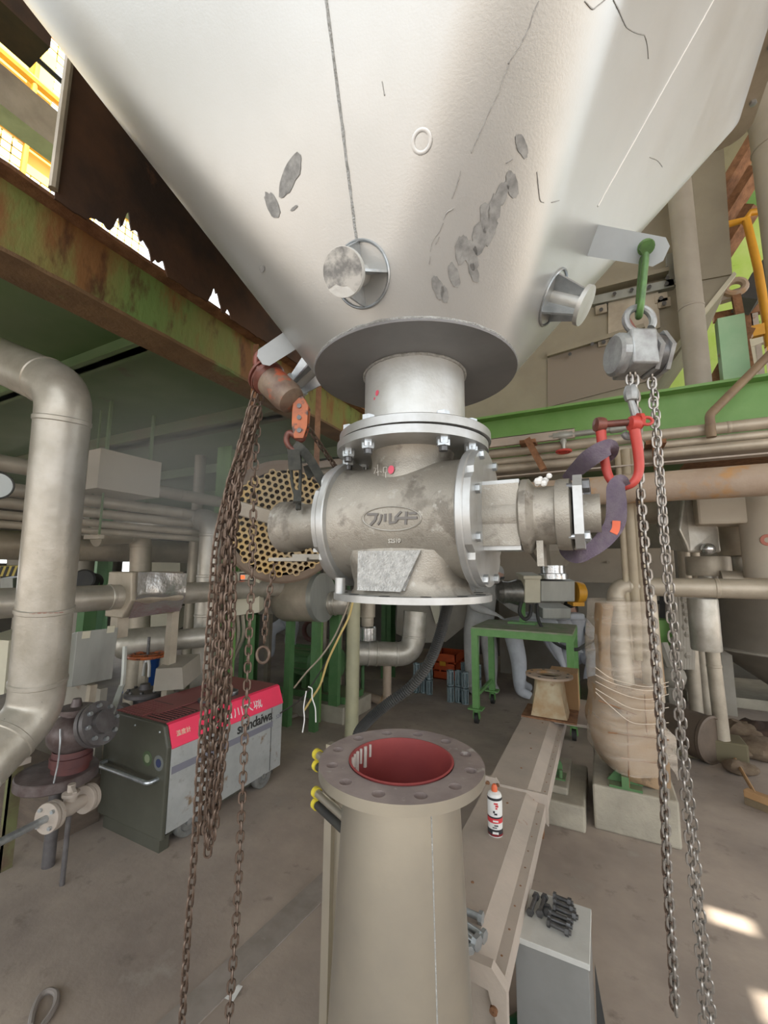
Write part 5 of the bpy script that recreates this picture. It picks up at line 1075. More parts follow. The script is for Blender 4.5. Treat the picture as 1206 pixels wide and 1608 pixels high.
# cream boxes, blue bin, motor, striped beam in the left distance
def deskbox(name, label, cat, x0, y0, x1, y1, d, th, m_, leg=True, par=None):
    a, b_, c_, d_ = pd(x0, y0, d), pd(x1, y0, d), pd(x1, y1, d), pd(x0, y1, d)
    q_ = M().prism([a, b_, c_, d_], CF*th).to(name, m_, par, 0, bevel=.006, label=label, cat=cat)
    if leg:
        c0 = (c_+d_)/2+CF*th*.5; M().bar(c0, V((c0.x, c0.y, 0)), .06, .06, up=(0, 1, 0)).to('leg', SILVD, q_, 0)
    return q_
deskbox('cream_cabinet', 'cream cabinet above the crumpled sheet, far behind', 'cabinet', 236, 868, 283, 900, 6.2, .3, CREAM)
deskbox('cream_cabinet', 'cream cabinet below the level pipe, far behind', 'cabinet', 231, 960, 274, 992, 5.0, .3, CREAM)
c = pd(226, 985, 5.6); BN = M(); BN.lathe((c.x, c.y, 0), (0, 0, 1), [(1e-3, 0), (.20, 0), (.24, c.z+.06), (.25, c.z+.1), (.22, c.z+.1), (1e-3, c.z+.06)], 24); BN.to('blue_bin', BLUE, label='blue plastic bin in the left distance', cat='bin')
MO = T('black_motor', pd(135, 910, 4.2), 'black round ended motor behind the level pipe', 'motor'); a = pd(131, 910, 4.1); b_ = pd(152, 914, 4.5)
M().lathe(a, b_-a, [(1e-3, 0), (.085, 0), (.10, .01), (.10, .04), (.085, .05), (.085, .35), (1e-3, .36)], 24).to('motor_body', BLACK, MO); M().bar((a+b_)/2, V((((a+b_)/2).x, ((a+b_)/2).y, 0)), .12, .12, up=(0, 1, 0)).to('motor_pedestal', GMACH, MO, 0)
c = pd(133, 880, 4.9); pipe('grey_duct', 'vertical grey duct behind the black motor', [(c.x, c.y, 0), (c.x, c.y, ZD)], .10, GREYP)
LB = T('striped_barrier', pd(22, 896, 4.6), 'black and yellow striped beam in the left distance', 'barrier')
a, b_ = pd(-4, 897, 4.6), pd(42, 896, 4.6); M().bar(a, b_, .06, .11).to('barrier_beam', mat('hazard_yellow', (.60, .48, .12), rough=.6), LB, 0)
ux = (b_-a).normalized()
for k in range(5):
    p_ = a+ux*(.03+.062*k)-CF*.032; M().prism([p_-V((0, 0, .054)), p_+ux*.03-V((0, 0, .054)), p_+ux*.06+V((0, 0, .054)), p_+ux*.03+V((0, 0, .054))], -CF*.003).to('black_stripe', BLACK, LB, 0)
for p_ in (a, b_): M().bar(p_-V((0, 0, .05)), V((p_.x, p_.y, 0)), .05, .05, up=(0, 1, 0)).to('barrier_leg', SILVD, LB, 0)
deskbox('dark_machine', 'dark machine block above the striped barrier', 'machine', 10, 868, 46, 888, 4.9, .4, GREYP)
deskbox('pale_machine', 'pale machine cover under the striped barrier', 'machine', 0, 908, 20, 930, 5.6, .4, SHEETD)
# green columns
def column(x, y, d, w_, label, m_=GREEN, y2=None, top=ZD):
    c = pd(x, y, d); m = M(); m.box((c.x-w_/2, c.y-w_/2, 0), (c.x+w_/2, c.y-w_/2+.012, top)); m.box((c.x-w_/2, c.y+w_/2-.012, 0), (c.x+w_/2, c.y+w_/2, top)); m.box((c.x-.006, c.y-w_/2, 0), (c.x+.006, c.y+w_/2, top))
    return m.to('green_column', m_, smooth=0, label=label, cat='column')
column(157, 900, 6.2, .22, 'pale green column in the left distance by the bright opening', GPALE); column(347, 1000, 4.3, .20, 'green column behind the chain bundle and control panel')
column(392, 1000, 5.3, .16, 'dark green post behind the control panel', GMACH, top=1.3); column(610, 980, 6.3, .16, 'dark green column behind the valve, right of the elbow pipes', GMACH)
column(172, 890, 6.6, .25, 'dark column beside the bright opening on the left', GREYP)
# control panel with small red display and conduits
CP = T('control_panel', pd(382, 930, 4.0), 'cream control panel with a small red display behind the hanging chains', 'control panel')
M().prism([pd(356, 902, 4.0), pd(407, 893, 4.0), pd(407, 962, 4.0), pd(356, 969, 4.0)], CF*.16).to('panel_case', CREAM, CP, 0, bevel=.005)
pn = pd(388, 906, 3.97); M().obox(pn, CX*.068, CU*.035, CF*.012).to('display_frame', BLACK, CP, 0); M().obox(pn-CF*.013, CX*.057, CU*.025, CF*.002).to('display_bezel', CREAM, CP, 0)
dm = mat('red_display', (.7, .1, .04)); dm.node_tree.nodes['Principled BSDF'].inputs['Emission Color'].default_value = (1, .12, .03, 1); dm.node_tree.nodes['Principled BSDF'].inputs['Emission Strength'].default_value = 1.2
M().obox(pn-CF*.016-CX*.036, CX*.018, CU*.016, CF*.002).to('red_display', dm, CP, 0)
M().obox(pd(367, 930, 3.995), CX*.005, CU*.035, CF*.006).to('panel_handle', BLACK, CP, 0)
for k, x in enumerate((360, 366, 373, 381)): M().tube(smoothpath([pd(x, 965, 4.1), pd(x+1, 1000, 4.15), pd(x-3-4*k, 1035, 4.2), pd(x-10-6*k, 1070, 4.3)], 6), .018, 8).to('conduit', SILVD, CP)
c = pd(395, 965, 4.15); M().bar(c, V((c.x, c.y, 0)), .06, .06, up=(0, 1, 0)).to('panel_post', GMACH, CP, 0); c = pd(365, 965, 4.15); M().bar(c, V((c.x, c.y, 0)), .06, .06, up=(0, 1, 0)).to('panel_post', GREEN, CP, 0)

# ================================================================ MIDDLE DISTANCE behind the valve
a, b_ = pd(446, 940, 4.5), pd(508, 938, 4.3); CDm = T('clad_drum', a, 'horizontal clad drum with domed left end behind the perforated plate', 'drum')
Ld = (b_-a).length; M().lathe(a, b_-a, [(1e-3, -.10), (.14, -.08), (.21, -.02), (.235, .04), (.24, Ld-.03), (.235, Ld), (.15, Ld+.01), (1e-3, Ld+.01)], 40).to('drum_shell', SILVD, CDm)
M().lathe(b_, b_-a, [(.242, -.05), (.246, -.05), (.246, .006), (.20, .012), (1e-3, .012)], 40).to('drum_end', SHEETD, CDm)
for f in (.2, .85): c = a.lerp(b_, f); M().bar(c, V((c.x, c.y, 0)), .07, .07, up=(0, 1, 0)).to('drum_leg', GMACH, CDm, 0)
e1 = pd(515, 948, 4.4); pipe('clad_elbow', 'ribbed clad pipe elbow beside the clad drum', [pd(500, 948, 4.45), pd(536, 947, 4.4), pd(545, 947, 4.9)], .12, SILVP, R=.12, bands=((0, .35), (0, .55), (0, .75)))
pipe('vertical_yellowish_pipe', 'yellowish vertical pipe standing left of the valve flange', [pd(556, 935, 4.0), V((pd(556, 935, 4.0).x, pd(556, 935, 4.0).y, .0))], .062, mat('yellowed_pipe', (.42, .40, .26), (.34, .33, .22), 5, rough=.5))
p_ = pd(578, 920, 4.8); VJ = T('clad_down_pipe', (p_.x, p_.y, .6), 'stepped clad down pipe ending in a bright joint behind the cables', 'pipe')
M().lathe((p_.x, p_.y, 0), (0, 0, 1), [(.085, ZD), (.085, pd(578, 968, 4.8).z+.0), (.07, pd(578, 969, 4.8).z), (.07, pd(578, 982, 4.8).z)], 22).to('pipe_run', SILVD, VJ); M().lathe((p_.x, p_.y, 0), (0, 0, 1), [(.09, pd(578, 982, 4.8).z), (.10, pd(578, 984, 4.8).z), (.10, pd(578, 1003, 4.8).z), (.07, pd(578, 1004, 4.8).z)], 22).to('bright_joint', SHEET, VJ)
pe = [V((p_.x, p_.y, pd(578, 1004, 4.8).z)), V((p_.x, p_.y, pd(566, 1027, 4.8).z)), pd(640, 1028, 4.9), pd(652, 1026, 4.95), pd(655, 975, 5.1)]
pipe('floor_level_elbow_pipe', 'fat olive clad pipe with elbows low behind the black hose', [pd(560, 1025, 4.8), pd(648, 1028, 4.9), pd(652, 960, 5.0)], .135, SILVP, R=.20, bands=((0, .2), (0, .35)))
p_ = pd(608, 1040, 4.85); pipe('drain_leg', 'thin drain leg under the fat elbow pipe', [p_, V((p_.x, p_.y, .09)), pz(553, 1086, .06)], .05, RPIPE, R=.08)
# green pump set
pc = pd(478, 1010, 5.0); GP = T('green_pump', (pc.x, pc.y, 0), 'dark green pump set on a plinth behind the slack cables', 'pump')
m = M(); m.box((pc.x-.35, pc.y-.3, 0), (pc.x+.75, pc.y+.3, .17)); m.to('pump_plinth', PLIN, GP, 0, bevel=.01)
m = M(); m.box((pc.x-.28, pc.y-.2, .17), (pc.x+.70, pc.y+.2, .24)); m.to('pump_bed', GMACH, GP, 0)
M().lathe((pc.x-.2, pc.y, .52), (1, 0, 0), [(1e-3, 0), (.12, .01), (.15, .04), (.15, .36), (.12, .40), (.05, .41), (.05, .5), (.10, .5), (.16, .52), (.17, .58), (.17, .68), (.10, .72), (1e-3, .73)], 26).to('motor_and_casing', GMACH, GP)
for k in range(14): a = 2*pi*k/14; m = M(); m.obox((pc.x, pc.y+cos(a)*.155, .52+sin(a)*.155), (.15, 0, 0), (0, cos(a)*.015, sin(a)*.015), (0, -sin(a)*.004, cos(a)*.004)); m.to('cooling_fin', GMACH, GP, 0)
for x in (-.1, .1, .4): m = M(); m.box((pc.x+x-.03, pc.y-.12, .24), (pc.x+x+.03, pc.y+.12, .42)); m.to('pump_foot', GMACH, GP, 0)
M().cyl((pc.x+.42, pc.y, .62), (pc.x+.42, pc.y, 1.15), .06, n=14).to('discharge_pipe', GMACH, GP)
for x, y_, h_, lb in ((500, 960, .055, 'left one of two thin green posts behind the cables'), (528, 960, .07, 'right one of two green posts behind the cables')):
    c = pd(x, y_, 4.55); m = M(); m.box((c.x-h_/2-.02, c.y-.03, 0), (c.x+h_/2+.02, c.y+.03, 1.15)); m.to('green_post', GREEN if h_ < .06 else GMACH, smooth=0, label=lb, cat='post')
# grey tapered duct with pale plate
m = M(); pts_ = [pd(625, 930, 5.8), pd(760, 930, 5.8), pd(752, 965, 5.8), pd(700, 1008, 5.8), pd(655, 1010, 5.8), pd(622, 995, 5.8)]
GT = m.prism(pts_, CF*.7).to('tapered_grey_duct', GREYP, smooth=0, label='big tapered grey duct hanging behind the valve', cat='duct')
for q_ in (pts_[0], pts_[1]): M().bar(q_+CF*.3, V((q_.x+CF.x*.3, q_.y+CF.y*.3, 2.98)), .05, .05, up=(0, 1, 0)).to('duct_hanger', RUST, GT, 0)
m = M(); m.prism([pd(672, 940, 5.75), pd(690, 940, 5.75), pd(690, 974, 5.75), pd(684, 980, 5.75)], -CF*.02); m.to('pale_gusset', CREAM, GT, 0)
# orange crate and teal racks
def crate(name, label, x, y, w_, dp, h_, m_, grp=None):
    c = pz(x, y, 0); t = T(name, c, label, 'crate', grp)
    m = M(); z0 = 0
    for k in range(4): zz_ = .01+h_*k/4; 
    t_ = .015
    for (ax0, ay0, ax1, ay1) in ((-w_/2, -dp/2, w_/2, -dp/2+t_), (-w_/2, dp/2-t_, w_/2, dp/2), (-w_/2, -dp/2, -w_/2+t_, dp/2), (w_/2-t_, -dp/2, w_/2, dp/2)):
        for za, zb_ in ((0, h_*.30), (h_*.36, h_*.62), (h_*.70, h_)):
            m.box((c.x+ax0, c.y+ay0+dp/2, za), (c.x+ax1, c.y+ay1+dp/2, zb_))
        for fx in (0, .3, .6, .92): m.box((c.x+ax0+(ax1-ax0)*fx, c.y+ay0+dp/2+(ay1-ay0)*fx, 0), (c.x+ax0+(ax1-ax0)*(fx+.08), c.y+ay0+dp/2+(ay1-ay0)*(fx+.08), h_))
    m.box((c.x-w_/2, c.y, 0), (c.x+w_/2, c.y+dp, .012)); m.to('crate_body', m_, t, 0); return t, c
t, c = crate('orange_crate', 'orange plastic crate on the floor under the black hose', 697, 1067, .36, .45, .36, ORC)
m = M(); m.box((c.x-.06, c.y-.006, .19), (c.x+.03, c.y, .25)); m.to('yellow_label', YEL, t, 0)
def cage(label, x, y, rows, d=.115):
    c = pz(x, y, 0); t = T('fitting_stack', c, label, 'fittings', 'stacked zinc couplings on the floor')
    for r_ in range(rows):
        for k in range(3):
            cx, cy_, z = c.x-.09+.09*k, c.y+.03*(k % 2), .0+r_*.19
            m = M()
            for zz_ in (z+.004, z+.165): m.lathe((cx, cy_, zz_), (0, 0, 1), [(.028, 0), (.045, 0), (.045, .014), (.028, .014), (.028, 0)], 10)
            for q_ in range(6): a = 2*pi*q_/6; m.cyl((cx+.038*cos(a), cy_+.038*sin(a), z+.01), (cx+.038*cos(a), cy_+.038*sin(a), z+.17), .007, n=6)
            m.cyl((cx, cy_, z+.01), (cx, cy_, z+.17), .022, n=10); m.to('coupling', TEAL, t, 20)
cage('stack of zinc couplings left of the orange crate', 664, 1089, 2); cage('tallest stack of zinc couplings right of the orange crate', 719, 1104, 2); cage('stack of zinc couplings close to the green table leg', 740, 1088, 2)

# ================================================================ GREEN TABLE with valve actuator
TX0, TX1, TY0, TY1, TZ = -1.26, -.27, 4.55, 5.35, .985
TBL = T('green_work_table', ((TX0+TX1)/2, (TY0+TY1)/2, 0), 'green steel work table on castors behind the valve', 'table')
m = M(); m.box((TX0, TY0, TZ-.02), (TX1, TY1, TZ)); m.to('table_top', TOPM, TBL, 0)
m = M(); m.box((TX0, TY0-.005, TZ-.085), (TX1, TY0+.03, TZ-.015)); m.box((TX0, TY1-.03, TZ-.085), (TX1, TY1+.005, TZ-.015)); m.box((TX0-.005, TY0, TZ-.085), (TX0+.03, TY1, TZ-.015)); m.box((TX1-.03, TY0, TZ-.085), (TX1+.005, TY1, TZ-.015)); m.to('table_frame', GTAB, TBL, 0)
for x in (TX0+.03, TX1-.03):
    for y in (TY0+.03, TY1-.03):
        m = M(); m.box((x-.032, y-.032, .16), (x+.032, y+.032, TZ-.03)); m.to('leg', GTAB, TBL, 0)
        m = M(); m.box((x-.075, y-.06, .15), (x+.075, y+.06, .165)); m.cyl((x, y, .12), (x, y, .15), .03, n=10); m.bar((x-.024, y, .14), (x-.03, y+.02, .055), .008, .05, up=(0, 1, 0)); m.bar((x+.024, y, .14), (x+.03, y+.02, .055), .008, .05, up=(0, 1, 0)); co = m.to('castor', GTAB, TBL, 20)
        M().cyl((x-.018, y+.02, .055), (x+.018, y+.02, .055), .055, n=18).to('castor_wheel', BLACK, co)
m = M(); m.bar((TX0+.03, TY0+.03, .28), (TX0+.03, TY1-.03, .28), .03, .03); m.bar((TX1-.03, TY0+.03, .28), (TX1-.03, TY1-.03, .28), .03, .03); m.to('stretcher', GTAB, TBL, 0)
# actuator on its stand
AC = T('valve_actuator', pd(845, 930, 4.75), 'grey electric actuator with cream terminal box and yellow end on the table', 'actuator')
def vb(x0, y0, x1, y1, d, th, name, m_, par, bev=.01): return M().prism([pd(x0, y0, d), pd(x1, y0, d), pd(x1, y1, d), pd(x0, y1, d)], CF*th).to(name, m_, par, 0, bevel=bev)
vb(849, 912, 903, 945, 4.75, .26, 'actuator_body', SHEETD, AC); vb(824, 906, 849, 947, 4.70, .25, 'terminal_box', CREAM, AC); vb(822, 904, 851, 910, 4.68, .28, 'terminal_box_lid', CREAM, AC)
a = pd(903, 930, 4.87); M().lathe(a, CX, [(1e-3, 0), (.12, .0), (.125, .02), (.11, .09), (.06, .12), (1e-3, .125)], 20).to('yellow_fan_cover', YEL, AC)
vb(900, 946, 918, 952, 4.8, .15, 'yellow_base_clip', YEL, AC, 0)
a = pd(826, 930, 4.85); M().lathe(a, -CX, [(.10, 0), (.10, .05), (.14, .06), (.15, .10), (.12, .2), (.13, .28), (.09, .33), (1e-3, .34)], 22).to('gear_head', mat('dark_gear_head', (.12, .12, .11), (.22, .21, .19), 12, rough=.35, metal=.6), AC)
a = pd(820, 955, 4.85); M().bar(pd(820, 940, 4.85), V((a.x, a.y, TZ)), .06, .06, up=(0, 1, 0)).to('stand_post', GTAB, AC, 0); m = M(); m.box((a.x-.15, a.y-.09, TZ), (a.x+.15, a.y+.09, TZ+.02)); m.to('stand_foot', GTAB, AC, 0)
vb(852, 955, 897, 972, 4.9, .3, 'base_plinth', SHEETD, AC)
M().tube(smoothpath([pd(843, 948, 4.7), pd(846, 975, 4.6), pd(860, 998, 4.5), pd(880, 1014, 4.45), pd(905, 1020, 4.4), pd(920, 1012, 4.6), pd(935, 1005, 5.0)], 8), .018, 8).to('power_cable', BLACK, AC)
M().tube(smoothpath([pd(818, 945, 4.75), pd(816, 962, 4.7), pd(824, 972, 4.65), pd(832, 966, 4.65), pd(834, 950, 4.7)], 8), .02, 8).to('cable_loop', BLACK, AC)
# funnel and bright collar hanging above it
fc = pd(867, 872, 4.8); FU = T('hexagonal_hopper', fc, 'small hexagonal grey hopper with bright collar above the actuator', 'hopper')
zt_ = pd(867, 835, 4.8).z; M().lathe((fc.x, fc.y, 0), (0, 0, 1), [(.26, 2.985), (.26, pd(867, 866, 4.8).z), (.15, pd(867, 888, 4.8).z), (.02, pd(867, 888, 4.8).z)], 8).to('hopper_cone', GREYP, FU, 20)
M().lathe((fc.x, fc.y, 0), (0, 0, 1), [(.13, pd(867, 888, 4.8).z), (.13, pd(867, 900, 4.8).z), (.16, pd(867, 901, 4.8).z), (.16, pd(867, 909, 4.8).z), (.02, pd(867, 909, 4.8).z)], 28).to('bright_collar', SHEET, FU)
m = M(); m.box((-.95, 4.9, pd(700, 985, 5.4).z*0+.05), (-.55, 5.0, .9)) ; 
# papers and white items at the back of the table
m = M(); c = pd(870, 962, 5.3); m.obox(V((c.x, c.y, TZ+.04)), RX*.35, RY*.10, V((0, 0, .04))); m.to('white_cloth_pile', OVER, smooth=0, bevel=.03, label='folded white cloth at the back of the green table', cat='cloth')

# ================================================================ RIGHT SIDE: pipe rack, duct, packages
def along_x(name, label, x, y, Y, r, m_, x0=-3.2, x1=3.5, group=None, bands=()):
    z = py(x, y, Y).z; return pipe(name, label, [(x0, Y, z), (x1, Y, z)], r, m_, group=group, bands=[(0, b_) for b_ in bands], n=18)
along_x('rust_stained_pipe', 'fat rust-stained horizontal pipe behind the red shackle', 1100, 760, 3.25, .098, RPIPE)
RG = 'thin dusty pipes under the green cross beam'
along_x('thin_dusty_pipe', 'upper thin dusty pipe along the green cross beam', 1100, 676, 3.5, .040, SILVD, group=RG, bands=(.6, .75, .9))
along_x('thin_dusty_pipe', 'middle thin dusty pipe along the green cross beam', 1100, 693, 3.52, .030, SILVD, group=RG)
along_x('thin_dusty_pipe', 'lower thin dusty pipe just above the fat rust-stained pipe', 1000, 716, 3.5, .034, SILVD, group=RG)
zc = py(820, 694, 3.48).z; m = M(); m.box((-3.2, 3.40, zc-.035), (-.12, 3.44, zc+.035)); m.box((-3.2, 3.40, zc+.03), (-.12, 3.52, zc+.036)); m.to('dusty_channel', DUSTY, smooth=0, label='dusty channel above the right bearing, ending at the small red-handled valve', cat='channel')
za = py(900, 738, 3.4).z; m = M(); m.box((-3.2, 3.38, za-.01), (3.5, 3.46, za)); m.to('cable_tray', DUSTY, smooth=0, label='thin rusty tray edge above the fat pipe', cat='tray')
for k, (x, lb) in enumerate(((828, 'brown slanting bracket above the right bearing'), (1030, 'brown bracket right of the red shackle'))):
    a, b_ = py(x, 690, 3.36), py(x+(26 if k == 0 else 4), 738, 3.36); m = M(); m.bar(a, b_, .06, .05, up=(1, 0, 0)); m.box((a.x-.06, 3.36, a.z-.03), (a.x+.06, 3.74, a.z+.0)); m.box((a.x-.03, 3.70, a.z-.03), (a.x+.03, 3.76, 2.46)); m.to('pipe_bracket', RUST, smooth=0, label=lb, cat='bracket')
# small valve with red handle
c = py(884, 684, 3.42); RV = T('red_handled_valve', c, 'little grey globe valve with a red handle hanging from the channel end', 'valve')
M().lathe(c-V((.10, 0, 0)), (1, 0, 0), [(1e-3, 0), (.022, 0), (.022, .03), (.03, .03), (.03, .06), (.036, .08), (.036, .12), (.03, .14), (.03, .17), (.022, .17), (.022, .42), (.03, .42), (.03, .5), (.02, .5), (.02, .62), (1e-3, .62)], 12).to('valve_line', SHEETD, RV)
M().lathe(c, (0, 0, -1), [(.02, .02), (.026, .05), (.018, .07), (.014, .11), (1e-3, .11)], 12).to('bonnet', SHEETD, RV)
hc_ = c-V((0, 0, .125)); M().tube([hc_+V((cos(a)*.05, sin(a)*.05, 0)) for a in [2*pi*k/20 for k in range(20)]], .010, 8, closed=True).to('red_handwheel', RED, RV)
for k in range(4): a = pi/4+pi/2*k; M().cyl(hc_, hc_+V((cos(a)*.05, sin(a)*.05, 0)), .007, n=6).to('handwheel_spoke', RED, RV)
# slanting pipe through the cross beam
a, b_ = py(1114, 652, 3.42), pd(1230, 535, 3.0); pipe('slanting_pipe', 'thin brown pipe slanting up across the green beam at right', [V((a.x, 3.42, py(1100, 693, 3.5).z)), a, b_], .028, mat('brown_pipe', (.24, .17, .10), (.18, .12, .08), 8, rough=.6), R=.06)
# three thin vertical conduits
for k, (x, r, lb) in enumerate(((976, .022, 'left vertical conduit behind the purple sling'), (989, .036, 'middle vertical conduit behind the purple sling'), (1001, .036, 'right vertical conduit behind the purple sling'))):
    c = py(x, 800, 3.42); pipe('vertical_conduit', lb, [(c.x, c.y, 1.0), (c.x, c.y, 2.46)], r, mat('dusty_conduit', (.40, .34, .24), (.34, .28, .20), 6, rough=.6) if k == 0 else bpy.data.materials['dusty_conduit'], group='vertical conduits behind the sling')
# ---- grey duct with bolted frames standing on the cross beam deck
DY = 4.05; DU = T('bolted_grey_duct', py(1000, 500, DY), 'large olive grey duct with bolted flanges behind the right hoist', 'duct')
pl = [py(x, y, DY) for x, y in ((1015, 598), (1150, 432), (1137, 240), (1128, 150), (700, 150), (560, 640))]
bt = py(1015, 598, DY).z; pl = [V((p_.x, p_.y, max(p_.z, 3.05))) for p_ in pl]; pl[-1] = V((-1.7, DY, 3.05)); pl[0].z = 3.05
pl[-2] = V((-1.7, DY, pl[-3].z)); M().prism(pl, (0, 1.0, 0)).to('duct_shell', DUCTB, DU, 0)
def dpl(pts_, th, name, m_, off=0): return M().prism([py(x, y, DY-off) for x, y in pts_], (0, -th, 0)).to(name, m_, DU, 0)
dpl([(1150, 432), (1146, 424), (1040, 447), (1041, 452)], .015, 'fold_line', DUCTB)
dpl([(1150, 432), (1154, 436), (1024, 602), (1015, 602)], .05, 'bright_fold_edge', CREAM)
dpl([(930, 470), (1056, 443), (1058, 455), (930, 483)], .05, 'bolt_flange', SHEETD); dpl([(1045, 405), (1058, 402), (1062, 452), (1046, 455)], .05, 'bolt_flange', SHEETD)
dpl([(930, 458), (1048, 430), (1048, 436), (930, 465)], .10, 'bolt_flange', DUCTB)
dpl([(955, 466), (1033, 456), (1036, 516), (985, 530), (955, 534)], .02, 'patch_plate', SILVD); dpl([(860, 556), (1010, 512), (1012, 518), (860, 563)], .05, 'lower_flange', DUCTB)
dpl([(860, 563), (1012, 518), (1015, 600), (860, 640)], .012, 'lower_panel', mat('lower_panel_brown', (.24, .20, .16), rough=.6))
for x, y in ((1038, 468), (1063, 411), (944, 486), (1043, 476), (948, 537), (1064, 412)): M().obox(py(x, y, DY-.02), (.045, 0, .0), (0, .01, 0), (0, 0, .04)).to('fixing_tab', SILVD, DU, 0); M().cyl(py(x, y, DY-.03), py(x, y, DY-.07), .017, n=8).to('tab_bolt', BOLTD, DU)
for x, y in ((965, 461), (992, 455), (1020, 450), (1047, 445), (1047, 421), (1048, 436), (975, 530), (1025, 515), (930, 540), (960, 532), (895, 556)): M().cyl(py(x, y, DY-.05), py(x, y, DY-.08), .016, n=6).to('flange_bolt', BOLTD, DU)
for x, y in ((1172, 300), (1112, 560)): pass
# vertical pipe standing on the beam
b0 = pz(1108, 590, 2.99); t0 = py(1076, 300, b0.y-.02)
pipe('standing_pipe', 'vertical grey pipe standing on the green beam in front of the duct', [(b0.x, 3.84, 2.99), (b0.x-.01, 3.84, 6.0)], .085, GREYP, bands=((0, .22),))
# right-hand bits: pipe at the edge, green post, rusty channels, yellow rail
c = pd(1224, 320, 3.1); pipe('edge_pipe', 'thick grey pipe at the right edge beside the hopper', [(c.x, c.y, 3.0), (c.x, c.y, 6.5)], .12, GREYP, bands=((0, .5),)); 
MZ = 3.03
def onbeam(x, y, Y): return py(x, y, Y)
p_ = py(1156, 575, 4.0); t = M(); t.box((p_.x-.085, 4.0, 2.99), (p_.x+.085, 4.1, py(1156, 494, 4.0).z)); t.to('pale_green_stub_post', GPALE, smooth=0, label='pale green stub post on the beam right of the standing pipe', cat='post')
t = M(); a = py(1172, 515, 4.25); t.bar(V((p_.x-.15, 4.25, 3.03)), a, .12, .05, up=(0, 1, 0)); t.to('rusty_brace', RUST, smooth=0, label='rusty brace slanting behind the pale green stub post', cat='brace')
YR = T('yellow_handrail', py(1190, 540, 4.6), 'yellow handrail at the right edge above the green beam', 'handrail')
M().tube([py(1130, 356, 4.6), py(1172, 345, 4.6), py(1190, 420, 4.6), py(1204, 505, 4.6), py(1208, 545, 4.6)], .035, 8).to('rail_post', YEL, YR, 60); M().tube([py(1168, 350, 4.6), py(1178, 334, 4.6), py(1240, 325, 4.6)], .03, 8).to('rail', YEL, YR, 60)
M().bar(py(1180, 522, 4.6), py(1240, 508, 4.6), .10, .05, up=(0, 1, 0)).to('toe_plate', YEL, YR, 0); q_ = py(1208, 545, 4.6); M().bar(q_, V((q_.x, q_.y, 3.03)), .05, .05, up=(0, 1, 0)).to('post_foot', YEL, YR, 0)
t = T('lifting_eye', py(1152, 452, 4.4), 'rusty lifting eye on a bent arm behind the duct edge', 'lifting eye'); c = py(1154, 451, 4.4)
M().tube([c+V((cos(a)*.07, 0, sin(a)*.06)) for a in [2*pi*k/20 for k in range(20)]], .03, 8, closed=True).to('eye_ring', RPIPE, t); M().bar(c-V((0, 0, .07)), V((c.x+.05, c.y, 3.03)), .06, .04, up=(0, 1, 0)).to('eye_stem', RUST, t, 0)
t = M(); 
for k in range(3):
    a = py(1195-6*k, 205+60*k, 4.9); t.bar(a, a+V((-.55, .4, -.75)), .16, .09)
t.to('rusty_roof_struts', RUST, smooth=0, label='rusty broken struts hanging beside the hopper corner at right', cat='strut')
t = M(); t.prism([py(x, y, 5.4) for x, y in ((1206, 225), (1206, 300), (1165, 370), (1150, 350), (1165, 290))], (0, .05, 0)); t.to('green_side_sheet', GREEN, smooth=0, label='green sheet hanging beyond the duct at upper right', cat='sheet')
t = M(); t.prism([py(x, y, 5.2) for x, y in ((1200, 405), (1206, 450), (1190, 470), (1160, 466), (1180, 430))], (0, .3, 0)); t.to('dark_fabric_scrap', BLACK, smooth=0, label='dark scrap of sheet beyond the yellow handrail', cat='sheet')
for k, (x0_, y0_, x1_, y1_) in enumerate(((1130, 470, 1230, 440), (1120, 500, 1230, 478), (1130, 560, 1230, 520))):
    t = M(); a, b_ = py(x0_, y0_, 5.6), py(x1_, y1_, 5.6); t.bar(a, b_, .08, .09); t.bar(a.lerp(b_, .5), V((a.lerp(b_, .5).x, 5.6, 3.03)), .06, .06, up=(0, 1, 0)); t.to('dusty_deck_rail', (DUSTY, RUST, CREAM)[k], smooth=0, label=('dusty rail behind the lifting eye', 'rusty rail behind the pale green stub post', 'pale low rail behind the pale green stub post')[k], cat='rail')

# ---- concrete plinths and wrapped package
PL1 = M(); PL1.box((-.45, 3.07, 0), (-.16, 3.7, .15)); PL1.box((-.44, 3.16, .15), (-.26, 3.65, .20)); PL1.to('concrete_plinth', PLIN, smooth=0, bevel=.012, label='low stepped concrete plinth with green bracket, left of the wrapped package', cat='plinth')
m = M(); m.prism([(-.43, 3.30, .20), (-.30, 3.30, .20), (-.30, 3.30, .28), (-.36, 3.30, .38), (-.43, 3.30, .42)], (0, .012, 0)); m.box((-.43, 3.25, .20), (-.28, 3.36, .21)); m.cyl((-.31, 3.27, .2), (-.31, 3.27, .26), .012, n=8); m.to('green_gusset_plate', GMACH, smooth=0, label='green gusset plate bolted on the low stepped plinth', cat='bracket')
PL2 = M(); PL2.box((-.115, 3.16, 0), (.34, 3.85, .26)); PL2.to('concrete_plinth', PLIN, smooth=0, bevel=.012, label='tall concrete plinth under the wrapped package', cat='plinth')
m = M(); gc = V((.07, 3.245, .26))
m.box((gc.x-.09, gc.y-.075, .26), (gc.x+.09, gc.y+.09, .275))
for s_ in (-1, 1): m.prism([(gc.x, gc.y+s_*.006, .275), (gc.x+.1, gc.y+s_*.006, .275), (gc.x, gc.y+s_*.006, .40)], (0, .006, 0)); m.prism([(gc.x, gc.y+s_*.006, .275), (gc.x-.1, gc.y+s_*.006, .275), (gc.x, gc.y+s_*.006, .40)], (0, .006, 0))
m.box((gc.x-.02, gc.y-.09, .275), (gc.x+.02, gc.y+.06, .34)); m.to('green_foot_bracket', GMACH, smooth=0, label='green foot bracket on the tall plinth under the package', cat='bracket')
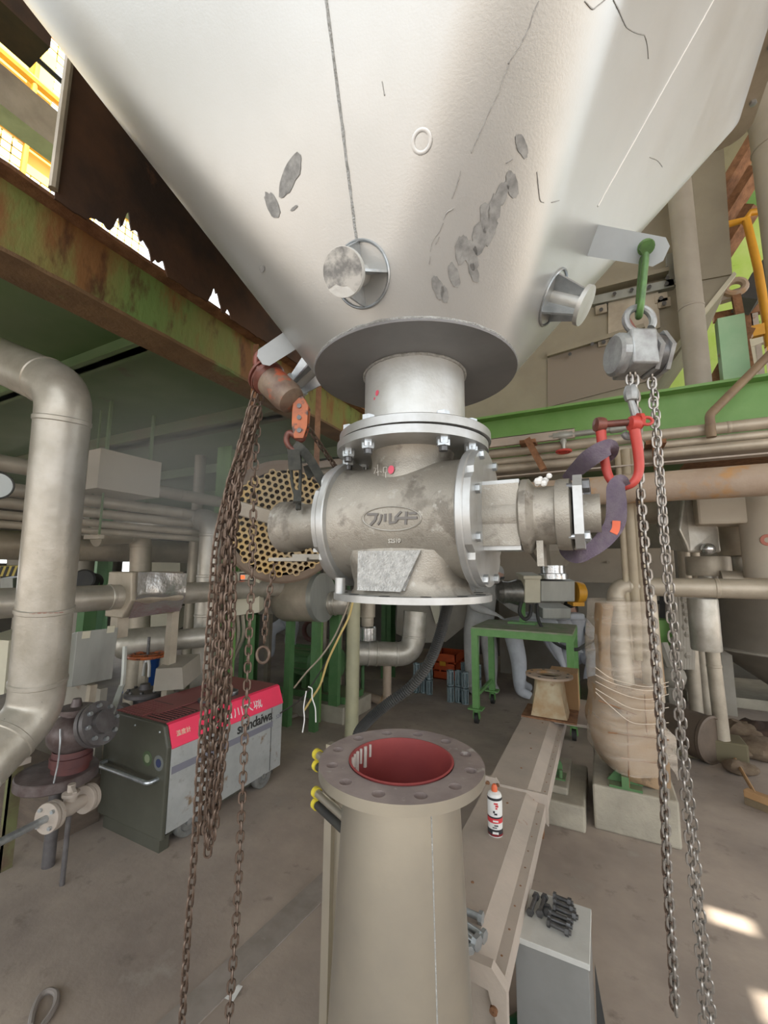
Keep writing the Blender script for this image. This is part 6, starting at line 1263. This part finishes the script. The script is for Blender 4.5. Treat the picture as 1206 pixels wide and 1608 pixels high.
PKX = T('wrapped_package', (.12, 3.5, .26), 'tall cardboard package wrapped in stretch film around pipes at right', 'package')
def loft(levels, dpt, depth_, name, m_, amp, n=28, seed=0, expand=1.):
    vs = []; K = len(levels)
    for li, (y, xa, xb) in enumerate(levels):
        a, b_ = pv(xa, y, depth_), pv(xb, y, depth_); c = (a+b_)/2+RY*dpt*.5; hw_ = (b_-a).length/2*expand
        for i in range(n):
            an = 2*pi*i/n; cx_, sy_ = cos(an), sin(an); q_ = 1/(abs(cx_)**3.2+abs(sy_)**3.2)**(1/3.2)
            p_ = c+RX*cx_*hw_*q_+RY*sy_*dpt*.5*q_*expand; nn_ = noise.noise(V((p_.x*6+seed, p_.y*6, p_.z*5)))+.5*noise.noise(V((p_.x*17+seed, p_.y*17, p_.z*14)))
            vs.append(p_+(p_-c).normalized()*nn_*amp)
    m = M(); m.add(vs, [(j*n+i, j*n+(i+1) % n, (j+1)*n+(i+1) % n, (j+1)*n+i) for j in range(K-1) for i in range(n)]+[tuple(range(n)), tuple((K-1)*n+i for i in range(n))])
    return m.to(name, m_, PKX, 40)
def interp(lv, st):
    out = []
    for (y, a, b_), (y2, a2, b2) in zip(lv, lv[1:]):
        k = max(1, int((y2-y)/st))
        for i in range(k): t_ = i/k; out.append((y+(y2-y)*t_, a+(a2-a)*t_, b_+(b2-b_)*t_))
    return out+[lv[-1]]
loft(interp([(1082, 950, 1048), (1110, 952, 1050), (1150, 951, 1054), (1180, 955, 1054), (1205, 965, 1052), (1232, 990, 1052), (1240, 1020, 1048)], 8), .34, 2.80, 'cardboard_lower', CARD, .022, seed=3)
for k_, (x0_, y0_, x1_, y1_) in enumerate(((985, 1118, 988, 1236), (940, 1100, 1000, 1122), (955, 1150, 1050, 1162), (975, 1190, 1045, 1200), (1012, 1090, 1016, 1150))):
    M().tube([pv(x0_+(x1_-x0_)*t_/10+1.5*noise.noise(V((t_, k_, 0))), y0_+(y1_-y0_)*t_/10+2*noise.noise(V((t_, k_, 4))), 2.785) for t_ in range(11)], .004, 5).to('cardboard_fold', RUST, PKX, 60)
loft(interp([(948, 944, 966), (1000, 941, 962), (1060, 943, 962), (1085, 950, 972)], 8), .10, 2.84, 'cardboard_left_flap', CARD, .02, seed=8)
loft([(950, 950, 1036), (1000, 948, 1040), (1050, 948, 1044), (1090, 950, 1050)], .04, 3.12, 'cardboard_back', CARD, .012, seed=1)
loft(interp([(945, 953, 1036), (1000, 950, 1041), (1060, 950, 1046), (1100, 953, 1056), (1150, 952, 1062), (1190, 953, 1060), (1222, 975, 1058)], 6), .36, 2.77, 'stretch_film', FILM, .014, seed=5)
for k, (ya, yb, yc) in enumerate(((1058, 1082, 1070), (1066, 1090, 1078), (1072, 1104, 1092), (1080, 1120, 1112), (1084, 1140, 1134))):
    a = [pv(x, y_+2*sin(x*.2+k), 2.74) for x, y_ in ((935, ya-8+8*k*.3), (960, (ya+yb)/2-4), (990, yb-8), (1020, yb-4), (1050, yc))]
    M().tube(smoothpath(a, 5), .0022, 5).to('film_crease', bpy.data.materials.get('film_crease') or mat('film_crease', (.66, .58, .48), rough=.3), PKX, 60)
m = M(); m.prism([pv(x, y, 2.9) for x, y in ((1044, 1140), (1062, 1158), (1064, 1192), (1066, 1226), (1060, 1214), (1046, 1196))], CF*.004); m.to('film_tail', FILM, PKX, 0)
m = M(); m.prism([pv(x, y, 2.82) for x, y in ((1040, 1180), (1052, 1200), (1054, 1238), (1048, 1246), (1040, 1240))], CF*.006); m.to('torn_card_flap', CARD, PKX, 0)
# pipes through the package
PYY = 3.45; zz_ = py(1010, 921, PYY).z; p1_ = py(966, 921, PYY); p2_ = py(1014, 921, PYY)
pipe('package_feed_pipe', 'level silver pipe turning down into the top of the wrapped package', [(1.05, PYY, zz_), (p1_.x, PYY, zz_), (p1_.x+.02, PYY-.12, .70)], .062, SILVD, R=.10, bands=((0, .4),))
pipe('package_branch_pipe', 'second vertical silver pipe inside the wrapped package', [(p2_.x, PYY, zz_-.05), (p2_.x, PYY-.05, .75)], .060, SILVD)
# ---- clad fittings right of the chains
a, b_ = pd(1098, 800, 3.7), pd(1108, 868, 3.6)
CB1 = M(); CB1.prism([pd(1073, 778, 3.7), pd(1104, 778, 3.7), pd(1130, 830, 3.6), pd(1134, 868, 3.6), pd(1082, 868, 3.6), pd(1067, 832, 3.6)], CF*.32); cb_ = CB1.to('tilted_clad_box', SILVP, smooth=0, bevel=.02, label='tilted dusty clad box below the fat rust-stained pipe', cat='valve jacket')
M().ball(pd(1112, 862, 3.55), .055, 14, (1, 1, .9)).to('bright_joint', SHEET, cb_)
def drum(name, label, x, y0_, y1_, r, d, m_, taper=1., cat='clad fitting', ext=None):
    c = pd(x, (y0_+y1_)/2, d); z0_, z1_ = pd(x, y1_, d).z, pd(x, y0_, d).z
    m = M(); m.lathe((c.x, c.y, 0), (0, 0, 1), [(1e-3, z0_), (r*taper*.97, z0_), (r*taper, z0_+.012), (r, z1_-.012), (r*.97, z1_), (1e-3, z1_)], 32); return m.to(name, m_, label=label, cat=cat), c, z0_, z1_
o1, c, z0_, z1_ = drum('clad_collar', 'wide pale clad collar under the tilted clad box', 1112, 874, 904, .165, 3.75, SILVD)
o2, c2, zz0, zz1 = drum('clad_canister', 'tall clad canister hanging below the level pipe', 1106, 940, 1020, .115, 3.75, SILVP)
pipe('clad_elbow_run', 'clad elbow and short run joining collar and level pipe', [V((c.x, c.y, z0_+.01)), V((c.x+.0, c.y, zz_)), V((c.x+.42, c.y+.1, zz_))], .085, SILVP, R=.12, bands=((1, .5), (1, .7)))
pipe('canister_leg', 'dusty leg pipe below the clad canister', [V((c2.x+.04, c2.y, zz0+.01)), V((c2.x+.06, c2.y, .0))], .055, SILVD, bands=((0, .15),))
for k, (x, d, lb) in enumerate(((1084, 4.4, 'left one of two tall legs behind the canister'), (1100, 4.6, 'right one of two tall legs behind the canister'))):
    q_ = pd(x, 1000, d); pipe('tall_leg', lb, [(q_.x, q_.y, 0), (q_.x, q_.y, 2.1)], .06, SILVD, group='tall legs behind the canister')
o3, c3, z30, z31 = drum('clad_bucket', 'big dusty clad bucket right of the tilted clad box', 1160, 818, 873, .185, 3.9, SILVD, .9)
o4, c4, z40, z41 = drum('clad_spout', 'small bright spout under the clad bucket', 1166, 874, 897, .095, 3.9, SILVP, .85)
M().tube([V((c4.x, c4.y, z40)), V((c4.x, c4.y, z40-.10)), V((c4.x-.06, c4.y, z40-.10))], .025, 8).to('spout_tube', SILVD, o4)
m = M(); q_ = py(1130, 800, 4.3); m.box((q_.x-.15, 4.3, q_.z-.12), (q_.x+1.5, 4.6, q_.z+.22)); m.to('dusty_beige_tank', BEIGE, smooth=0, bevel=.02, label='dusty beige tank behind the clad bucket', cat='tank')
m = M(); m.prism([pd(1145, 790, 3.8), pd(1168, 790, 3.8), pd(1176, 815, 3.8), pd(1155, 815, 3.8), pd(1152, 800, 3.8), pd(1144, 800, 3.8)], CF*.03); m.to('yellow_green_tag', mat('olive_tag', (.36, .36, .14), rough=.6), smooth=0, label='olive tag plate on top of the clad bucket', cat='plate')
q_ = py(1195, 870, 4.4); m = M(); m.lathe((q_.x+.05, q_.y, 0), (0, 0, 1), [(.17, 1.55), (.17, 2.4)], 26); m.lathe((q_.x+.05, q_.y, 0), (0, 0, 1), [(1e-3, 1.55), (.17, 1.55)], 26); vt = m.to('background_vessel', BEIGE, label='dusty upright vessel with round red mark behind the clad bucket', cat='vessel')
dn_ = (CAM-V((q_.x+.05, q_.y, 1.75))); dn_.z = 0; dn_.normalize(); cc_ = V((q_.x+.05, q_.y, py(1195, 850, 4.4).z))+dn_*.171; M().lathe(cc_, dn_, [(.02, 0), (.028, .002), (.042, .002), (.045, 0)], 20).to('round_mark', mat('faded_red_print', (.5, .18, .13), rough=.6), vt)
along_x('background_level_pipe', 'level dusty pipe at the right edge above the grey tank', 1185, 911, 4.5, .075, SILVD, x0=.9, x1=3.2)
# tank with cone
TK = T('coned_tank', (1.75, 4.9, 0), 'big brown grey tank with conical bottom at the right edge', 'tank')
tc = pd(1222, 950, 4.9); z_a, z_b, z_c = pd(1222, 928, 4.9).z, pd(1222, 1016, 4.9).z, .28
m = M(); m.lathe((tc.x, tc.y, 0), (0, 0, 1), [(1e-3, z_a), (.72, z_a), (.74, z_a-.02), (.74, z_b), (.13, z_c), (.13, z_c-.1), (1e-3, z_c-.1)], 56); m.to('tank_shell', mat('tank_brown_grey', (.20, .175, .14), (.15, .13, .10), 2, rough=.55), TK, 30)
m = M(); m.lathe((tc.x, tc.y, 0), (0, 0, 1), [(.742, z_b-.02), (.765, z_b-.01), (.765, z_b+.01), (.742, z_b+.02)], 56); m.to('tank_ring', GREYP, TK)
for an in (2.4, 3.6, 5.2): m = M(); x_, y_ = tc.x+.66*cos(an), tc.y+.66*sin(an); m.box((x_-.05, y_-.05, 0), (x_+.05, y_+.05, z_b)); m.to('tank_leg', GREYP, TK, 0)
m = M(); q_ = pz(1160, 1112, 0); m.box((q_.x-.5, q_.y, 0), (q_.x+1.4, q_.y+1.2, .12)); m.to('tank_plinth', PLIN, smooth=0, bevel=.01, label='pale concrete slab under the coned tank', cat='plinth')
# green machine between the right chains
deskbox('green_control_box', 'bright green box between the right chains', 'box', 1029, 974, 1058, 1014, 4.4, .3, GREEN)
q_ = pd(1044, 960, 4.5); m = M(); m.bar(pd(1040, 935, 4.5), pd(1040, 975, 4.5), .05, .03, up=(0, 1, 0)); m.bar(pd(1026, 946, 4.5), pd(1066, 944, 4.5), .04, .03); m.to('dark_bracket', BLACK, smooth=0, label='dark cross bracket above the bright green box', cat='bracket')
m = M(); rr_ = random.Random(5)
for k in range(9): m.ball(pd(1064+rr_.uniform(-6, 14), 940+k*11, 4.3), .05, 8, (1, 1, .8))
for k in range(6): m.tube([pd(1058+6*k, 930, 4.3), pd(1062+5*k, 980, 4.3), pd(1066+4*k, 1050, 4.3)], .03, 6)
m.to('pipe_manifold', GREYP, label='dark knobbly pipe manifold right of the bright green box', cat='manifold')
m = M(); m.tube([pd(1040, 1010, 4.3), pd(1052, 1045, 4.2), pd(1065, 1055, 4.2)], .05, 8); m.ball(pd(1056, 1062, 4.2), .12, 12); m.tube([pd(1056, 1062, 4.2), V((pd(1056, 1062, 4.2).x, pd(1056, 1062, 4.2).y, 0))], .07, 8); m.to('dark_pump', GREYP, label='dark pump low behind the right chains', cat='pump')
# drum lying on the floor, debris, broom
a = pz(1122, 1163, .19); a.z = .19; b_ = a+V((-1.0, .9, 0)); DR = T('rusty_drum', a, 'rusty drum lying on the floor right of the chains', 'drum'); ax_ = (a-b_).normalized()
M().lathe(b_, ax_, [(1e-3, 0), (.18, 0), (.185, .01), (.185, 1.30), (.192, 1.31), (.192, 1.335), (.175, 1.34), (.17, 1.325), (1e-3, 1.325)], 36).to('drum_shell', mat('rusty_brown_drum', (.15, .11, .08), (.10, .075, .055), 6, rough=.6, metal=.2), DR)
m = M(); q_ = pz(1108, 1195, 0); m.box((q_.x-.22, q_.y, 0), (q_.x+.30, q_.y+.25, .18)); m.to('olive_wooden_block', mat('dark_timber', (.14, .12, .07), rough=.9), smooth=0, bevel=.015, label='dark timber block in front of the rusty drum', cat='timber')
RAG = mat('dirty_rag', (.13, .09, .06), (.20, .15, .10), 12, rough=.95, bump=.6, bscale=40)
for k, (x, y, s_, lb) in enumerate(((1150, 1185, .16, 'dirty rag heap beside the rusty drum'), (1168, 1168, .20, 'dark heap of sacking behind the rag heap'), (1190, 1190, .18, 'brown sack at the right edge of the floor'), (1162, 1215, .10, 'small rag heap by the broom handle'), (1198, 1170, .22, 'dark lumpy sack farthest right'))):
    c = pz(x, y, 0); m = M(); m.ball((c.x, c.y, s_*.45), s_, 20, (1.1, .9, .5)); m.v = [tuple(V(v)+(V(v)-V((c.x, c.y, 0))).normalized()*.035*noise.noise(V(v)*11+V((k, 0, 0)))) for v in m.v]; m.v = [(a_[0], a_[1], max(a_[2], .0)) for a_ in m.v]; m.to('rag_heap', RAG if k != 4 else RUSTD, label=lb, cat='rags', group='rags and sacks on the floor')
bh = pz(1186, 1268, 0); BRM = T('broom', bh, 'wooden headed broom lying at the right edge of the floor', 'broom')
a, b_ = pz(1172, 1262, .0), pz(1225, 1283, .0); M().bar(V((a.x, a.y, .075)), V((b_.x, b_.y, .075)), .06, .05).to('broom_head', WOOD, BRM, 0, bevel=.006); M().bar(V((a.x, a.y, .026)), V((b_.x, b_.y, .026)), .045, .05).to('bristles', mat('bristles', (.20, .15, .09), rough=.9, bump=.5, bscale=200), BRM, 0)
q_ = V((a.x*.7+b_.x*.3, a.y*.7+b_.y*.3, .09)); M().tube([q_, pd(1150, 1185, 3.6)], .013, 8).to('broom_handle', WOOD, BRM)
# beige wall casing with bolts behind
for_ = 6.9; a = py(780, 862, for_); b_ = py(1085, 905, for_)
BC = T('beige_casing', (a.x, for_, 0), 'long dusty beige machine casing with bolt heads behind the table', 'casing')
m = M(); m.box((a.x, for_, py(900, 912, for_).z), (.9, for_+.6, py(900, 862, for_).z)); m.to('upper_panel', BEIGE, BC, 0, bevel=.01); m = M(); m.box((a.x, for_+.04, 0), (.9, for_+.5, py(900, 914, for_).z)); m.to('lower_panel', GREYP, BC, 0)
m = M(); m.box((a.x, for_-.03, py(900, 914, for_).z), (.9, for_, py(900, 910, for_).z)); m.to('casing_ledge', BEIGE, BC, 0)
for x in (922, 955, 1024, 1055): c = py(x, 883, for_); M().cyl((c.x, for_-.05, c.z), (c.x, for_, c.z), .022, n=8).to('casing_bolt', SILVD, BC)
along_x('background_fat_pipe', 'dusty fat pipe above the beige casing', 1030, 800, 5.4, .16, SILVD, x0=-2.5, x1=4.0)
# cluster of dark equipment left of the table in the distance
deskbox('grey_switch_box', 'grey switch box behind the clad drum', 'box', 405, 905, 432, 965, 5.3, .3, GREYP)
rr_ = random.Random(11)
for k in range(7):
    x = 500+k*12; c = pd(x, 900, 5.4+.12*(k % 3)); pipe('thin_riser', ('first', 'second', 'third', 'fourth', 'fifth', 'sixth', 'seventh')[k]+' thin riser pipe from the left behind the valve body', [(c.x, c.y, 0), (c.x, c.y, 2.9)], .022+.012*(k % 2), SILVD if k % 2 else GMACH, group='thin riser pipes behind the valve')
m = M(); c = pd(495, 882, 5.0)
for k in range(12): m.ball(c+V((rr_.uniform(-.35, .5), rr_.uniform(-.1, .1), rr_.uniform(-.05, .08))), rr_.uniform(.03, .07), 8)
m.tube([c+V((-.5, 0, 0)), c+V((.7, 0, 0))], .03, 8); m.to('instrument_cluster', SHEETD, label='small instrument cluster above the clad drum', cat='instruments')

# ================================================================ WORKERS
def figure(name, label, J, E, suit, head, hair=None, face_dir=(0, -1, 0), mask=False, hood=False, base=None):
    """J: joint -> (pos, radius), E: edges from the pelvis outwards; one skinned continuous body"""
    names = list(J); idx = {n: i for i, n in enumerate(names)}
    me = bpy.data.meshes.new(name+'_skeleton'); me.from_pydata([tuple(J[n][0]) for n in names], [(idx[a], idx[b_]) for a, b_ in E], [])
    o = bpy.data.objects.new('tmp', me); COL.objects.link(o)
    md = o.modifiers.new('s', 'SKIN'); md.use_smooth_shade = True
    for n in names:
        r_ = J[n][1]; v = me.skin_vertices[0].data[idx[n]]; v.radius = (r_, r_) if isinstance(r_, float) else r_; v.use_root = (n == 'pelvis')
    s_ = o.modifiers.new('d', 'SUBSURF'); s_.levels = 2; s_.render_levels = 2
    bpy.context.view_layer.update(); m2 = bpy.data.meshes.new_from_object(o.evaluated_get(bpy.context.evaluated_depsgraph_get())); bpy.data.objects.remove(o)
    m2.materials.clear(); m2.materials.append(suit); m2.shade_smooth()
    t = T('person', base or J['pelvis'][0], label, 'person', None)
    q = bpy.data.objects.new('coverall_body', m2); link(q, t)
    h, hr = V(head), .105; fd = V(face_dir).normalized(); sx_ = fd.cross(V((0, 0, 1))).normalized(); up = sx_.cross(fd)
    m = M(); m.ball((0, 0, 0), 1, 24, (1, 1, 1)); B = MX((sx_, fd, up)).transposed()
    vs = []
    for v in m.v:
        x, y, z = v; w_ = .078*(1-.18*max(0, -z)); vs.append(h+B @ V((x*w_, y*.098*(1-.1*max(0, -z)), z*.118)))
    m.v = [tuple(v) for v in vs]; m.to('head', SKIN, t, 60)
    m = M()
    for s in (-1, 1):
        m2_ = M(); m2_.ball(h+sx_*.030*s+fd*.086+up*.008, .010, 8).to('eye', DARKC, t)
        M().ball(h+sx_*.080*s+up*.0, .018, 8, (.6, 1, 1.4)).to('ear', SKIN, t)
    M().prism([h+fd*.09+up*.012-sx_*.006, h+fd*.09+up*.012+sx_*.006, h+fd*.112-up*.025+sx_*.014, h+fd*.112-up*.025-sx_*.014], up*-.004+fd*-.02).to('nose', SKIN, t, 0)
    M().tube([h+fd*.090-up*.052-sx_*.024, h+fd*.097-up*.050, h+fd*.090-up*.052+sx_*.024], .004, 6).to('mouth', mat('lips', (.40, .17, .14), rough=.6) if 'lips' not in bpy.data.materials else bpy.data.materials['lips'], t)
    cap = M(); cap.ball((0, 0, 0), 1, 24)
    cs = [(v, V(v)) for v in cap.v]; keep = []
    out = [tuple(h-fd*.012+up*.010+B @ V((x*.094, y*.108, z*.130))) for x, y, z in cap.v]
    fs_ = [f for f in cap.f if all(not (cap.v[i][1] > .35 and cap.v[i][2] < .45) for i in f)]
    c2_ = M(); c2_.v = out; c2_.f = fs_
    c2_.to('hood' if hood else 'hair', suit if hood else HAIR, t, 60)
    if mask:
        M().lathe(h+fd*.08-up*.04, fd-up*.2, [(.05, 0), (.045, .03), (.02, .045), (1e-3, .046)], 16).to('respirator', GREYP, t)
        for s in (-1, 1): M().lathe(h+fd*.10-up*.05+sx_*s*.035, fd-up*.3+sx_*s*.8, [(.02, 0), (.03, .01), (.03, .03), (1e-3, .032)], 14).to('filter', SHEETD, t)
        M().obox(h+fd*.092+up*.012, sx_*.062, fd*.006, up*.026).to('goggles', BOLTD, t, 0, bevel=.005)
    return t
def hand(J, E, side, wrist, d, m_up=(0, 0, 1)):
    w_, d = V(wrist), V(d).normalized(); s_ = d.cross(V(m_up)).normalized(); pn = 'palm'+side; J[pn] = (w_+d*.05, .026); E.append(('wrist'+side, pn))
    for k, (off, ln) in enumerate(((-.028, .065), (-.010, .078), (.010, .074), (.028, .058))):
        a, b_ = 'f%d%s' % (k, side), 'g%d%s' % (k, side); J[a] = (w_+d*(.085)+s_*off, .0095); J[b_] = (w_+d*(.085+ln)+s_*off*1.1-V(m_up)*.02, .008); E += [(pn, a), (a, b_)]
    J['t'+side] = (w_+d*.055-s_*.05, .011); E.append((pn, 't'+side))
def pose(P_):
    """P_: pixel+depth joints -> J,E"""
    g = {k: (pd(*v) if len(v) == 3 and isinstance(v[0], (int, float)) and abs(v[0]) > 20 else V(v)) for k, v in P_.items()}
    J = {'pelvis': (g['pelvis'], (.15, .13)), 'waist': (g['pelvis'].lerp(g['chest'], .45), (.145, .12)), 'chest': (g['chest'], (.17, .13)), 'neck': (g['neck'], .065), 'hd': (g['head'], .07)}
    E = [('pelvis', 'waist'), ('waist', 'chest'), ('chest', 'neck'), ('neck', 'hd')]
    for s in 'LR':
        for n, r_, pr in (('hip', .125, 'pelvis'), ('knee', .105, 'hip'), ('ankle', .075, 'knee'), ('toe', .05, 'ankle'), ('sh', .095, 'chest'), ('elbow', .072, 'sh'), ('wrist', .038, 'elbow')):
            J[n+s] = (g[n+s], r_); E.append(((pr if pr in ('pelvis', 'chest') else pr+s), n+s))
        hand(J, E, s, g['wrist'+s], g['wrist'+s]-g['elbow'+s])
    return J, E, g
def fl_(x, y): q_ = pz(x, y, 0); return q_
# worker leaning over the left end of the table
def std(px_, d, w_=.0): return pd(px_[0], px_[1], d)
base = V((-1.42, 5.62, 0))
def W(p): return base+RX*p[0]+RY*p[1]+V((0, 0, p[2]))
P_ = dict(pelvis=W((-.03, .05, .93)), chest=W((.02, -.02, 1.26)), neck=W((.10, -.06, 1.42)), head=W((.18, -.08, 1.52)),
          hipL=W((-.12, .05, .88)), hipR=W((.08, .07, .88)), kneeL=W((-.13, .02, .48)), kneeR=W((.12, .05, .48)), ankleL=W((-.14, .06, .09)), ankleR=W((.14, .12, .09)), toeL=W((-.10, -.08, .045)), toeR=W((.18, -.02, .045)),
          shL=W((-.14, -.03, 1.35)), shR=W((.20, -.02, 1.33)), elbowL=W((-.14, -.18, 1.13)), elbowR=W((.36, -.12, 1.15)), wristL=W((.06, -.30, 1.06)), wristR=W((.40, -.34, 1.08)))
J, E, g = pose(P_); figure('worker', 'worker in dusty hooded coverall and respirator leaning at the left table end', J, E, OVERD, P_['head'], face_dir=RX*.7-RY*.5-V((0, 0, .55)), mask=True, hood=True, base=base)
# worker bent double behind the table
base = V((-.98, 5.68, 0))
base = pz(812, 1098, 0)
P_ = dict(pelvis=W((.00, .10, .93)), chest=W((.42, .22, .93)), neck=W((.58, .24, .88)), head=W((.70, .22, .84)),
          hipL=W((-.05, .00, .88)), hipR=W((-.02, .20, .88)), kneeL=W((.02, -.06, .48)), kneeR=W((.10, .22, .48)), ankleL=W((.04, .02, .09)), ankleR=W((.16, .34, .09)), toeL=W((.18, -.04, .045)), toeR=W((.30, .30, .045)),
          shL=W((.46, .06, .92)), shR=W((.46, .40, .92)), elbowL=W((.50, .02, .66)), elbowR=W((.56, .42, .66)), wristL=W((.58, .0, .44)), wristR=W((.66, .38, .45)))
J, E, g = pose(P_); figure('worker', 'worker in white coverall bent double under and behind the green table', J, E, OVER, P_['head'], face_dir=RX*.6-V((0, 0, .8)), hood=True, base=base)
# worker crouching at the right end of the table
base = pz(907, 1085, 0); base = base+RY*.1
P_ = dict(pelvis=W((.10, .15, .42)), chest=W((.02, .02, .80)), neck=W((-.03, -.06, .96)), head=W((-.05, -.12, 1.06)),
          hipL=W((.0, .14, .38)), hipR=W((.20, .16, .38)), kneeL=W((-.12, -.18, .50)), kneeR=W((.22, -.20, .50)), ankleL=W((-.08, .02, .09)), ankleR=W((.20, .02, .09)), toeL=W((-.12, -.12, .045)), toeR=W((.22, -.12, .045)),
          shL=W((-.14, .0, .88)), shR=W((.20, .02, .86)), elbowL=W((-.24, -.14, .68)), elbowR=W((.28, -.16, .66)), wristL=W((-.14, -.30, .62)), wristR=W((.14, -.32, .60)))
J, E, g = pose(P_); t = figure('worker', 'bareheaded worker in white coverall crouching at the right end of the table', J, E, OVER, P_['head'], face_dir=-RX*.5-RY*.6-V((0, 0, .45)), base=base)
c = W((.50, .12, .0)); m = M(); m.ball((c.x+.05, c.y-.15, .16), .2, 18, (1, .8, .8)); m.v = [tuple(V(v)*1) for v in m.v]; m.to('grey_bag', mat('grey_bag', (.20, .22, .24), (.15, .16, .18), 9, rough=.7, bump=.5, bscale=15), label='grey plastic bag on the floor beside the crouching worker', cat='bag')
# kneeling worker in the far left distance
base = pz(446, 1034, 0)
P_ = dict(pelvis=W((.04, .10, .62)), chest=W((-.04, -.02, 1.02)), neck=W((-.10, -.08, 1.18)), head=W((-.14, -.12, 1.28)),
          hipL=W((-.06, .08, .58)), hipR=W((.14, .10, .58)), kneeL=W((-.22, -.16, .50)), kneeR=W((.14, -.24, .34)), ankleL=W((-.22, -.06, .09)), ankleR=W((.16, .02, .09)), toeL=W((-.26, -.20, .045)), toeR=W((.22, -.14, .045)),
          shL=W((-.22, .0, 1.10)), shR=W((.14, .0, 1.08)), elbowL=W((-.34, -.12, .86)), elbowR=W((.20, -.16, .84)), wristL=W((-.28, -.34, .78)), wristR=W((.06, -.36, .76)))
J, E, g = pose(P_); figure('worker', 'worker in white coverall crouching far behind the hanging chain ring', J, E, OVER, P_['head'], face_dir=-RX*.3-RY*.6-V((0, 0, .6)), hood=True, base=base)
for x_, y_ in ((428, 1040), (470, 1026)):
    pass
m = M(); c = pz(486, 1036, 0); m.ball((c.x, c.y, .06), .3, 16, (1.5, .6, .3)); m.v = [(a_[0], a_[1], max(a_[2], 0)) for a_ in m.v]; m.to('white_sheet_heap', OVER, label='crumpled white sheet on the floor beside the far crouching worker', cat='sheet')
ob = M(); a = pz(475, 1012, 0); ob.tube([V((a.x+cos(t_)*.2, a.y+.3, .25+sin(t_)*.2)) for t_ in [2*pi*k/20 for k in range(20)]], .05, 8, closed=True); ob.to('cable_reel', mat('dark_red_reel', (.10, .04, .03), rough=.7), label='dark wheel standing far behind the green pump', cat='reel')

# ================================================================ HAZE: ellipsoid of thin scatter under the left deck, fading outward
hz = bpy.data.materials.new('dust_haze'); hz.use_nodes = True; N = hz.node_tree.nodes; L = hz.node_tree.links; N.remove(N['Principled BSDF'])
pvn = N.new('ShaderNodeVolumeScatter'); pvn.inputs['Color'].default_value = (.86, .80, .68, 1); L.new(pvn.outputs[0], N['Material Output'].inputs['Volume'])
tcn = N.new('ShaderNodeTexCoord'); gr = N.new('ShaderNodeVectorMath'); gr.operation = 'LENGTH'; L.new(tcn.outputs['Object'], gr.inputs[0])
mr = N.new('ShaderNodeMapRange'); mr.interpolation_type = 'SMOOTHSTEP'; mr.inputs[1].default_value = 1; mr.inputs[2].default_value = .1; mr.inputs[3].default_value = 0; mr.inputs[4].default_value = .75; L.new(gr.outputs['Value'], mr.inputs[0]); L.new(mr.outputs[0], pvn.inputs['Density'])
hb = M(); hb.ball((0, 0, 0), 1, 24); ho_ = bpy.data.objects.new('dust_haze', hb.mesh('dust_haze', hz)); c = pd(330, 765, 2.0)
link(ho_, None, MX.Translation(c) @ MX.Diagonal((.95, .95, .50, 1))); ho_.location = c; ho_.scale = (.95, .95, .50)
tag(ho_, 'thin haze under the deck around the left chains', 'haze', kind='stuff')
